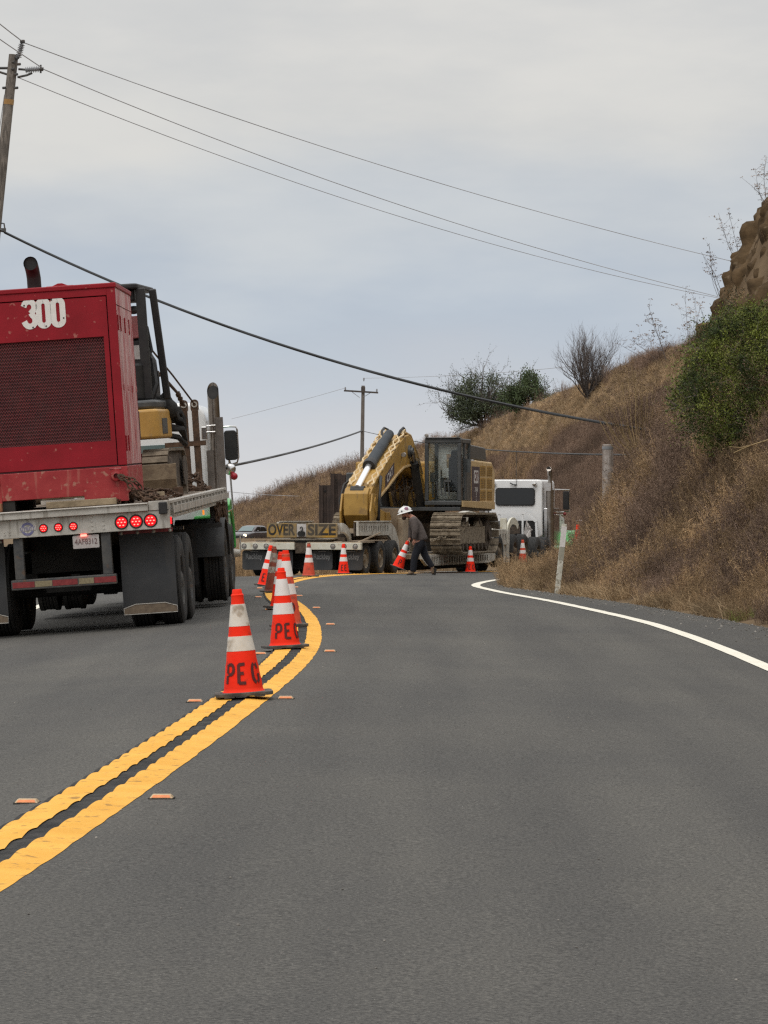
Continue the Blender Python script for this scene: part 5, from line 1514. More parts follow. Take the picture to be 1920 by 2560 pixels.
g = EB(); g.bx(CX0 + 0.125, CX1 - 0.125, CY0 + 0.225, CY1 - 0.225, CZ1 - 0.06, CZ1 - 0.05); g.build('roof_hatch', gl, cabo)  # glass hatch added to let sky light brighten the cab interior
g = EB(); g.bx(CX0 + 0.02, CX1 - 0.02, CY0 - 0.05, CY0 + 0.20, CZ1 + 0.002, CZ1 + 0.03); g.build('roof_visor', M['cat_grey'], cabo, bevel=0.01)
for x in (CX0 + 0.06, CX1 - 0.08):
    g = EB(); g.lathe([(0.001, -0.05), (0.045, -0.04), (0.05, 0.02), (0.001, 0.06)], 12, (x, CY0 - 0.02, CZ1 + 0.08), 'Y'); g.build('cab_lamp', M['lens_clear'], cabo, smooth=40)
g = EB(); g.tube([(1.60, 7.9, 2.0), (1.63, 7.9, 2.05), (1.63, 7.9, 2.9), (1.60, 7.9, 2.95)], 0.018, 6); g.bx(1.60, 1.75, 8.0, 8.05, 2.55, 2.9); g.build('handrail_mirror', M['cat_grey'], ER)
# boom: plates with the gooseneck bend
BP_top = [(2.75, 1.98), (3.4, 2.35), (4.6, 2.80), (5.8, 3.22), (6.6, 3.46), (7.05, 3.51), (7.5, 3.40), (8.2, 2.88), (8.9, 2.32), (9.1, 2.0)]
BP_bot = [(8.75, 1.80), (8.2, 2.35), (7.6, 2.64), (7.1, 2.74), (6.4, 2.68), (5.6, 2.48), (4.6, 2.17), (3.7, 1.92), (3.45, 1.60), (3.35, 1.38), (2.85, 1.36), (2.70, 1.60)]
poly = BP_top + BP_bot
g = EB(); g.prism(poly, 'x', -0.34, 0.34); boom = g.build('boom', M['cat_yellow'], ER, bevel=0.02)
for s in (-1, 1):
    g = EB()
    rim_ = [(p[0], p[1] + 0.0) for p in BP_bot[2:9]]
    for i in range(len(rim_) - 1): g.beam((s * 0.345, rim_[i][0], rim_[i][1] - 0.01), (s * 0.345, rim_[i + 1][0], rim_[i + 1][1] - 0.01), 0.07, 0.045)
    g.build('boom_flange', M['cat_yellow_pale'], boom)
    g = EB(); g.cyl((s * 0.335, 7.05, 3.08), (s * 0.40, 7.05, 3.08), 0.16, n=20); g.cyl((s * 0.40, 7.05, 3.08), (s * 0.46, 7.05, 3.08), 0.10, n=16); g.build('boom_pin', M['cat_grey'], boom, smooth=40)
    g = EB(); g.cyl((s * 0.335, 3.05, 1.70), (s * 0.42, 3.05, 1.70), 0.20, n=20); g.build('tip_pin', M['cat_yellow'], boom, smooth=40)
    # boom cylinder from mid boom down to the machine
    g = EB(); g.cyl((s * 0.43, 7.05, 3.08), (s * 0.45, 7.75, 1.95), 0.055, n=14); g.build('boom_cylinder_rod', M['stack'], ER, smooth=40)
    g = EB(); g.cyl((s * 0.44, 7.20, 2.80), (s * 0.46, 7.95, 1.62), 0.115, n=16); g.lathe([(0.15, -0.05), (0.15, 0.05)], 16, (s * 0.44, 7.22, 2.77), 'Y'); g.build('boom_cylinder', M['black'], ER, smooth=40)
# small decal plates on the boom flank
g = EB(); g.prism([(4.3, 2.18), (5.3, 2.62), (5.3, 2.28), (4.3, 1.98)][::-1] if False else [(4.35, 2.42), (5.35, 2.78), (5.35, 2.48), (4.35, 2.13)], 'x', 0.341, 0.346); bd = g.build('boom_decal', M['maroon'], boom)
lettering('boom_logo', 'CAT', 0.34, M['decal_white'], bd, lambda x, z: (0.3485, 4.85 + x - 9.5, 2.455 + z * 0.8 + x * 0.38 - 0.46), width=0.66, bold=0.012)
g = EB(); g.lathe([(0.001, -0.02), (0.055, -0.02), (0.065, 0.04), (0.001, 0.08)], 16, (0.40, 6.15, 2.98), 'Y'); g.bx(0.345, 0.40, 6.15, 6.18, 2.95, 3.0); g.build('boom_lamp', M['lens_clear'], boom, smooth=40)
# stick cylinder on top of the boom
def along(t, off=0.0):  # along the top edge from bend to tip
    a, b = Vector((0, 6.6, 3.47)), Vector((0, 2.75, 2.0))
    p = a.lerp(b, t); nrm = Vector((0, -(b - a).normalized().z, (b - a).normalized().y)); nrm = nrm if nrm.z > 0 else -nrm
    return p + nrm * off
g = EB(); g.tube([along(0.07, 0.15), along(0.24, 0.16), along(0.242, 0.16), along(0.60, 0.17)], [0.125, 0.125, 0.142, 0.142], 20)
g2 = EB(); g2.tube([along(0.60, 0.17), along(0.615, 0.17), along(0.66, 0.17)], [0.16, 0.175, 0.16], 20); g2.build('cylinder_collar', M['black'], ER, smooth=35)
g.build('stick_cylinder', M['cyl_grey'], ER, smooth=35)
g = EB(); g.tube([along(0.66, 0.17), along(0.98, 0.10)], 0.078, 18); g.build('stick_cylinder_rod', mat('rod_chrome', (0.92, 0.92, 0.93), rough=0.22, metal=0.85), ER, smooth=40)
g = EB(); g.cyl((-0.17, 2.85, 2.02), (0.17, 2.85, 2.02), 0.15, n=20); g.build('rod_eye', M['black'], ER, smooth=40)
# stick folded back under the boom
g = EB(); g.prism([(2.62, 1.98), (2.78, 2.12), (3.0, 2.10), (3.25, 1.85), (3.9, 1.62), (5.9, 1.36), (5.9, 1.12), (3.6, 1.12), (2.95, 1.14), (2.60, 1.45)], 'x', -0.30, 0.30)
for s in (-1, 1): g.prism([(2.6, 1.12), (2.55, 1.55), (2.75, 1.98), (3.2, 1.96), (3.5, 1.5), (3.4, 1.12)], 'x', s * 0.35, s * 0.40)
g.build('stick', M['cat_yellow'], ER, bevel=0.015)
g = EB(); g.cyl((-0.2, 5.85, 1.24), (0.2, 5.85, 1.24), 0.14, n=16); g.bx(-0.34, 0.34, 4.5, 4.9, 1.28, 1.52); g.build('bucket_link', M['cat_yellow'], ER, smooth=40, bevel=0.01)
# steel pipes and hoses along the boom edges, with clamp blocks
for s in (-1, 1):
    for q in range(2):
        x = s * (0.30 - 0.09 * q)
        pts = []
        for i in range(49):
            t = i / 48
            p = along(-0.05 + 0.97 * t, 0.085)
            pts.append((x + (0.030 if q else -0.030) * math.sin(i * PI / 3.0), p.y, p.z))
        g = EB(); g.tube(pts, 0.025, 6); g.build('boom_pipe', M['pipe_yellow'], ER, smooth=40)
    g = EB()
    for i in range(7):
        p = along(0.02 + i * 0.13, 0.05); g.box((s * 0.255, p.y, p.z), (0.17, 0.06, 0.07), (24, 0, 0))
    tag(g.build('pipe_clamp', M['cat_yellow'], ER), kind='stuff')
    pts = [(s * 0.27, 6.9, 3.57), (s * 0.29, 7.45, 3.50), (s * 0.33, 8.1, 3.04), (s * 0.33, 8.7, 2.52)]
    g = EB(); g.tube(pts, 0.03, 7); g.tube([(p[0] - s * 0.08, p[1], p[2] + 0.015) for p in pts], 0.024, 7); g.build('boom_pipe', M['pipe_yellow'], ER, smooth=40)
    g = EB()
    g.tube([(s * 0.2, 6.3, 3.42), (s * 0.24, 6.5, 3.60), (s * 0.25, 6.8, 3.68), (s * 0.22, 7.1, 3.64), (s * 0.2, 7.3, 3.48)], 0.032, 8)
    g.build('boom_hose', M['black'], ER, smooth=50)
    g = EB(); g.tube([(s * 0.34, 3.9, 2.40), (s * 0.42, 3.5, 2.22), (s * 0.45, 3.2, 1.8), (s * 0.42, 3.3, 1.4), (s * 0.37, 3.5, 1.25)], 0.035, 8)
    g.build('boom_hose', M['black'], ER, smooth=50)
    g = EB(); g.tube([(s * 0.30, 3.9, 2.46), (s * 0.46, 3.3, 2.20), (s * 0.50, 3.0, 1.8), (s * 0.46, 3.1, 1.45), (s * 0.37, 3.3, 1.2)], 0.03, 8)
    g.build('boom_hose', M['black'], ER, smooth=50)
g = EB()
hr = random.Random(9)
for k in range(14):
    x = hr.uniform(-0.25, 0.35)
    g.tube([(x, 7.9, 1.7), (x + hr.uniform(-.15, .15), 7.6, 1.95 + hr.uniform(0, .25)), (x + hr.uniform(-.2, .2), 7.9, 2.3 + hr.uniform(-.1, .2)), (x * 0.8, 8.3, 2.5)], 0.025, 6)
g.build('valve_hoses', M['mud_dark'], ER)
g = EB(); g.bx(-0.42, 0.45, 8.0, 8.9, 1.66, 2.05); g.build('swivel_block', M['cat_yellow'], ER, bevel=0.02)
g = EB(); g.bx(-1.5, -0.5, 7.8, 9.0, 1.66, 2.55); g.build('tool_box', M['cat_grey'], ER, bevel=0.03)
g = EB(); g.prism(rrect(-1.35, -0.75, 1.75, 2.05, 0.06, 4), 'y', 7.78, 7.795); g.build('box_decal', M['maroon'], ER)
# chain over the track
m = MB()
p0 = ER.matrix_world @ (Vector((0.95, 6.9, 0.80)) - Vector(EOFF)); p1 = ER.matrix_world @ (Vector((1.75, 7.25, 1.08)) - Vector(EOFF)); pm = (p0 + p1) / 2 + Vector((0, -0.06, -0.03))
chain_links(m, [p0, pm, p1], 0.10, 0.013, 0.034); chain_links(m, [p0.lerp(p1, 0.62), p0.lerp(p1, 0.85) + Vector((0, -0.05, -0.25))], 0.1, 0.013, 0.034)
m.ball(p0.lerp(p1, 0.25), 0.045, 10, 6)
tag(m.build('chain', M['mud'], None), 'muddy chain lashed diagonally across the front of the excavator track', 'chain', None)

# ------------------------------------------------------------------ white truck hauling the low trailer
WT = thing('semi_truck', 'white semi truck cab seen from behind with a dark rear window, hauling the low trailer', 'truck', (3.98, 112, EYE - 1.78), (0, 0, -14))
W = 0.82
m = MB(); m.prism(rrect(-W, W, 1.0, 2.76, 0.13, 6), 'y', 0.0, 1.9); cb = m.build('cab', M['white_paint'], WT, smooth=40, bevel=0.04, seg=3)
m = MB(); m.prism(rrect(-0.62, 0.60, 1.97, 2.51, 0.10, 6), 'y', -0.035, -0.012); sr = m.build('window_seal', M['black'], cb)
m = MB(); m.prism(rrect(-0.59, 0.57, 2.00, 2.48, 0.09, 6), 'y', -0.045, -0.036); m.build('rear_window', M['glass_dark'], cb)
m = MB(); m.bx(W - 0.005, W + 0.008, 0.75, 1.6, 1.95, 2.5); m.build('side_window', M['glass_dark'], cb)
for x in (-0.66, 0.60):
    m = MB(); m.lathe([(0.001, -0.12), (0.06, -0.10), (0.075, -0.03), (0.06, 0.0)], 16, (x, -0.03, 2.62), 'Y'); m.build('roof_lamp', M['chrome'], cb, smooth=50)
m = MB(); m.bx(-0.04, 0.04, -0.06, 0.0, 2.58, 2.62); m.cyl((0.03, -0.04, 2.6), (0.03, -0.04, 3.65), 0.008, n=6); m.cyl((-0.05, -0.05, 2.60), (-0.16, -0.06, 2.66), 0.02, n=8); m.build('antenna', M['cat_grey'], WT)
# headache rack
m = MB(); y0, y1 = -0.42, -0.36
outer = [(-W + 0.05, 0.55), (-W + 0.05, 1.50), (-0.55, 1.75), (0.42, 1.75), (0.72, 1.48), (0.76, 0.55)]
for i in range(len(outer) - 1): m.beam((outer[i][0], (y0 + y1) / 2, outer[i][1]), (outer[i + 1][0], (y0 + y1) / 2, outer[i + 1][1]), 0.07, 0.07)
for x in (-0.42, 0.30): m.bx(x - 0.03, x + 0.03, y0 + 0.01, y1 - 0.01, 1.0, 1.73)
m.bx(-0.8, 0.74, y0 + 0.005, y1 - 0.005, 0.55, 0.62)
m.build('headache_rack', M['white_paint'], WT)
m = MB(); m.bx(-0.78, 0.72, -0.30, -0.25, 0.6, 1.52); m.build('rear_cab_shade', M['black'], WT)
m = MB(); m.cyl((-0.50, -0.60, 1.38), (0.22, -0.60, 1.38), 0.13, n=16); m.build('rolled_tarp', M['black'], WT, smooth=40)
m = MB()
for k in range(4): m.tube([(0.35, -0.45, 1.0), (0.45 + 0.05 * k, -0.5, 1.5 - 0.08 * k), (0.55, -0.5, 1.05 + 0.06 * k), (0.42, -0.55, 0.95)], 0.035, 6)
m.build('coiled_hose', M['decal_white'], WT, smooth=40)
for s in (-1, 1):
    x = s * 1.03
    m = MB(); m.cyl((x, 0.15, 0.55), (x, 0.15, 2.45), 0.12, n=20); m.cyl((x, 0.15, 2.45), (x, 0.15, 2.92), 0.065, n=14); m.tube([(x, 0.15, 2.9), (x, 0.10, 3.03), (x, -0.02, 3.08)], 0.075, 14); m.build('exhaust_stack', M['stack'], WT, smooth=40)
    m = MB(); m.lathe([(0.068, 0), (0.001, 0.001)], 14, (x, -0.025, 3.08), 'Y'); m.build('stack_bore', M['black_matte'], WT)
    m = MB(); m.bx(x - 0.17, x + 0.02, 0.0, 0.3, 2.52, 2.56); m.bx(x - 0.14, x + 0.05, 0.02, 0.06, 2.42, 2.66); m.build('stack_clamp', M['chrome'], WT)
    m = MB(); m.bx(s * 0.86, s * 0.98, 0.05, 1.9, 0.6, 1.9); m.build('side_fairing', M['chrome'], WT, bevel=0.02)
    mx = s * 1.20
    m = MB(); m.prism(rrect(mx - 0.09, mx + 0.09, 1.85, 2.42, 0.04, 3), 'y', 1.75, 1.84); mi = m.build('mirror', M['black'], WT, bevel=0.01)
    m = MB(); m.tube([(s * 0.85, 1.8, 2.47), (mx + s * 0.10, 1.8, 2.46), (mx + s * 0.11, 1.8, 1.80), (s * 0.85, 1.8, 1.76)], 0.018, 6); m.tube([(s * 0.85, 1.8, 1.68), (mx, 1.8, 1.70)], 0.014, 6); m.build('mirror_bracket', M['chrome'], mi, smooth=40)
    m = MB(); m.prism(arc(3.4, 0.55, 0.75, 0.66, 0, 180, 12) + arc(3.4, 0.5, 0.58, 0.54, 180, 0, 12), 'x', s * 0.75, s * 1.22); m.build('front_fender', M['green_paint'], WT, smooth=40, bevel=0.02)
    for y in (-1.2, -2.5):
        for xx in (0.78, 1.1): wheel(WT, (s * xx, y, 0.52), 0.52, 0.27, rim=M['alu_dark'], side=s)
    wheel(WT, (s * 1.05, 3.4, 0.52), 0.52, 0.28, rim=M['chrome'], side=s)
    m = MB(); m.cyl((s * 0.85, 0.2, 0.5), (s * 0.85, 1.8, 0.5), 0.3, n=20); m.build('fuel_tank', M['chrome'], WT, smooth=40)
m = MB(); m.ball((1.16, 1.78, 1.72), 0.055, 12, 8); m.build('red_ball', M['tape_red'], WT, smooth=60)
m = MB(); m.prism([(1.9, 1.0), (4.1, 1.0), (4.1, 1.6), (1.9, 1.95)], 'x', -0.7, 0.7); m.build('hood', M['white_paint'], WT, bevel=0.05)
m = MB(); m.bx(-0.45, 0.45, -3.2, 4.2, 0.72, 0.98); m.build('chassis', M['black_matte'], WT)

# ------------------------------------------------------------------ parked car far down the road
cx = P(543, 1166, 292)
CR = thing('car', 'dark grey car with lit headlamps coming along the far road, left of the low trailer', 'car', (cx.x, 292, EYE - 2.52), (0, 0, 0))
CR.rotation_euler = (0, 0, R(-27))     # nose towards the viewer (-Y), turned so its right flank shows
def loft(m, sections):
    base = len(m.v); k = len(sections[0])
    for s_ in sections: m.v += [tuple(p) for p in s_]
    for i in range(len(sections) - 1):
        for j in range(k):
            q = base + i * k
            m.f.append((q + j, q + (j + 1) % k, q + k + (j + 1) % k, q + k + j))
    m.f.append(tuple(base + j for j in range(k))); m.f.append(tuple(base + (len(sections) - 1) * k + j for j in reversed(range(k))))
secs = []
for y, hw, zt_ in ((-2.25, 0.66, 0.66), (-2.1, 0.80, 0.80), (-1.4, 0.88, 0.93), (-0.8, 0.89, 0.98), (0.6, 0.89, 0.98), (1.6, 0.87, 1.0), (2.1, 0.80, 0.95), (2.25, 0.68, 0.8)):
    secs.append([(x, y, z) for x, z in rrect(-hw, hw, 0.25, zt_, 0.14, 3)])
m = MB(); loft(m, secs); cb = m.build('body', M['car_paint'], CR, smooth=50)
secs = []
for y, hw, zt_ in ((-1.05, 0.74, 1.0), (-0.35, 0.66, 1.40), (0.3, 0.64, 1.46), (1.1, 0.63, 1.42), (1.75, 0.70, 1.02)):
    secs.append([(-hw - 0.08 * (zt_ > 1.1), y, 0.96), (hw + 0.08 * (zt_ > 1.1), y, 0.96), (hw, y, zt_ - 0.06), (hw - 0.1, y, zt_), (-hw + 0.1, y, zt_), (-hw, y, zt_ - 0.06)])
m = MB(); loft(m, secs); m.build('roof', M['car_paint'], cb, smooth=50)
m = MB(); m.add([(-0.62, -1.02, 1.02), (0.62, -1.02, 1.02), (0.56, -0.42, 1.385), (-0.56, -0.42, 1.385)], [(0, 1, 2, 3)])
for v in range(4): m.v[v] = (m.v[v][0], m.v[v][1] - 0.02, m.v[v][2] + 0.015)
m.build('windscreen', M['glass_teal'], CR)
for s in (-1, 1):
    for y0, y1, a, b in ((-0.75, 0.15, 0.45, 0.0), (0.22, 1.1, 0.0, 0.25)):
        m = MB(); m.add([(s * 0.80, y0, 1.0), (s * 0.79, y1, 1.0), (s * 0.70, y1 - b, 1.35), (s * 0.70, y0 + a, 1.35)], [(0, 1, 2, 3)]); m.build('side_window', M['glass_dark'], CR)
    m = MB(); m.ball((s * 0.62, -2.16, 0.68), 0.13, 12, 8, (1.1, 0.5, 0.9)); m.build('headlight', M['headlamp'], CR, smooth=60)
    for y in (-1.4, 1.35): wheel(CR, (s * 0.80, y, 0.33), 0.33, 0.2, side=s)
    m = MB(); m.ball((s * 0.98, -0.7, 1.02), 0.10, 10, 6, (1, 0.6, 0.7)); m.build('wing_mirror', M['car_paint'], CR, smooth=50)
m = MB(); m.prism(rrect(-0.45, 0.45, 0.42, 0.66, 0.05, 3), 'y', -2.27, -2.2); m.build('grille', M['black'], CR)

# ------------------------------------------------------------------ steel sheets standing behind the trailer
def sheet(label, x, y, w, zb, zt_, yaw):
    t = thing('steel_sheet', label, 'steel sheet', (x, y, zb), (0, 0, yaw), 'rusty steel sheets standing beyond the trailer')
    h = zt_ - zb
    pr = [(-w / 2, 0), (-w / 2 + 0.09, 0), (-w / 2 + 0.13, 0.07), (w / 2 - 0.13, 0.07), (w / 2 - 0.09, 0), (w / 2, 0)]
    m = MB(); m.prism(pr + [(p[0], p[1] + 0.02) for p in reversed(pr)], 'z', 0, h); m.build('sheet', M['rust_dark'], t)
    m = MB()
    for s in (-1, 1): m.bx(s * w / 2 - 0.018, s * w / 2 + 0.018, -0.012, 0.03, 0, h + 0.01)
    m.build('interlock', M['rust_dark'], t)
    m = MB(); m.lathe([(0.03, 0.058), (0.001, 0.057)], 14, (0, 0, h - 0.18), 'Y'); m.build('lifting_hole', M['black_matte'], t)
for X0, X1, yt, lab in ((690, 714, 1048, 'short rusty steel sheet, leftmost and lowest behind the OVERSIZE sign'), (715, 737, 1023, 'tall rusty steel sheet in the middle, just right of the short sheet'), (738, 762, 1026, 'tall rusty steel sheet partly hidden by the excavator boom tip')):
    a = P(X0, yt, 110); b = P(X1, yt, 110)
    sheet(lab, (a.x + b.x) / 2, 110, (b.x - a.x) * 0.98, EYE - 1.80, a.z, 3)
# ------------------------------------------------------------------ worker carrying a cone
WK0 = P(892, 1240, 86); WK0.z = float(RZ(WK0.x, 86)) + 0.004
S_ = 0.000924
def J(cx, cy, y=0.0): return ((cx - 600) * S_, y, (1975 - cy) * S_)
WK = thing('person', 'worker in white hard hat and grey brown sweater walking with a cone in hand', 'person', WK0)
def skin_mesh(name, chains, m, parent, sub=2, root=0):
    """chains: dict joint -> (co, r), list of edges"""
    joints, edges = chains
    idx = {k: i for i, k in enumerate(joints)}
    me = bpy.data.meshes.new(name)
    me.from_pydata([joints[k][0] for k in joints], [(idx[a], idx[b]) for a, b in edges], [])
    ob = bpy.data.objects.new(name, me); COL.objects.link(ob)
    md = ob.modifiers.new('skin', 'SKIN'); md.use_smooth_shade = True
    ob.modifiers.new('sub', 'SUBSURF').levels = sub
    ob.modifiers['sub'].render_levels = sub
    for k, v in joints.items():
        sv = me.skin_vertices[0].data[idx[k]]
        r = v[1]; sv.radius = r if isinstance(r, tuple) else (r, r)
        sv.use_root = (idx[k] == root)
    bpy.context.view_layer.update()
    dg = bpy.context.evaluated_depsgraph_get()
    nm = bpy.data.meshes.new_from_object(ob.evaluated_get(dg))
    bpy.data.objects.remove(ob)
    nm.name = name
    nm.materials.clear(); nm.materials.append(m)
    nm.polygons.foreach_set('use_smooth', [True] * len(nm.polygons))
    o = bpy.data.objects.new(name, nm); COL.objects.link(o); o.parent = parent
    return o
body = ({
 'pelvis': (J(800, 1110), (0.13, 0.11)), 'waist': (J(770, 960), (0.13, 0.11)), 'chest': (J(690, 740), (0.15, 0.12)), 'upper': (J(610, 590), (0.13, 0.10)),
 'neck': (J(530, 500), 0.062), 'headb': (J(455, 455), 0.085), 'headf': (J(405, 430), 0.088), 'face': (J(365, 480), 0.055), 'chin': (J(385, 535), 0.042),
 'shl': (J(610, 610, -0.18), 0.062), 'ell': (J(655, 860, -0.23), 0.05), 'wrl': (J(625, 1075, -0.21), 0.032), 'hal': (J(635, 1150, -0.205), 0.036), 'pal': (J(640, 1190, -0.20), 0.034),
 'shr': (J(600, 615, 0.18), 0.062), 'elr': (J(560, 860, 0.22), 0.05), 'wrr': (J(530, 1060, 0.18), 0.032), 'har': (J(505, 1120, 0.17), 0.036),
 'hpl': (J(790, 1160, -0.09), 0.10), 'knl': (J(640, 1510, -0.09), 0.062), 'anl': (J(605, 1870, -0.09), 0.042), 'tol': (J(520, 1945, -0.09), 0.032),
 'hpr': (J(820, 1160, 0.09), 0.10), 'knr': (J(890, 1480, 0.09), 0.062), 'anr': (J(1090, 1790, 0.08), 0.042), 'tor': (J(1090, 1930, 0.08), 0.032)},
 [('pelvis', 'waist'), ('waist', 'chest'), ('chest', 'upper'), ('upper', 'neck'), ('neck', 'headb'), ('headb', 'headf'), ('headf', 'face'), ('face', 'chin'),
  ('upper', 'shl'), ('shl', 'ell'), ('ell', 'wrl'), ('wrl', 'hal'), ('hal', 'pal'), ('upper', 'shr'), ('shr', 'elr'), ('elr', 'wrr'), ('wrr', 'har'),
  ('pelvis', 'hpl'), ('hpl', 'knl'), ('knl', 'anl'), ('anl', 'tol'), ('pelvis', 'hpr'), ('hpr', 'knr'), ('knr', 'anr'), ('anr', 'tor')])
bd_ = skin_mesh('body', body, M['skin'], WK)
jk = ({'low': (J(822, 1135), (0.175, 0.16)), 'hem': (J(808, 1075), (0.19, 0.17)), 'waist': (J(775, 960), (0.185, 0.155)), 'chest': (J(690, 740), (0.195, 0.155)), 'upper': (J(615, 600), (0.165, 0.13)), 'col': (J(560, 535), (0.085, 0.085)),
 'shl': (J(620, 615, -0.19), 0.095), 'ell': (J(655, 860, -0.24), 0.082), 'wrl': (J(628, 1055, -0.215), 0.058), 'cul': (J(626, 1075, -0.214), 0.05),
 'shr': (J(600, 615, 0.19), 0.095), 'elr': (J(560, 860, 0.235), 0.082), 'wrr': (J(535, 1035, 0.19), 0.058), 'cur': (J(530, 1055, 0.185), 0.05)},
 [('low', 'hem'), ('hem', 'waist'), ('waist', 'chest'), ('chest', 'upper'), ('upper', 'col'), ('upper', 'shl'), ('shl', 'ell'), ('ell', 'wrl'), ('wrl', 'cul'), ('upper', 'shr'), ('shr', 'elr'), ('elr', 'wrr'), ('wrr', 'cur')])
skin_mesh('sweater', jk, M['jacket'], WK)
tr = ({'belt': (J(785, 1040), (0.15, 0.13)), 'pelvis': (J(800, 1110), (0.165, 0.145)), 'hpl': (J(775, 1190, -0.08), 0.115), 'knl': (J(640, 1510, -0.09), 0.092), 'anl': (J(605, 1860, -0.09), 0.078), 'hel': (J(602, 1895, -0.09), 0.076),
 'hpr': (J(825, 1190, 0.08), 0.115), 'knr': (J(895, 1480, 0.09), 0.090), 'anr': (J(1075, 1755, 0.08), 0.070), 'her': (J(1090, 1780, 0.08), 0.068)},
 [('belt', 'pelvis'), ('pelvis', 'hpl'), ('hpl', 'knl'), ('knl', 'anl'), ('anl', 'hel'), ('pelvis', 'hpr'), ('hpr', 'knr'), ('knr', 'anr'), ('anr', 'her')])
skin_mesh('trousers', tr, M['jeans'], WK)
bt = ({'heel': (J(640, 1925, -0.09), (0.052, 0.046)), 'ank': (J(608, 1895, -0.09), 0.055), 'toe': (J(470, 1945, -0.09), (0.042, 0.030))}, [('ank', 'heel'), ('ank', 'toe')])
skin_mesh('boot', bt, M['boot'], WK)
bt = ({'heel': (J(1140, 1800, 0.08), (0.052, 0.046)), 'ank': (J(1095, 1785, 0.08), 0.055), 'toe': (J(1100, 1960, 0.08), (0.042, 0.032))}, [('ank', 'heel'), ('ank', 'toe')])
skin_mesh('boot', bt, M['boot'], WK)
m = MB(); m.bx(*[J(470, 0)[0] - 0.03, J(655, 0)[0] + 0.03], -0.135, -0.045, -0.002, 0.022); m.build('boot_sole', M['sole'], WK, bevel=0.008)
m = MB(); m.beam(J(1155, 1800, 0.08), J(1120, 1975, 0.08), 0.09, 0.03); m.build('boot_sole', M['sole'], WK, bevel=0.006)
# fingers of the near hand, curled; and of the far hand round the cone tip
for k in range(4):
    y = -0.215 + 0.018 * k - 0.02
    m = MB(); m.tube([J(625, 1165, y), J(600, 1195, y), J(605, 1222 - 4 * abs(k - 1), y), J(628, 1218, y)], [0.011, 0.0105, 0.009, 0.008], 7); m.build('finger', M['skin'], bd_, smooth=60)
    y = 0.145 + 0.018 * k
    m = MB(); m.tube([J(505, 1105, y), J(478, 1112, y), J(468, 1135, y), J(480, 1150, y)], [0.012, 0.011, 0.010, 0.009], 7); m.build('finger', M['glove'], bd_, smooth=60)
m = MB(); m.tube([J(620, 1120, -0.235), J(590, 1150, -0.245), J(585, 1180, -0.235)], [0.012, 0.011, 0.009], 7); m.build('thumb', M['skin'], bd_, smooth=60)
m = MB(); m.tube([J(515, 1110, 0.14), J(520, 1140, 0.125), J(505, 1160, 0.13)], [0.012, 0.011, 0.009], 7); m.build('thumb', M['glove'], bd_, smooth=60)
# face
m = MB(); m.ball(J(333, 470), 0.018, 8, 6, (1.1, 0.8, 1.2)); m.build('nose', M['skin'], bd_, smooth=60)
for s in (-1, 1):
    m = MB(); m.ball(J(455, 455, s * 0.088), 0.028, 8, 6, (0.8, 0.4, 1.1)); m.build('ear', M['skin'], bd_, smooth=60)
    m = MB(); m.ball(J(345, 440, s * 0.035), 0.009, 8, 6); m.build('eye', M['black'], bd_, smooth=60)
m = MB(); m.ball(J(375, 545), 0.060, 12, 8, (0.85, 0.95, 0.8)); m.build('beard', M['hair'], WK, smooth=60)
m = MB(); m.ball(J(495, 430), 0.06, 10, 8, (0.9, 1.2, 0.9)); m.build('hair', M['hair'], WK, smooth=60)
hh = bpy.data.objects.new('hard_hat', None); COL.objects.link(hh); hh.parent = WK
hh.location = J(405, 392); hh.rotation_euler = (0, R(-16), 0)
b = MB(); b.lathe([(0.001, 0.125)] + [(0.135 * math.sin(a), 0.125 * math.cos(a)) for a in np.linspace(0.15, PI / 2, 9)] + [(0.140, -0.012), (0.125, -0.010)], 24)
b.v = [(x * 1.12, y * 0.92, z) for x, y, z in b.v]; b.build('hat_shell', M['hardhat'], hh, smooth=50)
b = MB(); b.lathe([(0.13, 0.004), (0.175, -0.012), (0.178, -0.018), (0.13, -0.006)], 28); b.v = [(x * (1.15 if x < 0 else 1.0), y * 0.92, z) for x, y, z in b.v]; b.build('hat_brim', M['hardhat'], hh, smooth=50)
b = MB(); b.tube([(-0.16 + 0.0, 0, 0.03), (-0.10, 0, 0.095), (0, 0, 0.135), (0.10, 0, 0.095), (0.15, 0, 0.03)], 0.014, 6); b.build('hat_ridge', M['hardhat'], hh, smooth=50)
b = MB(); b.ball((0.045, -0.098, 0.062), 0.05, 10, 8, (1, 0.45, 1)); b.build('hat_sticker', M['sticker'], hh, smooth=50)
b = MB(); b.ball((-0.07, -0.105, 0.035), 0.020, 10, 8, (1, 0.5, 1)); b.build('hat_sticker', M['black'], hh, smooth=50)
# the cone in the hand
cp = Vector(WK0) + Vector(J(215, 1805, 0.17))
make_cone('bright cone tilted in the hand of the walking worker', cp, 21, M['cone'], M['band'], [('P', -0.02)], 0, k=0.96)

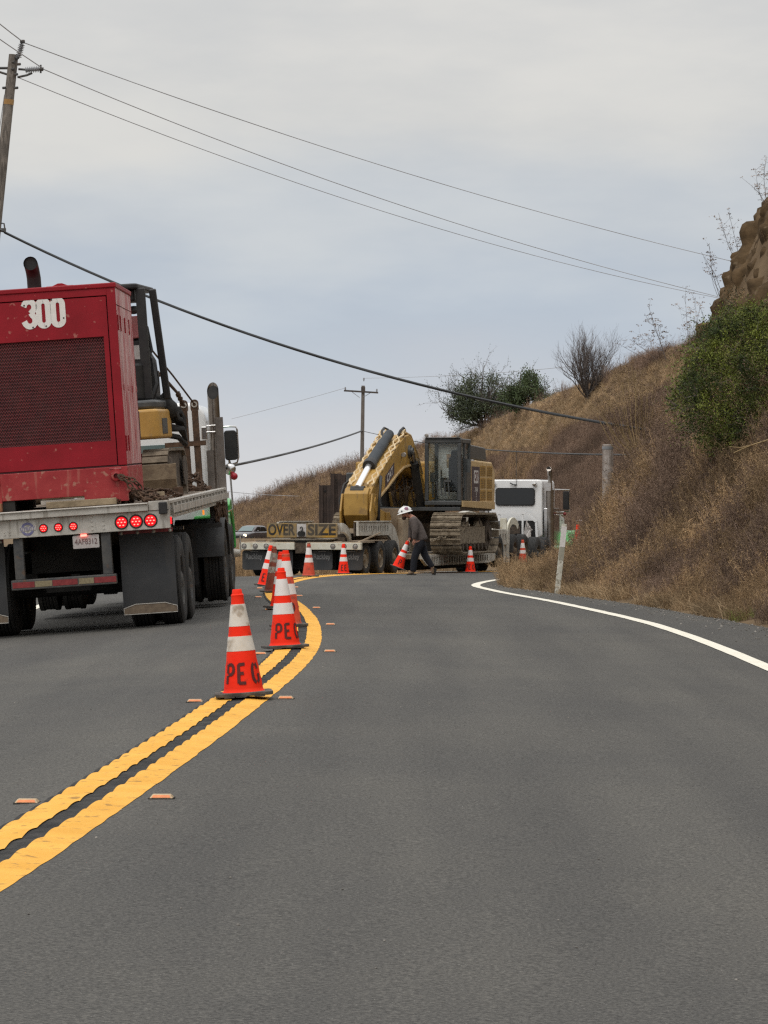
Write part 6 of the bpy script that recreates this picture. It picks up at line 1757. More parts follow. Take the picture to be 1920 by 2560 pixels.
# ------------------------------------------------------------------ posts by the road
b_ = P(1203, 1280, 59)
b_.z = float(RZ(b_.x, 59)) - 0.05
DL = thing('delineator_post', 'leaning white roadside marker post standing at the edge of the weeds', 'marker post', b_, (-3, 6.3, 4))
m = MB(); m.prism([(-0.043, -0.012), (-0.039, -0.02), (0.039, -0.02), (0.043, -0.012), (0.043, 0.012), (-0.043, 0.012)], 'z', 0, 1.17); m.build('post', M['delin'], DL, bevel=0.003)
m = MB(); m.bx(-0.042, 0.042, -0.026, -0.0215, 0.80, 1.13); m.build('reflector_sheet', M['retro_white'], DL)
m = MB(); m.bx(-0.042, 0.042, -0.025, -0.0212, 0.595, 0.795); m.build('grey_sleeve', M['delin'] if False else mat('sleeve_grey', (0.30, 0.29, 0.23), (0.38, 0.36, 0.29), scale=10, rough=0.7), DL)
t_ = P(1313, 960, 72)
zb_ = float(TZ(t_.x, 72)) - 0.3
SP = thing('wooden_stub_post', 'thick weathered whitewashed wooden stub post standing in the weeds on the slope', 'post', (t_.x, 72, zb_))
m = MB(); m.tube([(0, 0, 0), (0.01, 0, (t_.z - zb_) * 0.6), (0, 0, t_.z - zb_)], [0.125, 0.115, 0.106], 16); m.build('post', M['post_white'], SP, smooth=40, bevel=0.008)
m = MB(); m.lathe([(0.109, 0), (0.112, 0.03), (0.110, 0.06)], 16, (0, 0, t_.z - zb_ - 0.10)); m.build('iron_band', M['insul'], SP, smooth=40)

# ------------------------------------------------------------------ utility poles and lines
pb, pt = P(-88, 1245, 95), P(29.6, 118, 95)
UP = thing('utility_pole', 'tall leaning wooden power pole at the left edge with grey insulators', 'utility pole', pb)
def L_(X, Y, dy=0.0): q = P(X, Y, 95) - pb; return (q.x, q.y + dy, q.z)
m = MB(); m.tube([(0, 0, -0.3), tuple((pt - pb) * 0.5), tuple(pt - pb)], [0.18, 0.15, 0.122], 18); m.build('pole', M['pole_wood'], UP, smooth=40)
def insulator(name, a, b, parent):
    a, b = Vector(a), Vector(b)
    d = b - a
    pts, rr = [], []
    n = 8
    for i in range(n):
        for f, r in ((0.0, 0.045), (0.25, 0.085), (0.45, 0.085), (0.7, 0.045)):
            pts.append(a + d * ((i + f) / n)); rr.append(r)
    pts.append(b); rr.append(0.04)
    m = MB(); m.tube(pts, rr, 14); return m.build(name, M['insul'], parent, smooth=40)
i1 = insulator('insulator', L_(40, 124, -0.05), L_(48, 95, -0.05), UP)
m = MB(); m.bx(*[L_(44, 90)[0], L_(54, 90)[0]], -0.12, 0.02, L_(0, 94)[2], L_(0, 87)[2]); m.tube([L_(34, 128, -0.12), L_(40, 124, -0.05)], 0.05, 8); m.build('wire_clamp', M['alu_dark'], i1, bevel=0.01)
i2 = insulator('insulator', L_(55, 152, -0.03), L_(86, 149, -0.03), UP)
m = MB(); m.tube([L_(40, 149.5), L_(56, 151, -0.03)], 0.03, 7); m.tube([L_(38, 167), L_(58, 163, -0.03), L_(70, 158, -0.03)], 0.03, 7); m.tube([L_(86, 149, -0.03), L_(94, 150, -0.03)], 0.05, 8); m.tube([L_(88, 140), L_(88, 158)], 0.025, 6); m.build('insulator_arm', M['alu_dark'], i2, smooth=40)
m = MB(); m.tube([L_(24, 147), L_(-30, 147)], 0.035, 7); m.tube([L_(20, 162), L_(-25, 148)], 0.03, 7); m.build('insulator_arm', M['alu_dark'], UP, smooth=40)
fb = (215 - 118) / (1245 - 118)
for k, (f0, r, mt) in enumerate(((0.909, 0.133, 'pole_band'),)):
    a = (pt - pb) * (f0 - 0.005); b = (pt - pb) * (f0 + 0.005)
    m = MB(); m.tube([a, b], r, 18); m.build('identification_band', M[mt], UP, smooth=40)
m = MB()
for X, Y in ((36, 162), (36.5, 191), (10, 191), (42, 140), (30, 135), (29, 150)):
    m.cyl(L_(X - 3, Y, -0.10), L_(X + 3, Y, -0.14), 0.035, n=8)
m.bx(*[L_(2, 0)[0], L_(14, 0)[0]], -0.2, -0.1, L_(0, 502)[2], L_(0, 494)[2]); m.tube([L_(3, 483, -0.15), L_(10, 484, -0.15), L_(12, 497, -0.15)], 0.02, 6)
tag(m.build('bolt', M['alu_dark'], UP), kind='stuff')
m = MB(); m.tube([L_(10, 205, -0.05), L_(-8, 330, -0.05), L_(-24, 480, -0.05)], 0.012, 5); m.build('ground_wire', M['wire'], UP)

def wire(label, pts, r, m_, cat='cable', group=None, n=28):
    """pts: three sight points (X, Y, D) the line passes; a smooth sagging curve through them"""
    a, b, c = [P(*q) for q in pts]
    la, lc = (b - a).length, (c - b).length
    tb = la / (la + lc)
    out = []
    for i in range(n + 1):
        t = i / n
        l0 = (t - tb) * (t - 1) / (tb)
        l1 = t * (t - 1) / (tb * (tb - 1))
        l2 = t * (t - tb) / (1 - tb)
        out.append(a * l0 + b * l1 + c * l2)
    m = MB(); m.tube(out, r, 6)
    return tag(m.build('power_line', M[m_], None, smooth=60), label, cat, group)
G_ = 'overhead lines'
wire('topmost thin power wire running from the top insulator down to the right', [(54, 93, 95), (750, 334, 120), (1640, 578, 165)], 0.013, 'wire', group=G_)
wire('second thin power wire starting at the horizontal insulator', [(95, 150, 95), (750, 404, 120), (1640, 662, 165)], 0.013, 'wire', group=G_)
wire('third thin power wire starting on the pole just below the horizontal insulator', [(38, 167, 95.2), (700, 415, 118), (1640, 660, 166)], 0.011, 'wire', group=G_)
wire('thick black cable crossing the whole picture from the leaning pole to the dry canes', [(10, 502, 95), (780, 797, 90), (1480, 940, 86)], 0.034, 'cable', group=G_)
wire('thin wire running from the top insulator up out of the left edge', [(48, 89, 95), (0, 52, 91), (-200, -120, 80)], 0.014, 'wire', group=G_)
wire('thin wire running from the horizontal insulator up out of the left edge', [(93, 148, 95), (0, 85, 90), (-200, -60, 80)], 0.013, 'wire', group=G_)
wire('thick cable continuing from the leaning pole out of the left edge', [(8, 500, 95), (-60, 470, 90), (-300, 350, 75)], 0.034, 'cable', group=G_)
# far pole with a crossarm
pb2 = P(779, 1090, 262); pb2.z = EYE + float(base_z(262)) - 0.5
pt2 = P(784.5, 833, 262)
UQ = thing('utility_pole', 'distant upright wooden pole with a single crossarm rising behind the excavator boom', 'utility pole', pb2)
def Q_(X, Y, dy=0.0): q = P(X, Y, 262) - pb2; return (q.x, q.y + dy, q.z)
m = MB(); m.tube([(0, 0, 0), tuple(pt2 - pb2)], [0.17, 0.12], 14); m.build('pole', M['pole_far'], UQ, smooth=40)
m = MB(); m.beam(Q_(743, 844, -0.16), Q_(817, 848.5, -0.16), 0.10, 0.12); ca = m.build('crossarm', M['bark'], UQ)
m = MB(); m.tube([Q_(761, 847, -0.16), Q_(777, 859, -0.14)], 0.02, 5); m.tube([Q_(800, 849, -0.16), Q_(785, 858, -0.14)], 0.02, 5); m.build('arm_brace', M['insul'], UQ)
for X, Y in ((746, 838), (814, 842), (786, 818)):
    m = MB(); m.tube([Q_(X, Y + 6, -0.16), Q_(X, Y + 3, -0.16), Q_(X, Y, -0.16), Q_(X, Y - 2, -0.16)], [0.02, 0.05, 0.06, 0.03], 8); m.build('insulator', M['insul'], UQ, smooth=40)
m = MB(); m.bx(*[Q_(780, 0)[0], Q_(789, 0)[0]], -0.2, 0.15, Q_(0, 846)[2], Q_(0, 836)[2]); m.build('pole_cap', M['bark'], UQ)
wire('dark cable from the far pole sagging down to the left behind the tractor mirror', [(781, 931, 262), (650, 972, 200), (470, 1012, 150)], 0.055, 'cable', group=G_)
wire('dark cable from the far pole passing behind the excavator to the right hillside', [(783, 931, 262), (920, 957, 190), (1440, 983, 80)], 0.024, 'cable', group=G_)
wire('faint wire from the left end of the far crossarm running down to the left', [(746, 838, 262), (640, 868, 285), (500, 905, 320)], 0.012, 'wire', group=G_)
wire('faint wire from the top of the far pole running right toward the hill trees', [(786, 817, 262), (960, 812, 235), (1260, 788, 190)], 0.011, 'wire', group=G_)
wire('faint low wire behind the tractor crossing the left hill skyline', [(440, 1055, 330), (560, 1068, 330), (680, 1072, 330)], 0.025, 'wire', group=G_)
# ------------------------------------------------------------------ vegetation
class Rib:
    """flat tapering blades gathered into one quad mesh"""
    def __init__(s): s.v, s.f = [], []
    def blade(s, pts, w0, w1, side=None):
        pts = [np.asarray(p, float) for p in pts]
        n = len(pts)
        b = len(s.v)
        d = pts[-1] - pts[0]
        if side is None:
            a = rng.normal(size=3); side = np.cross(d, a)
        side = side / (np.linalg.norm(side) + 1e-9)
        for i, p in enumerate(pts):
            w = w0 + (w1 - w0) * i / (n - 1)
            s.v += [p - side * w / 2, p + side * w / 2]
        for i in range(n - 1):
            q = b + 2 * i
            s.f.append((q, q + 1, q + 3, q + 2))
    def leaf(s, c, d, l, w):
        c = np.asarray(c, float); d = d / (np.linalg.norm(d) + 1e-9)
        a = np.cross(d, rng.normal(size=3)); a /= (np.linalg.norm(a) + 1e-9)
        b = len(s.v)
        s.v += [c, c + d * l * 0.5 + a * w / 2, c + d * l, c + d * l * 0.5 - a * w / 2]
        s.f.append((b, b + 1, b + 2, b + 3))
    def mesh(s, name, m):
        me = bpy.data.meshes.new(name)
        v = np.asarray(s.v, np.float32); f = np.asarray(s.f, np.int32)
        me.vertices.add(len(v)); me.vertices.foreach_set('co', v.ravel())
        me.loops.add(f.size); me.loops.foreach_set('vertex_index', f.ravel())
        me.polygons.add(len(f)); me.polygons.foreach_set('loop_start', np.arange(0, f.size, 4, dtype=np.int32)); me.polygons.foreach_set('loop_total', np.full(len(f), 4, np.int32))
        me.update(calc_edges=True)
        me.materials.append(m)
        return me
    def build(s, name, m, parent=None):
        o = bpy.data.objects.new(name, s.mesh(name, m)); COL.objects.link(o)
        if parent: o.parent = parent
        return o

def weed_clump(n, h, spread, w=0.009, branches=5, seeds=7, lean=0.28):
    r = Rib()
    for i in range(n):
        a = rng.uniform(0, 2 * PI); q = spread * math.sqrt(rng.uniform())
        p0 = np.array([q * math.cos(a), q * math.sin(a), -0.05])
        hh = h * rng.uniform(0.30, 1.0)
        tip = p0 + np.array([rng.normal(0, lean), rng.normal(0, lean), 1.0]) * hh
        mid = (p0 + tip) / 2 + rng.normal(0, 0.03, 3)
        r.blade([p0, mid, tip], w, w * 0.4)
        for k in range(branches):
            t = rng.uniform(0.35, 0.98)
            b0 = (p0 + (mid - p0) * 2 * t) if t < 0.5 else (mid + (tip - mid) * (2 * t - 1))
            d = np.array([rng.normal(0, 0.8), rng.normal(0, 0.8), rng.uniform(0.3, 1.2)]); d /= np.linalg.norm(d)
            l = hh * rng.uniform(0.10, 0.26)
            r.blade([b0, b0 + d * l], w * 0.6, w * 0.25)
            for s_ in range(seeds):
                c = b0 + d * l * rng.uniform(0.4, 1.05) + rng.normal(0, 0.012, 3)
                r.leaf(c, rng.normal(size=3), rng.uniform(0.014, 0.034), 0.011)
    return r
def grass_clump(n, h, spread, w=0.006, lean=0.45):
    r = Rib()
    for i in range(n):
        a = rng.uniform(0, 2 * PI); q = spread * math.sqrt(rng.uniform())
        p0 = np.array([q * math.cos(a), q * math.sin(a), -0.03])
        hh = h * rng.uniform(0.4, 1.0)
        d = np.array([rng.normal(0, lean), rng.normal(0, lean), 1.0])
        m_ = p0 + d * hh * 0.55
        tip = m_ + (d + np.array([rng.normal(0, 0.5), rng.normal(0, 0.5), -0.35])) * hh * 0.45
        r.blade([p0, m_, tip], w, w * 0.25)
    return r
def variants(name, meshes):
    c = bpy.data.collections.new(name)
    for i, me in enumerate(meshes):
        c.objects.link(bpy.data.objects.new(name, me))
    return c
def scatter(name, pts, scl, coll, tilt=0.12, kind='stuff', nvar=6):
    pts = np.asarray(pts, np.float32)
    n = len(pts)
    me = bpy.data.meshes.new(name)
    me.vertices.add(n); me.vertices.foreach_set('co', pts.ravel())
    a = me.attributes.new('scl', 'FLOAT', 'POINT'); a.data.foreach_set('value', np.asarray(scl, np.float32))
    rot = np.stack([rng.normal(0, tilt, n), rng.normal(0, tilt, n), rng.uniform(0, 2 * PI, n)], 1).astype(np.float32)
    a = me.attributes.new('rot', 'FLOAT_VECTOR', 'POINT'); a.data.foreach_set('vector', rot.ravel())
    a = me.attributes.new('pick', 'INT', 'POINT'); a.data.foreach_set('value', rng.integers(0, nvar, n).astype(np.int32))
    o = bpy.data.objects.new(name, me); COL.objects.link(o)
    ng = bpy.data.node_groups.new(name, 'GeometryNodeTree')
    ng.interface.new_socket('Geometry', in_out='INPUT', socket_type='NodeSocketGeometry')
    ng.interface.new_socket('Geometry', in_out='OUTPUT', socket_type='NodeSocketGeometry')
    gi = N(ng, 'NodeGroupInput'); go = N(ng, 'NodeGroupOutput')
    ci = N(ng, 'GeometryNodeCollectionInfo'); ci.inputs['Collection'].default_value = coll; ci.inputs['Separate Children'].default_value = True; ci.inputs['Reset Children'].default_value = True
    ip = N(ng, 'GeometryNodeInstanceOnPoints'); ip.inputs['Pick Instance'].default_value = True
    def attr(nm, t):
        k = N(ng, 'GeometryNodeInputNamedAttribute'); k.data_type = t; k.inputs['Name'].default_value = nm
        return [s for s in k.outputs if s.enabled and s.name == 'Attribute'][0]
    lk = ng.links.new
    mp_ = N(ng, 'GeometryNodeMeshToPoints')
    lk(gi.outputs[0], mp_.inputs['Mesh']); lk(mp_.outputs[0], ip.inputs['Points'])
    lk(ci.outputs[0], ip.inputs['Instance'])
    lk(attr('pick', 'INT'), ip.inputs['Instance Index']); lk(attr('rot', 'FLOAT_VECTOR'), ip.inputs['Rotation']); lk(attr('scl', 'FLOAT'), ip.inputs['Scale'])
    lk(ip.outputs[0], go.inputs[0])
    md = o.modifiers.new('scatter', 'NODES'); md.node_group = ng
    return tag(o, kind=kind)

WEED = variants('weed_clump', [weed_clump(22, 1.0, 0.24).mesh('weed_clump', M['weed']) for _ in range(6)])
WEEDD = variants('dark_weed_clump', [weed_clump(22, 1.0, 0.24, branches=6).mesh('dark_weed_clump', M['weed_dark']) for _ in range(6)])
STRAW = variants('straw_tuft', [grass_clump(46, 0.30, 0.12).mesh('straw_tuft', M['straw']) for _ in range(6)])
GREEN = variants('green_tuft', [grass_clump(50, 0.22, 0.12).mesh('green_tuft', M['grass_green']) for _ in range(6)])
TALLG = variants('tall_grass', [weed_clump(26, 1.0, 0.35, w=0.014, branches=2, seeds=3, lean=0.18).mesh('tall_grass', M['weed']) for _ in range(6)])
TALLD = variants('tall_dark_grass', [weed_clump(26, 1.0, 0.35, w=0.014, branches=3, seeds=3, lean=0.2).mesh('tall_dark_grass', M['weed_dark']) for _ in range(6)])
STRAWH = variants('hill_straw', [grass_clump(60, 0.45, 0.35, w=0.014).mesh('hill_straw', M['straw']) for _ in range(6)])

def nz2(x, y, s, o=0.0): return mnoise.noise(Vector((x * s + o, y * s - o, o)))
# bank beside the road
A, B, C_, G2 = [], [], [], []
for _ in range(17000):
    y = rng.uniform(37, 100); u = rng.uniform(0.0, 7.0) ** 1.0
    x = float(xs_(y)) + u
    px = 829.5 + 8000 * x / y
    if px > 1760 or px < 1000: continue
    n = nz2(x, y, 0.55, 3.0)
    if u < 0.05 + 0.25 * rng.uniform(): 
        continue
    cliff = u > 3.1 and 55 < y < 88
    if cliff and rng.uniform() > 0.15: continue
    h = (0.24 + 0.34 * min(1, u / 1.6)) * rng.uniform(0.7, 1.25) * (1 + 0.35 * n)
    h *= 1 - 0.45 * float(sstep(63, 71, y)) * float(1 - sstep(1.6, 2.6, u) * 0.6)
    h *= 1.0 + (0.5 if rng.uniform() < 0.06 and not (1.2 < u < 2.8 and y < 62) and y < 66 else 0)
    if px > 1265 and px < 1400 and y > 73: h *= 0.75
    if cliff: h *= 0.4
    z = float(TZ(x, y))
    (B if (n > 0.12 or rng.uniform() < 0.18) else A).append((x, y, z, h))
for _ in range(6000):
    y = rng.uniform(37, 98); u = abs(rng.normal(0.12, 0.20)) if rng.uniform() < 0.7 else rng.uniform(0, 3.2)
    x = float(xs_(y)) + u
    if 829.5 + 8000 * x / y > 1720: continue
    if u < 0.05 and rng.uniform() < 0.6: continue
    z = float(TZ(x, y)) if u > 0.08 else float(RZ(x, y))
    if nz2(x, y, 0.35, 11.0) < rng.uniform(-0.35, 0.25): continue
    k = rng.uniform(0.4, 1.0) * (0.45 if u < 0.1 else 1)
    gr = (38 < y < 45) and u < 0.55 and rng.uniform() < 0.5
    (G2 if gr else C_).append((x, y, z + 0.01, k))
for _ in range(520):    # ragged weeds where the bank ends at the bend
    y = rng.uniform(63.5, 75); u = 0.02 + rng.uniform(0, 1.0)
    x = float(xs_(y)) + u; k = rng.uniform(0.22, 0.52) * (1.25 if rng.uniform() < 0.12 else 1)
    A.append((x, y, float(TZ(x, y)), k))
A, B, C_, G2 = [np.array(q) for q in (A, B, C_, G2)]
scatter('dry_weeds', A[:, :3], A[:, 3], WEED, 0.10)
scatter('dry_weeds', B[:, :3], B[:, 3], WEEDD, 0.10)
scatter('dry_grass', C_[:, :3], C_[:, 3], STRAW, 0.25)
scatter('green_grass', G2[:, :3], G2[:, 3], GREEN, 0.25)

# pebbles on the shoulder
def pebble_mesh():
    m = MB(); m.ball((0, 0, 0), 1.0, 7, 5)
    v = [(x * (1 + 0.3 * mnoise.noise(Vector((x, y, z)) * 1.3 + Vector((k_, 0, 0)))), y, z * 0.6) for x, y, z in m.v]
    me = bpy.data.meshes.new('pebble'); me.from_pydata(v, [], m.f); me.materials.append(M['pebble']); return me
pv = []
for k_ in range(5): pv.append(pebble_mesh())
PEB = variants('pebble', pv)
pp, ps = [], []
for _ in range(1500):
    y = 30 + 40 * rng.uniform(); f = 1 - abs(rng.normal(0, 0.30)); x = float(xe(y)) + 0.15 + (float(shw(y)) - 0.1) * f
    pp.append((x, y, float(RZ(x, y)) + 0.004)); ps.append(0.004 + 0.012 * rng.uniform() ** 3)
for _ in range(260):
    y = 9 + 45 * rng.uniform() ** 1.5; x = rng.uniform(-3.5, 3.2)
    pp.append((x, y, float(RZ(x, y)) + 0.002)); ps.append(0.0025 + 0.004 * rng.uniform() ** 2)
scatter('gravel', pp, ps, PEB, 0.5, nvar=5)

# far hillside
H1, H2, H3, H4 = [], [], [], []
for _ in range(46000):
    px = 440 + 1290 * rng.uniform() ; t = rng.uniform(0, 1.02)
    x, y, z = hill_pt(px, t)
    n = nz2(x, y, 0.045, 7.0) + 0.5 * nz2(x, y, 0.16, 2.0)
    gold = (px > 930 + 60 * n) and (px < 1380 + 150 * n) and (t > 0.74 + 0.14 * n)
    s = rng.uniform(0.35, 0.75) * (1.5 if px < 820 else 0.8)
    if gold:
        if rng.uniform() < 0.85: H1.append((x, y, z, s * 0.9))
        elif rng.uniform() < 0.5: H2.append((x, y, z, s * 0.6))
    elif n > -0.05 and px > 800:
        H3.append((x, y, z, s * 0.85))
    elif rng.uniform() < 0.65:
        H2.append((x, y, z, s))
    else: H3.append((x, y, z, s))
for _ in range(620):
    px = rng.uniform(470, 960) if rng.uniform() < 0.7 else rng.uniform(960, 1700); t = rng.uniform(0.93, 1.03)
    x, y, z = hill_pt(px, t)
    k = rng.uniform(0.8, 1.9) if px < 800 else rng.uniform(0.35, 0.8)
    H4.append((x, y, z, k))
for _ in range(9000):
    y = 104 + 190 * rng.uniform(); px = rng.uniform(430, 1050); x = (px - 829.5) / 8000 * y
    if y > 150 and px < 660 and rng.uniform() < 0.6: continue
    if x > float(xc(min(y, 130))) - 5.6 and y < 125: continue
    if y > float(foot_d(px)): continue
    z = float(TZ(x, y)); H2.append((x, y, z, rng.uniform(0.3, 0.6) * (1 - 0.75 * float(sstep(125, 170, y)) * (px < 680))))
for _ in range(1500):   # verge left of the road
    y = rng.uniform(60, 112); u = -5.3 - rng.uniform(0, 6) ** 1.0
    x = float(xc(y)) + u; z = float(TZ(x, y)); H2.append((x, y, z, rng.uniform(0.25, 0.5)))
for nm, arr, co in (('hill_dry_grass', H1, STRAWH), ('hill_dry_weeds', H2, TALLG), ('hill_dark_weeds', H3, TALLD), ('ridge_stalks', H4, TALLD)):
    arr = np.array(arr); scatter(nm, arr[:, :3], arr[:, 3], co, 0.10)

# ---- trees
def limb(r, p, d, l, w, depth, spread, up, leaves=None, ld=0, nb=3):
    pts = [p]
    q = p.copy(); dd = d.copy()
    k = 4
    for i in range(k):
        dd = dd + rng.normal(0, 0.10, 3) + np.array([0, 0, up * 0.06]); dd /= np.linalg.norm(dd)
        q = q + dd * l / k; pts.append(q.copy())
    if depth >= 2:
        r['tube'].tube([tuple(x) for x in pts], [w * (1 - 0.13 * i) for i in range(k + 1)], 5, cap=False)
    else:
        r['rib'].blade(pts, w * 1.6, w * 0.5)
    if leaves is not None and depth <= 1:
        for _ in range(ld):
            i = rng.integers(1, k + 1)
            c = pts[i] + rng.normal(0, 0.05, 3)
            leaves.leaf(c, rng.normal(size=3) + np.array([0, 0, 0.4]), rng.uniform(0.05, 0.10), rng.uniform(0.03, 0.05))
    if depth == 0: return
    for _ in range(nb):
        i = rng.integers(1, k + 1)
        a = rng.normal(size=3); a -= dd * a.dot(dd); a /= np.linalg.norm(a)
        nd = dd * (1 - spread * 0.4) + a * spread * rng.uniform(0.6, 1.2); nd[2] += 0.12 * up; nd /= np.linalg.norm(nd)
        limb(r, pts[i].copy(), nd, l * rng.uniform(0.5, 0.75), w * 0.55, depth - 1, spread, up, leaves, ld, nb)
def hill_base(px, Y):
    best = min((abs((1106 - (hill_pt(px, t)[2] - EYE) * 8000 / hill_pt(px, t)[1]) - Y), t) for t in np.linspace(0.3, 1.05, 80))
    return hill_pt(px, best[1])
# bare fan shaped tree
bx_, by_, bz_ = hill_base(1268, 872)
BT = thing('bare_tree', 'leafless fan shaped tree with fine upright twigs standing alone on the golden slope', 'tree', (bx_, by_, bz_ - 0.1))
s_ = by_ / 8000
r = {'tube': MB(), 'rib': Rib()}
r['tube'].tube([(0, 0, 0), (0.02, 0, 0.25), (0.0, 0, 0.55)], [0.10, 0.085, 0.07], 8)
lv = Rib()
for k in range(21):
    a = (k / 20 - 0.5) * 1.55 + rng.normal(0, 0.08)
    d = np.array([math.sin(a), rng.normal(0, 0.45), math.cos(a) * 1.1]); d /= np.linalg.norm(d)
    L0 = (104 * s_) * (1 - 0.30 * abs(a)) * rng.uniform(0.8, 1.05)
    limb(r, np.array([0.0, 0.0, 0.22 + 0.2 * rng.uniform()]), d, L0 * 0.80, 0.032, 3, 0.44, 1.3, lv, 0, 5)
r['tube'].build('trunk', M['bark'], BT, smooth=60); r['rib'].build('twigs', M['twig'], BT); lv.build('dead_leaves', M['leaf_grey'], BT) if lv.v else None
# spreading tree with thin foliage
bx_, by_, bz_ = hill_base(1046, 922); s_ = by_ / 8000
ST = thing('spreading_tree', 'grey green spreading tree with thin crown and bare twigs on top, left on the ridge', 'tree', (bx_, by_, bz_ - 0.1))
r = {'tube': MB(), 'rib': Rib()}; lv = Rib()
for k in range(17):
    a = (k / 16 - 0.5) * 2.7 + rng.normal(0, 0.1)
    d = np.array([math.sin(a) * 1.05, rng.normal(0, 0.5), math.cos(a)]); d /= np.linalg.norm(d)
    low = abs(a) > 0.75
    limb(r, np.array([rng.normal(0, 0.15), 0, 0.1]), d, 88 * s_ * rng.uniform(0.75, 1.05), 0.06, 3, 0.65, 0.8, lv, 5 if low else 2, 4)
r['tube'].build('trunk', M['bark'], ST, smooth=60); r['rib'].build('twigs', M['twig'], ST)
for _ in range(200):
    a = rng.uniform(-1.5, 1.5); q = rng.uniform(0.25, 1.0)
    c = np.array([math.sin(a) * 76 * s_ * q - 0.15, rng.normal(0, 0.6), abs(math.cos(a)) ** 0.7 * 118 * s_ * q * 0.9 + 0.15])
    if c[2] > 70 * s_ and rng.uniform() < 0.3: continue
    for _k in range(80): lv.leaf(c + rng.normal(0, 0.20, 3), rng.normal(size=3), rng.uniform(0.07, 0.13), 0.055)
lv.build('crown', M['leaf_grey'], ST)
# rounder darker tree
bx_, by_, bz_ = hill_base(1140, 884); s_ = by_ / 8000
DT = thing('bushy_tree', 'round dark green bushy tree growing close to the right of the spreading tree', 'tree', (bx_, by_, bz_ - 0.1))
r = {'tube': MB(), 'rib': Rib()}; lv = Rib()
for k in range(11):
    a = (k / 10 - 0.5) * 2.6 + rng.normal(0, 0.1)
    d = np.array([math.sin(a), rng.normal(0, 0.5), math.cos(a) * 0.9]); d /= np.linalg.norm(d)
    limb(r, np.array([0, 0, 0.1]), d, 62 * s_ * rng.uniform(0.8, 1.05), 0.05, 2, 0.6, 0.8, lv, 6, 4)
r['tube'].build('trunk', M['bark'], DT, smooth=60); r['rib'].build('twigs', M['twig'], DT)
for _ in range(150):
    a = rng.uniform(-1.5, 1.5); q = rng.uniform(0.2, 1.0) ** 0.6
    q *= 0.75 + 0.35 * math.sin(a * 5.0 + 1.0) * 0.6 + 0.15
    c = np.array([math.sin(a) * 56 * s_ * q, rng.normal(0, 0.5), math.cos(a) * 74 * s_ * q + 0.1])
    for _k in range(75): lv.leaf(c + rng.normal(0, 0.15, 3), rng.normal(size=3) + np.array([0, 0, 0.5]), rng.uniform(0.07, 0.13), 0.055)
lv.build('crown', M['leaf_dark'], DT)

# big green shrub on the slope, built of leafy clumps with gaps between
SC = P(1632, 830, 57)
gb_ = float(TZ(SC.x - 0.1, 57.0))
GS = thing('green_shrub', 'large dense dark green shrub overhanging the weeds at the right edge', 'shrub', (SC.x, 57, gb_))
r = {'tube': MB(), 'rib': Rib()}; lv = Rib()
cz_ = SC.z - gb_
for k in range(22):
    d = np.array([rng.normal(0, 0.8), rng.normal(0, 0.6), rng.uniform(0.2, 1.0)]); d /= np.linalg.norm(d)
    limb(r, np.array([0.15, 0, 0.1]), d, 0.95, 0.03, 2, 0.6, 0.5, None, 0, 3)
outline = [(1655, 668), (1600, 672), (1555, 690), (1520, 720), (1500, 755), (1480, 790), (1462, 830), (1455, 870), (1465, 910), (1490, 945), (1530, 965), (1570, 978), (1620, 985), (1690, 960), (1740, 900), (1760, 800), (1720, 700)]
def shrub_r(ang):
    best = None
    for i in range(len(outline)):
        pass
    return 1
ang = np.array([math.atan2((830 - Y), (X - 1632)) for X, Y in outline]); rad = np.array([math.hypot(X - 1632, Y - 830) * 1.10 for X, Y in outline])
o_ = np.argsort(ang); ang, rad = ang[o_], rad[o_]
ang = np.concatenate([[ang[-1] - 2 * PI], ang, [ang[0] + 2 * PI]]); rad = np.concatenate([[rad[-1]], rad, [rad[0]]])
ps_ = 57 / 8000
for _ in range(430):
    a = rng.uniform(-PI, PI); R0 = float(np.interp(a, ang, rad)) * ps_
    q = rng.uniform(0.0, 1.0) ** 0.45 * 0.90
    depth = math.sqrt(max(0, 1 - q * q)) * 1.05
    yy = -depth * rng.uniform(0.35, 1.0) if rng.uniform() < 0.75 else depth * rng.uniform(0, 1)
    c = np.array([math.cos(a) * R0 * q, yy, cz_ + math.sin(a) * R0 * q])
    k = rng.uniform(0.07, 0.15)
    up = np.array([c[0] * 0.4, c[1] * 0.4, 0.55])
    for _k in range(int(150 * rng.uniform(0.6, 1.4))):
        pnt = c + rng.normal(0, k, 3) * np.array([1.1, 1.1, 0.8])
        lv.leaf(pnt, rng.normal(size=3) + up, rng.uniform(0.022, 0.042), rng.uniform(0.012, 0.020))
    for _k in range(3):
        d = rng.normal(size=3) + up * 1.5; d /= np.linalg.norm(d)
        r['rib'].blade([c, c + d * k * 2.2], 0.008, 0.003)
        for _j in range(9): lv.leaf(c + d * k * rng.uniform(1.0, 2.4), d + rng.normal(0, 0.5, 3), 0.045, 0.018)
r['tube'].build('branches', M['bark'], GS, smooth=60); r['rib'].build('twigs', M['twig'], GS)
lv.build('foliage', M['leaf_shrub'], GS)
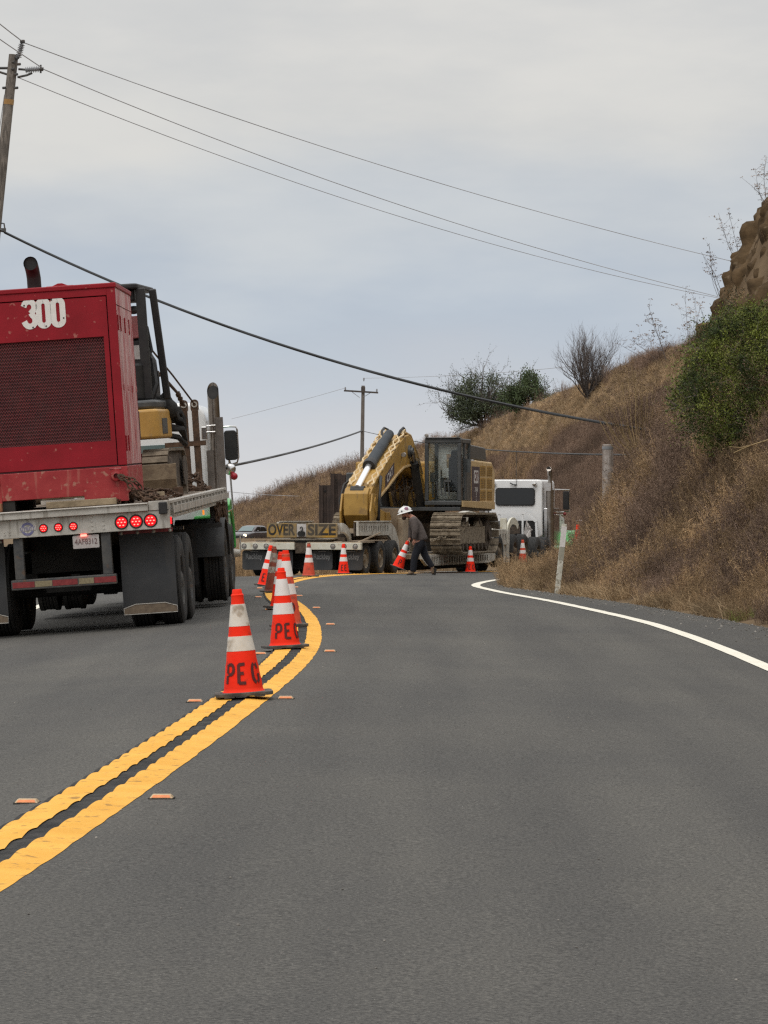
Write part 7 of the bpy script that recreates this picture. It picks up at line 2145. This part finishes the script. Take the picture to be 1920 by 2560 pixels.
# small darker shrub above it against the rock
T2 = P(1608, 662, 66); gz_ = float(TZ(T2.x + 0.15, 66))
BS = thing('brown_shrub', 'small brownish half dry shrub between the green shrub and the rock face', 'shrub', (T2.x + 0.15, 66, min(gz_, T2.z - 0.2)))
lv = Rib(); r = {'tube': MB(), 'rib': Rib()}
dz_ = T2.z - min(gz_, T2.z - 0.2)
for _ in range(60):
    c = np.array([rng.normal(-0.15, 0.30), rng.normal(-0.3, 0.25), dz_ + rng.normal(-0.05, 0.16)])
    r['rib'].blade([(0, 0, 0), c * 0.6 + rng.normal(0, 0.05, 3), c], 0.012, 0.004)
    for _k in range(45): lv.leaf(c + rng.normal(0, 0.10, 3), rng.normal(size=3), rng.uniform(0.03, 0.06), 0.02)
r['rib'].build('twigs', M['twig'], BS); lv.build('foliage', mat('leaf_brownish', (0.035, 0.038, 0.016), (0.085, 0.072, 0.035), scale=2, rough=0.9), BS)

# fan of dry canes on the slope
cb_ = P(1392, 990, 70); cb_.z = float(TZ(cb_.x, 70)) - 0.05
CB = thing('cane_bush', 'fan of tall dry tan canes spreading from one foot on the slope', 'bush', cb_)
r = Rib(); r2 = Rib()
u_ = 70 / 8000
zoff = EYE + (1106 - 990) / 8000 * 70 - cb_.z
for k in range(85):
    tx = rng.uniform(-105, 75) if k % 3 else rng.uniform(-120, 0)
    ty = rng.uniform(70, 215) * (1 - 0.0022 * abs(tx))
    p0 = np.array([rng.normal(0, 0.10), rng.normal(0, 0.12), 0.0])
    tip = np.array([tx * u_, rng.normal(0, 0.35), zoff + ty * u_])
    md_ = (p0 + tip) / 2 + np.array([tx * u_ * 0.12, 0, -0.06 + rng.normal(0, 0.04)])
    r.blade([p0, md_, tip], rng.uniform(0.014, 0.026), 0.008)
    for j in range(7):
        t = rng.uniform(0.55, 1.0); c = md_ + (tip - md_) * (2 * t - 1)
        d = np.array([rng.normal(0, 0.6), rng.normal(0, 0.6), 1.0])
        r2.blade([c, c + d * rng.uniform(0.08, 0.25)], 0.006, 0.003)
        for _k in range(4): r2.leaf(c + d * 0.15 + rng.normal(0, 0.05, 3), rng.normal(size=3), 0.035, 0.016)
r.build('canes', M['cane'], CB); r2.build('dry_twigs', M['weed_dark'], CB)
m = MB(); m.tube([(0.12, 0, -0.1), (0.28, 0, 0.35), (0.48, 0.05, 0.75), (0.55, 0.05, 0.95)], [0.17, 0.15, 0.12, 0.05], 9)
m.v = [tuple(Vector(v) + Vector((1, 1, 1)) * 0.04 * mnoise.noise(Vector(v) * 6)) for v in m.v]
m.build('old_stump', M['bark'], CB, smooth=60)

# tall seed stalks against the sky
def fennel(label, base, tips, s=1.0):
    t = thing('dry_seed_stalk', label, 'weed', base, group='dry seed stalks against the sky')
    r = Rib(); h = Rib()
    for tip in tips:
        tip = np.array(tip, float)
        p0 = rng.normal(0, 0.04, 3) * np.array([1, 1, 0])
        md_ = (p0 + tip) / 2 + rng.normal(0, 0.05, 3)
        r.blade([p0, md_, tip], 0.016 * s, 0.007 * s)
        for j in range(8):
            q = rng.uniform(0.35, 1.0); c = p0 + (tip - p0) * q
            d = np.array([rng.normal(0, 0.8), rng.normal(0, 0.5), rng.uniform(0.5, 1.2)]); d /= np.linalg.norm(d)
            l = rng.uniform(0.08, 0.30) * s
            e = c + d * l
            r.blade([c, e], 0.008 * s, 0.004 * s)
            for _k in range(9):
                f_ = e + np.array([rng.normal(0, 0.035), rng.normal(0, 0.03), rng.normal(0.0, 0.012)]) * s
                h.leaf(f_, np.array([rng.normal(0, 1), rng.normal(0, 1), 0.1]), 0.04 * s, 0.022 * s)
    r.build('stems', M['twig'], t); tag(h.build('seed_heads', M['weed_dark'], t), kind='stuff')
for lab, (bx0, by0), D, tps in (
    ('leftmost seed stalks above the hill ridge, spreading low to the left', (1420, 775), 137, [(-60, 45), (-40, 62), (-20, 50), (5, 40), (-75, 30)]),
    ('tall single seed stalk above the ridge, next left of the leafy pair', (1442, 765), 135, [(-42, 108), (-50, 92), (-20, 60), (-34, 75)]),
    ('pair of tall seed stalks just left of the top of the green shrub', (1492, 750), 133, [(-12, 118), (10, 112), (-25, 95), (22, 98), (0, 85), (30, 80)])):
    d_ = float(ridge_d(bx0)) * 0.99
    x, y, z = hill_pt(bx0, 0.98); k = y / 8000
    zr_ = EYE + (1106 - by0) / 8000 * y
    fennel(lab, (x, y, z - 0.05), [(a * k, 0.0, b * k + (zr_ - z)) for a, b in tps], 1.5)
for lab, (bx0, by0), tps in (
    ('pale thin stalk rising beside the lower left corner of the rock face', (1560, 640), [(-28, 110), (-40, 85), (-22, 60), (-45, 95)]),
    ('seed stalks leaning out over the left edge of the rock face', (1600, 590), [(-48, 130), (-25, 128), (-40, 100), (-12, 70), (10, 90)]),
    ('twiggy weed hanging over the top edge of the rock at the right border', (1662, 450), [(-30, 85), (-10, 95), (5, 75), (-40, 50), (-22, 30), (15, 60)])):
    D = 73.0; b = P(bx0, by0, D); k = D / 8000
    fennel(lab, b, [(a_ * k, 0, c_ * k) for a_, c_ in tps], 0.8)
# pale fallen branch and scraps
m = MB(); pA, pB, pC, pD = P(1585, 978, 52), P(1622, 962, 52), P(1668, 948, 52), P(1700, 930, 52)
m.tube([pA, pB, pC, pD], [0.006, 0.010, 0.013, 0.015], 6); m.tube([pB, P(1600, 967, 52), P(1575, 965, 52)], [0.008, 0.006, 0.003], 5)
tag(m.build('dead_branch', M['cane'], None, smooth=60), 'pale bare branch sticking out below the green shrub at the right edge', 'branch')
for X, Y, w_, h_, lab in ((1253, 1125, 11, 5, 'white scrap caught on the weeds above the small orange cone'), (1285, 1128, 14, 6, 'crumpled white scrap lying on the weeds, right of the first scrap')):
    D = 84.0; c = P(X, Y, D); k = D / 8000
    m = MB()
    n_ = 6
    vs = []
    for i in range(n_):
        for j in range(4):
            vs.append((c.x + (i / (n_ - 1) - 0.5) * w_ * k * 1.3, c.y + (j - 1.5) * 0.03, c.z + (0.4 - abs(i - 2.5) / 6) * h_ * k + 0.02 * mnoise.noise(Vector((i * 1.7 + X, j * 2.1, 0.5)))))
    m.add(vs, [(i * 4 + j, i * 4 + j + 1, i * 4 + j + 5, i * 4 + j + 4) for i in range(n_ - 1) for j in range(3)])
    tag(m.build('plastic_scrap', M['litter'], None, smooth=60), lab, 'litter')
q = P(1248, 1158, 84)
make_cone('small orange cone with only its top showing over the weeds on the bank', (q.x, q.y, q.z - 0.45), 0, M['cone'], M['cone_dirty'], None, 0)
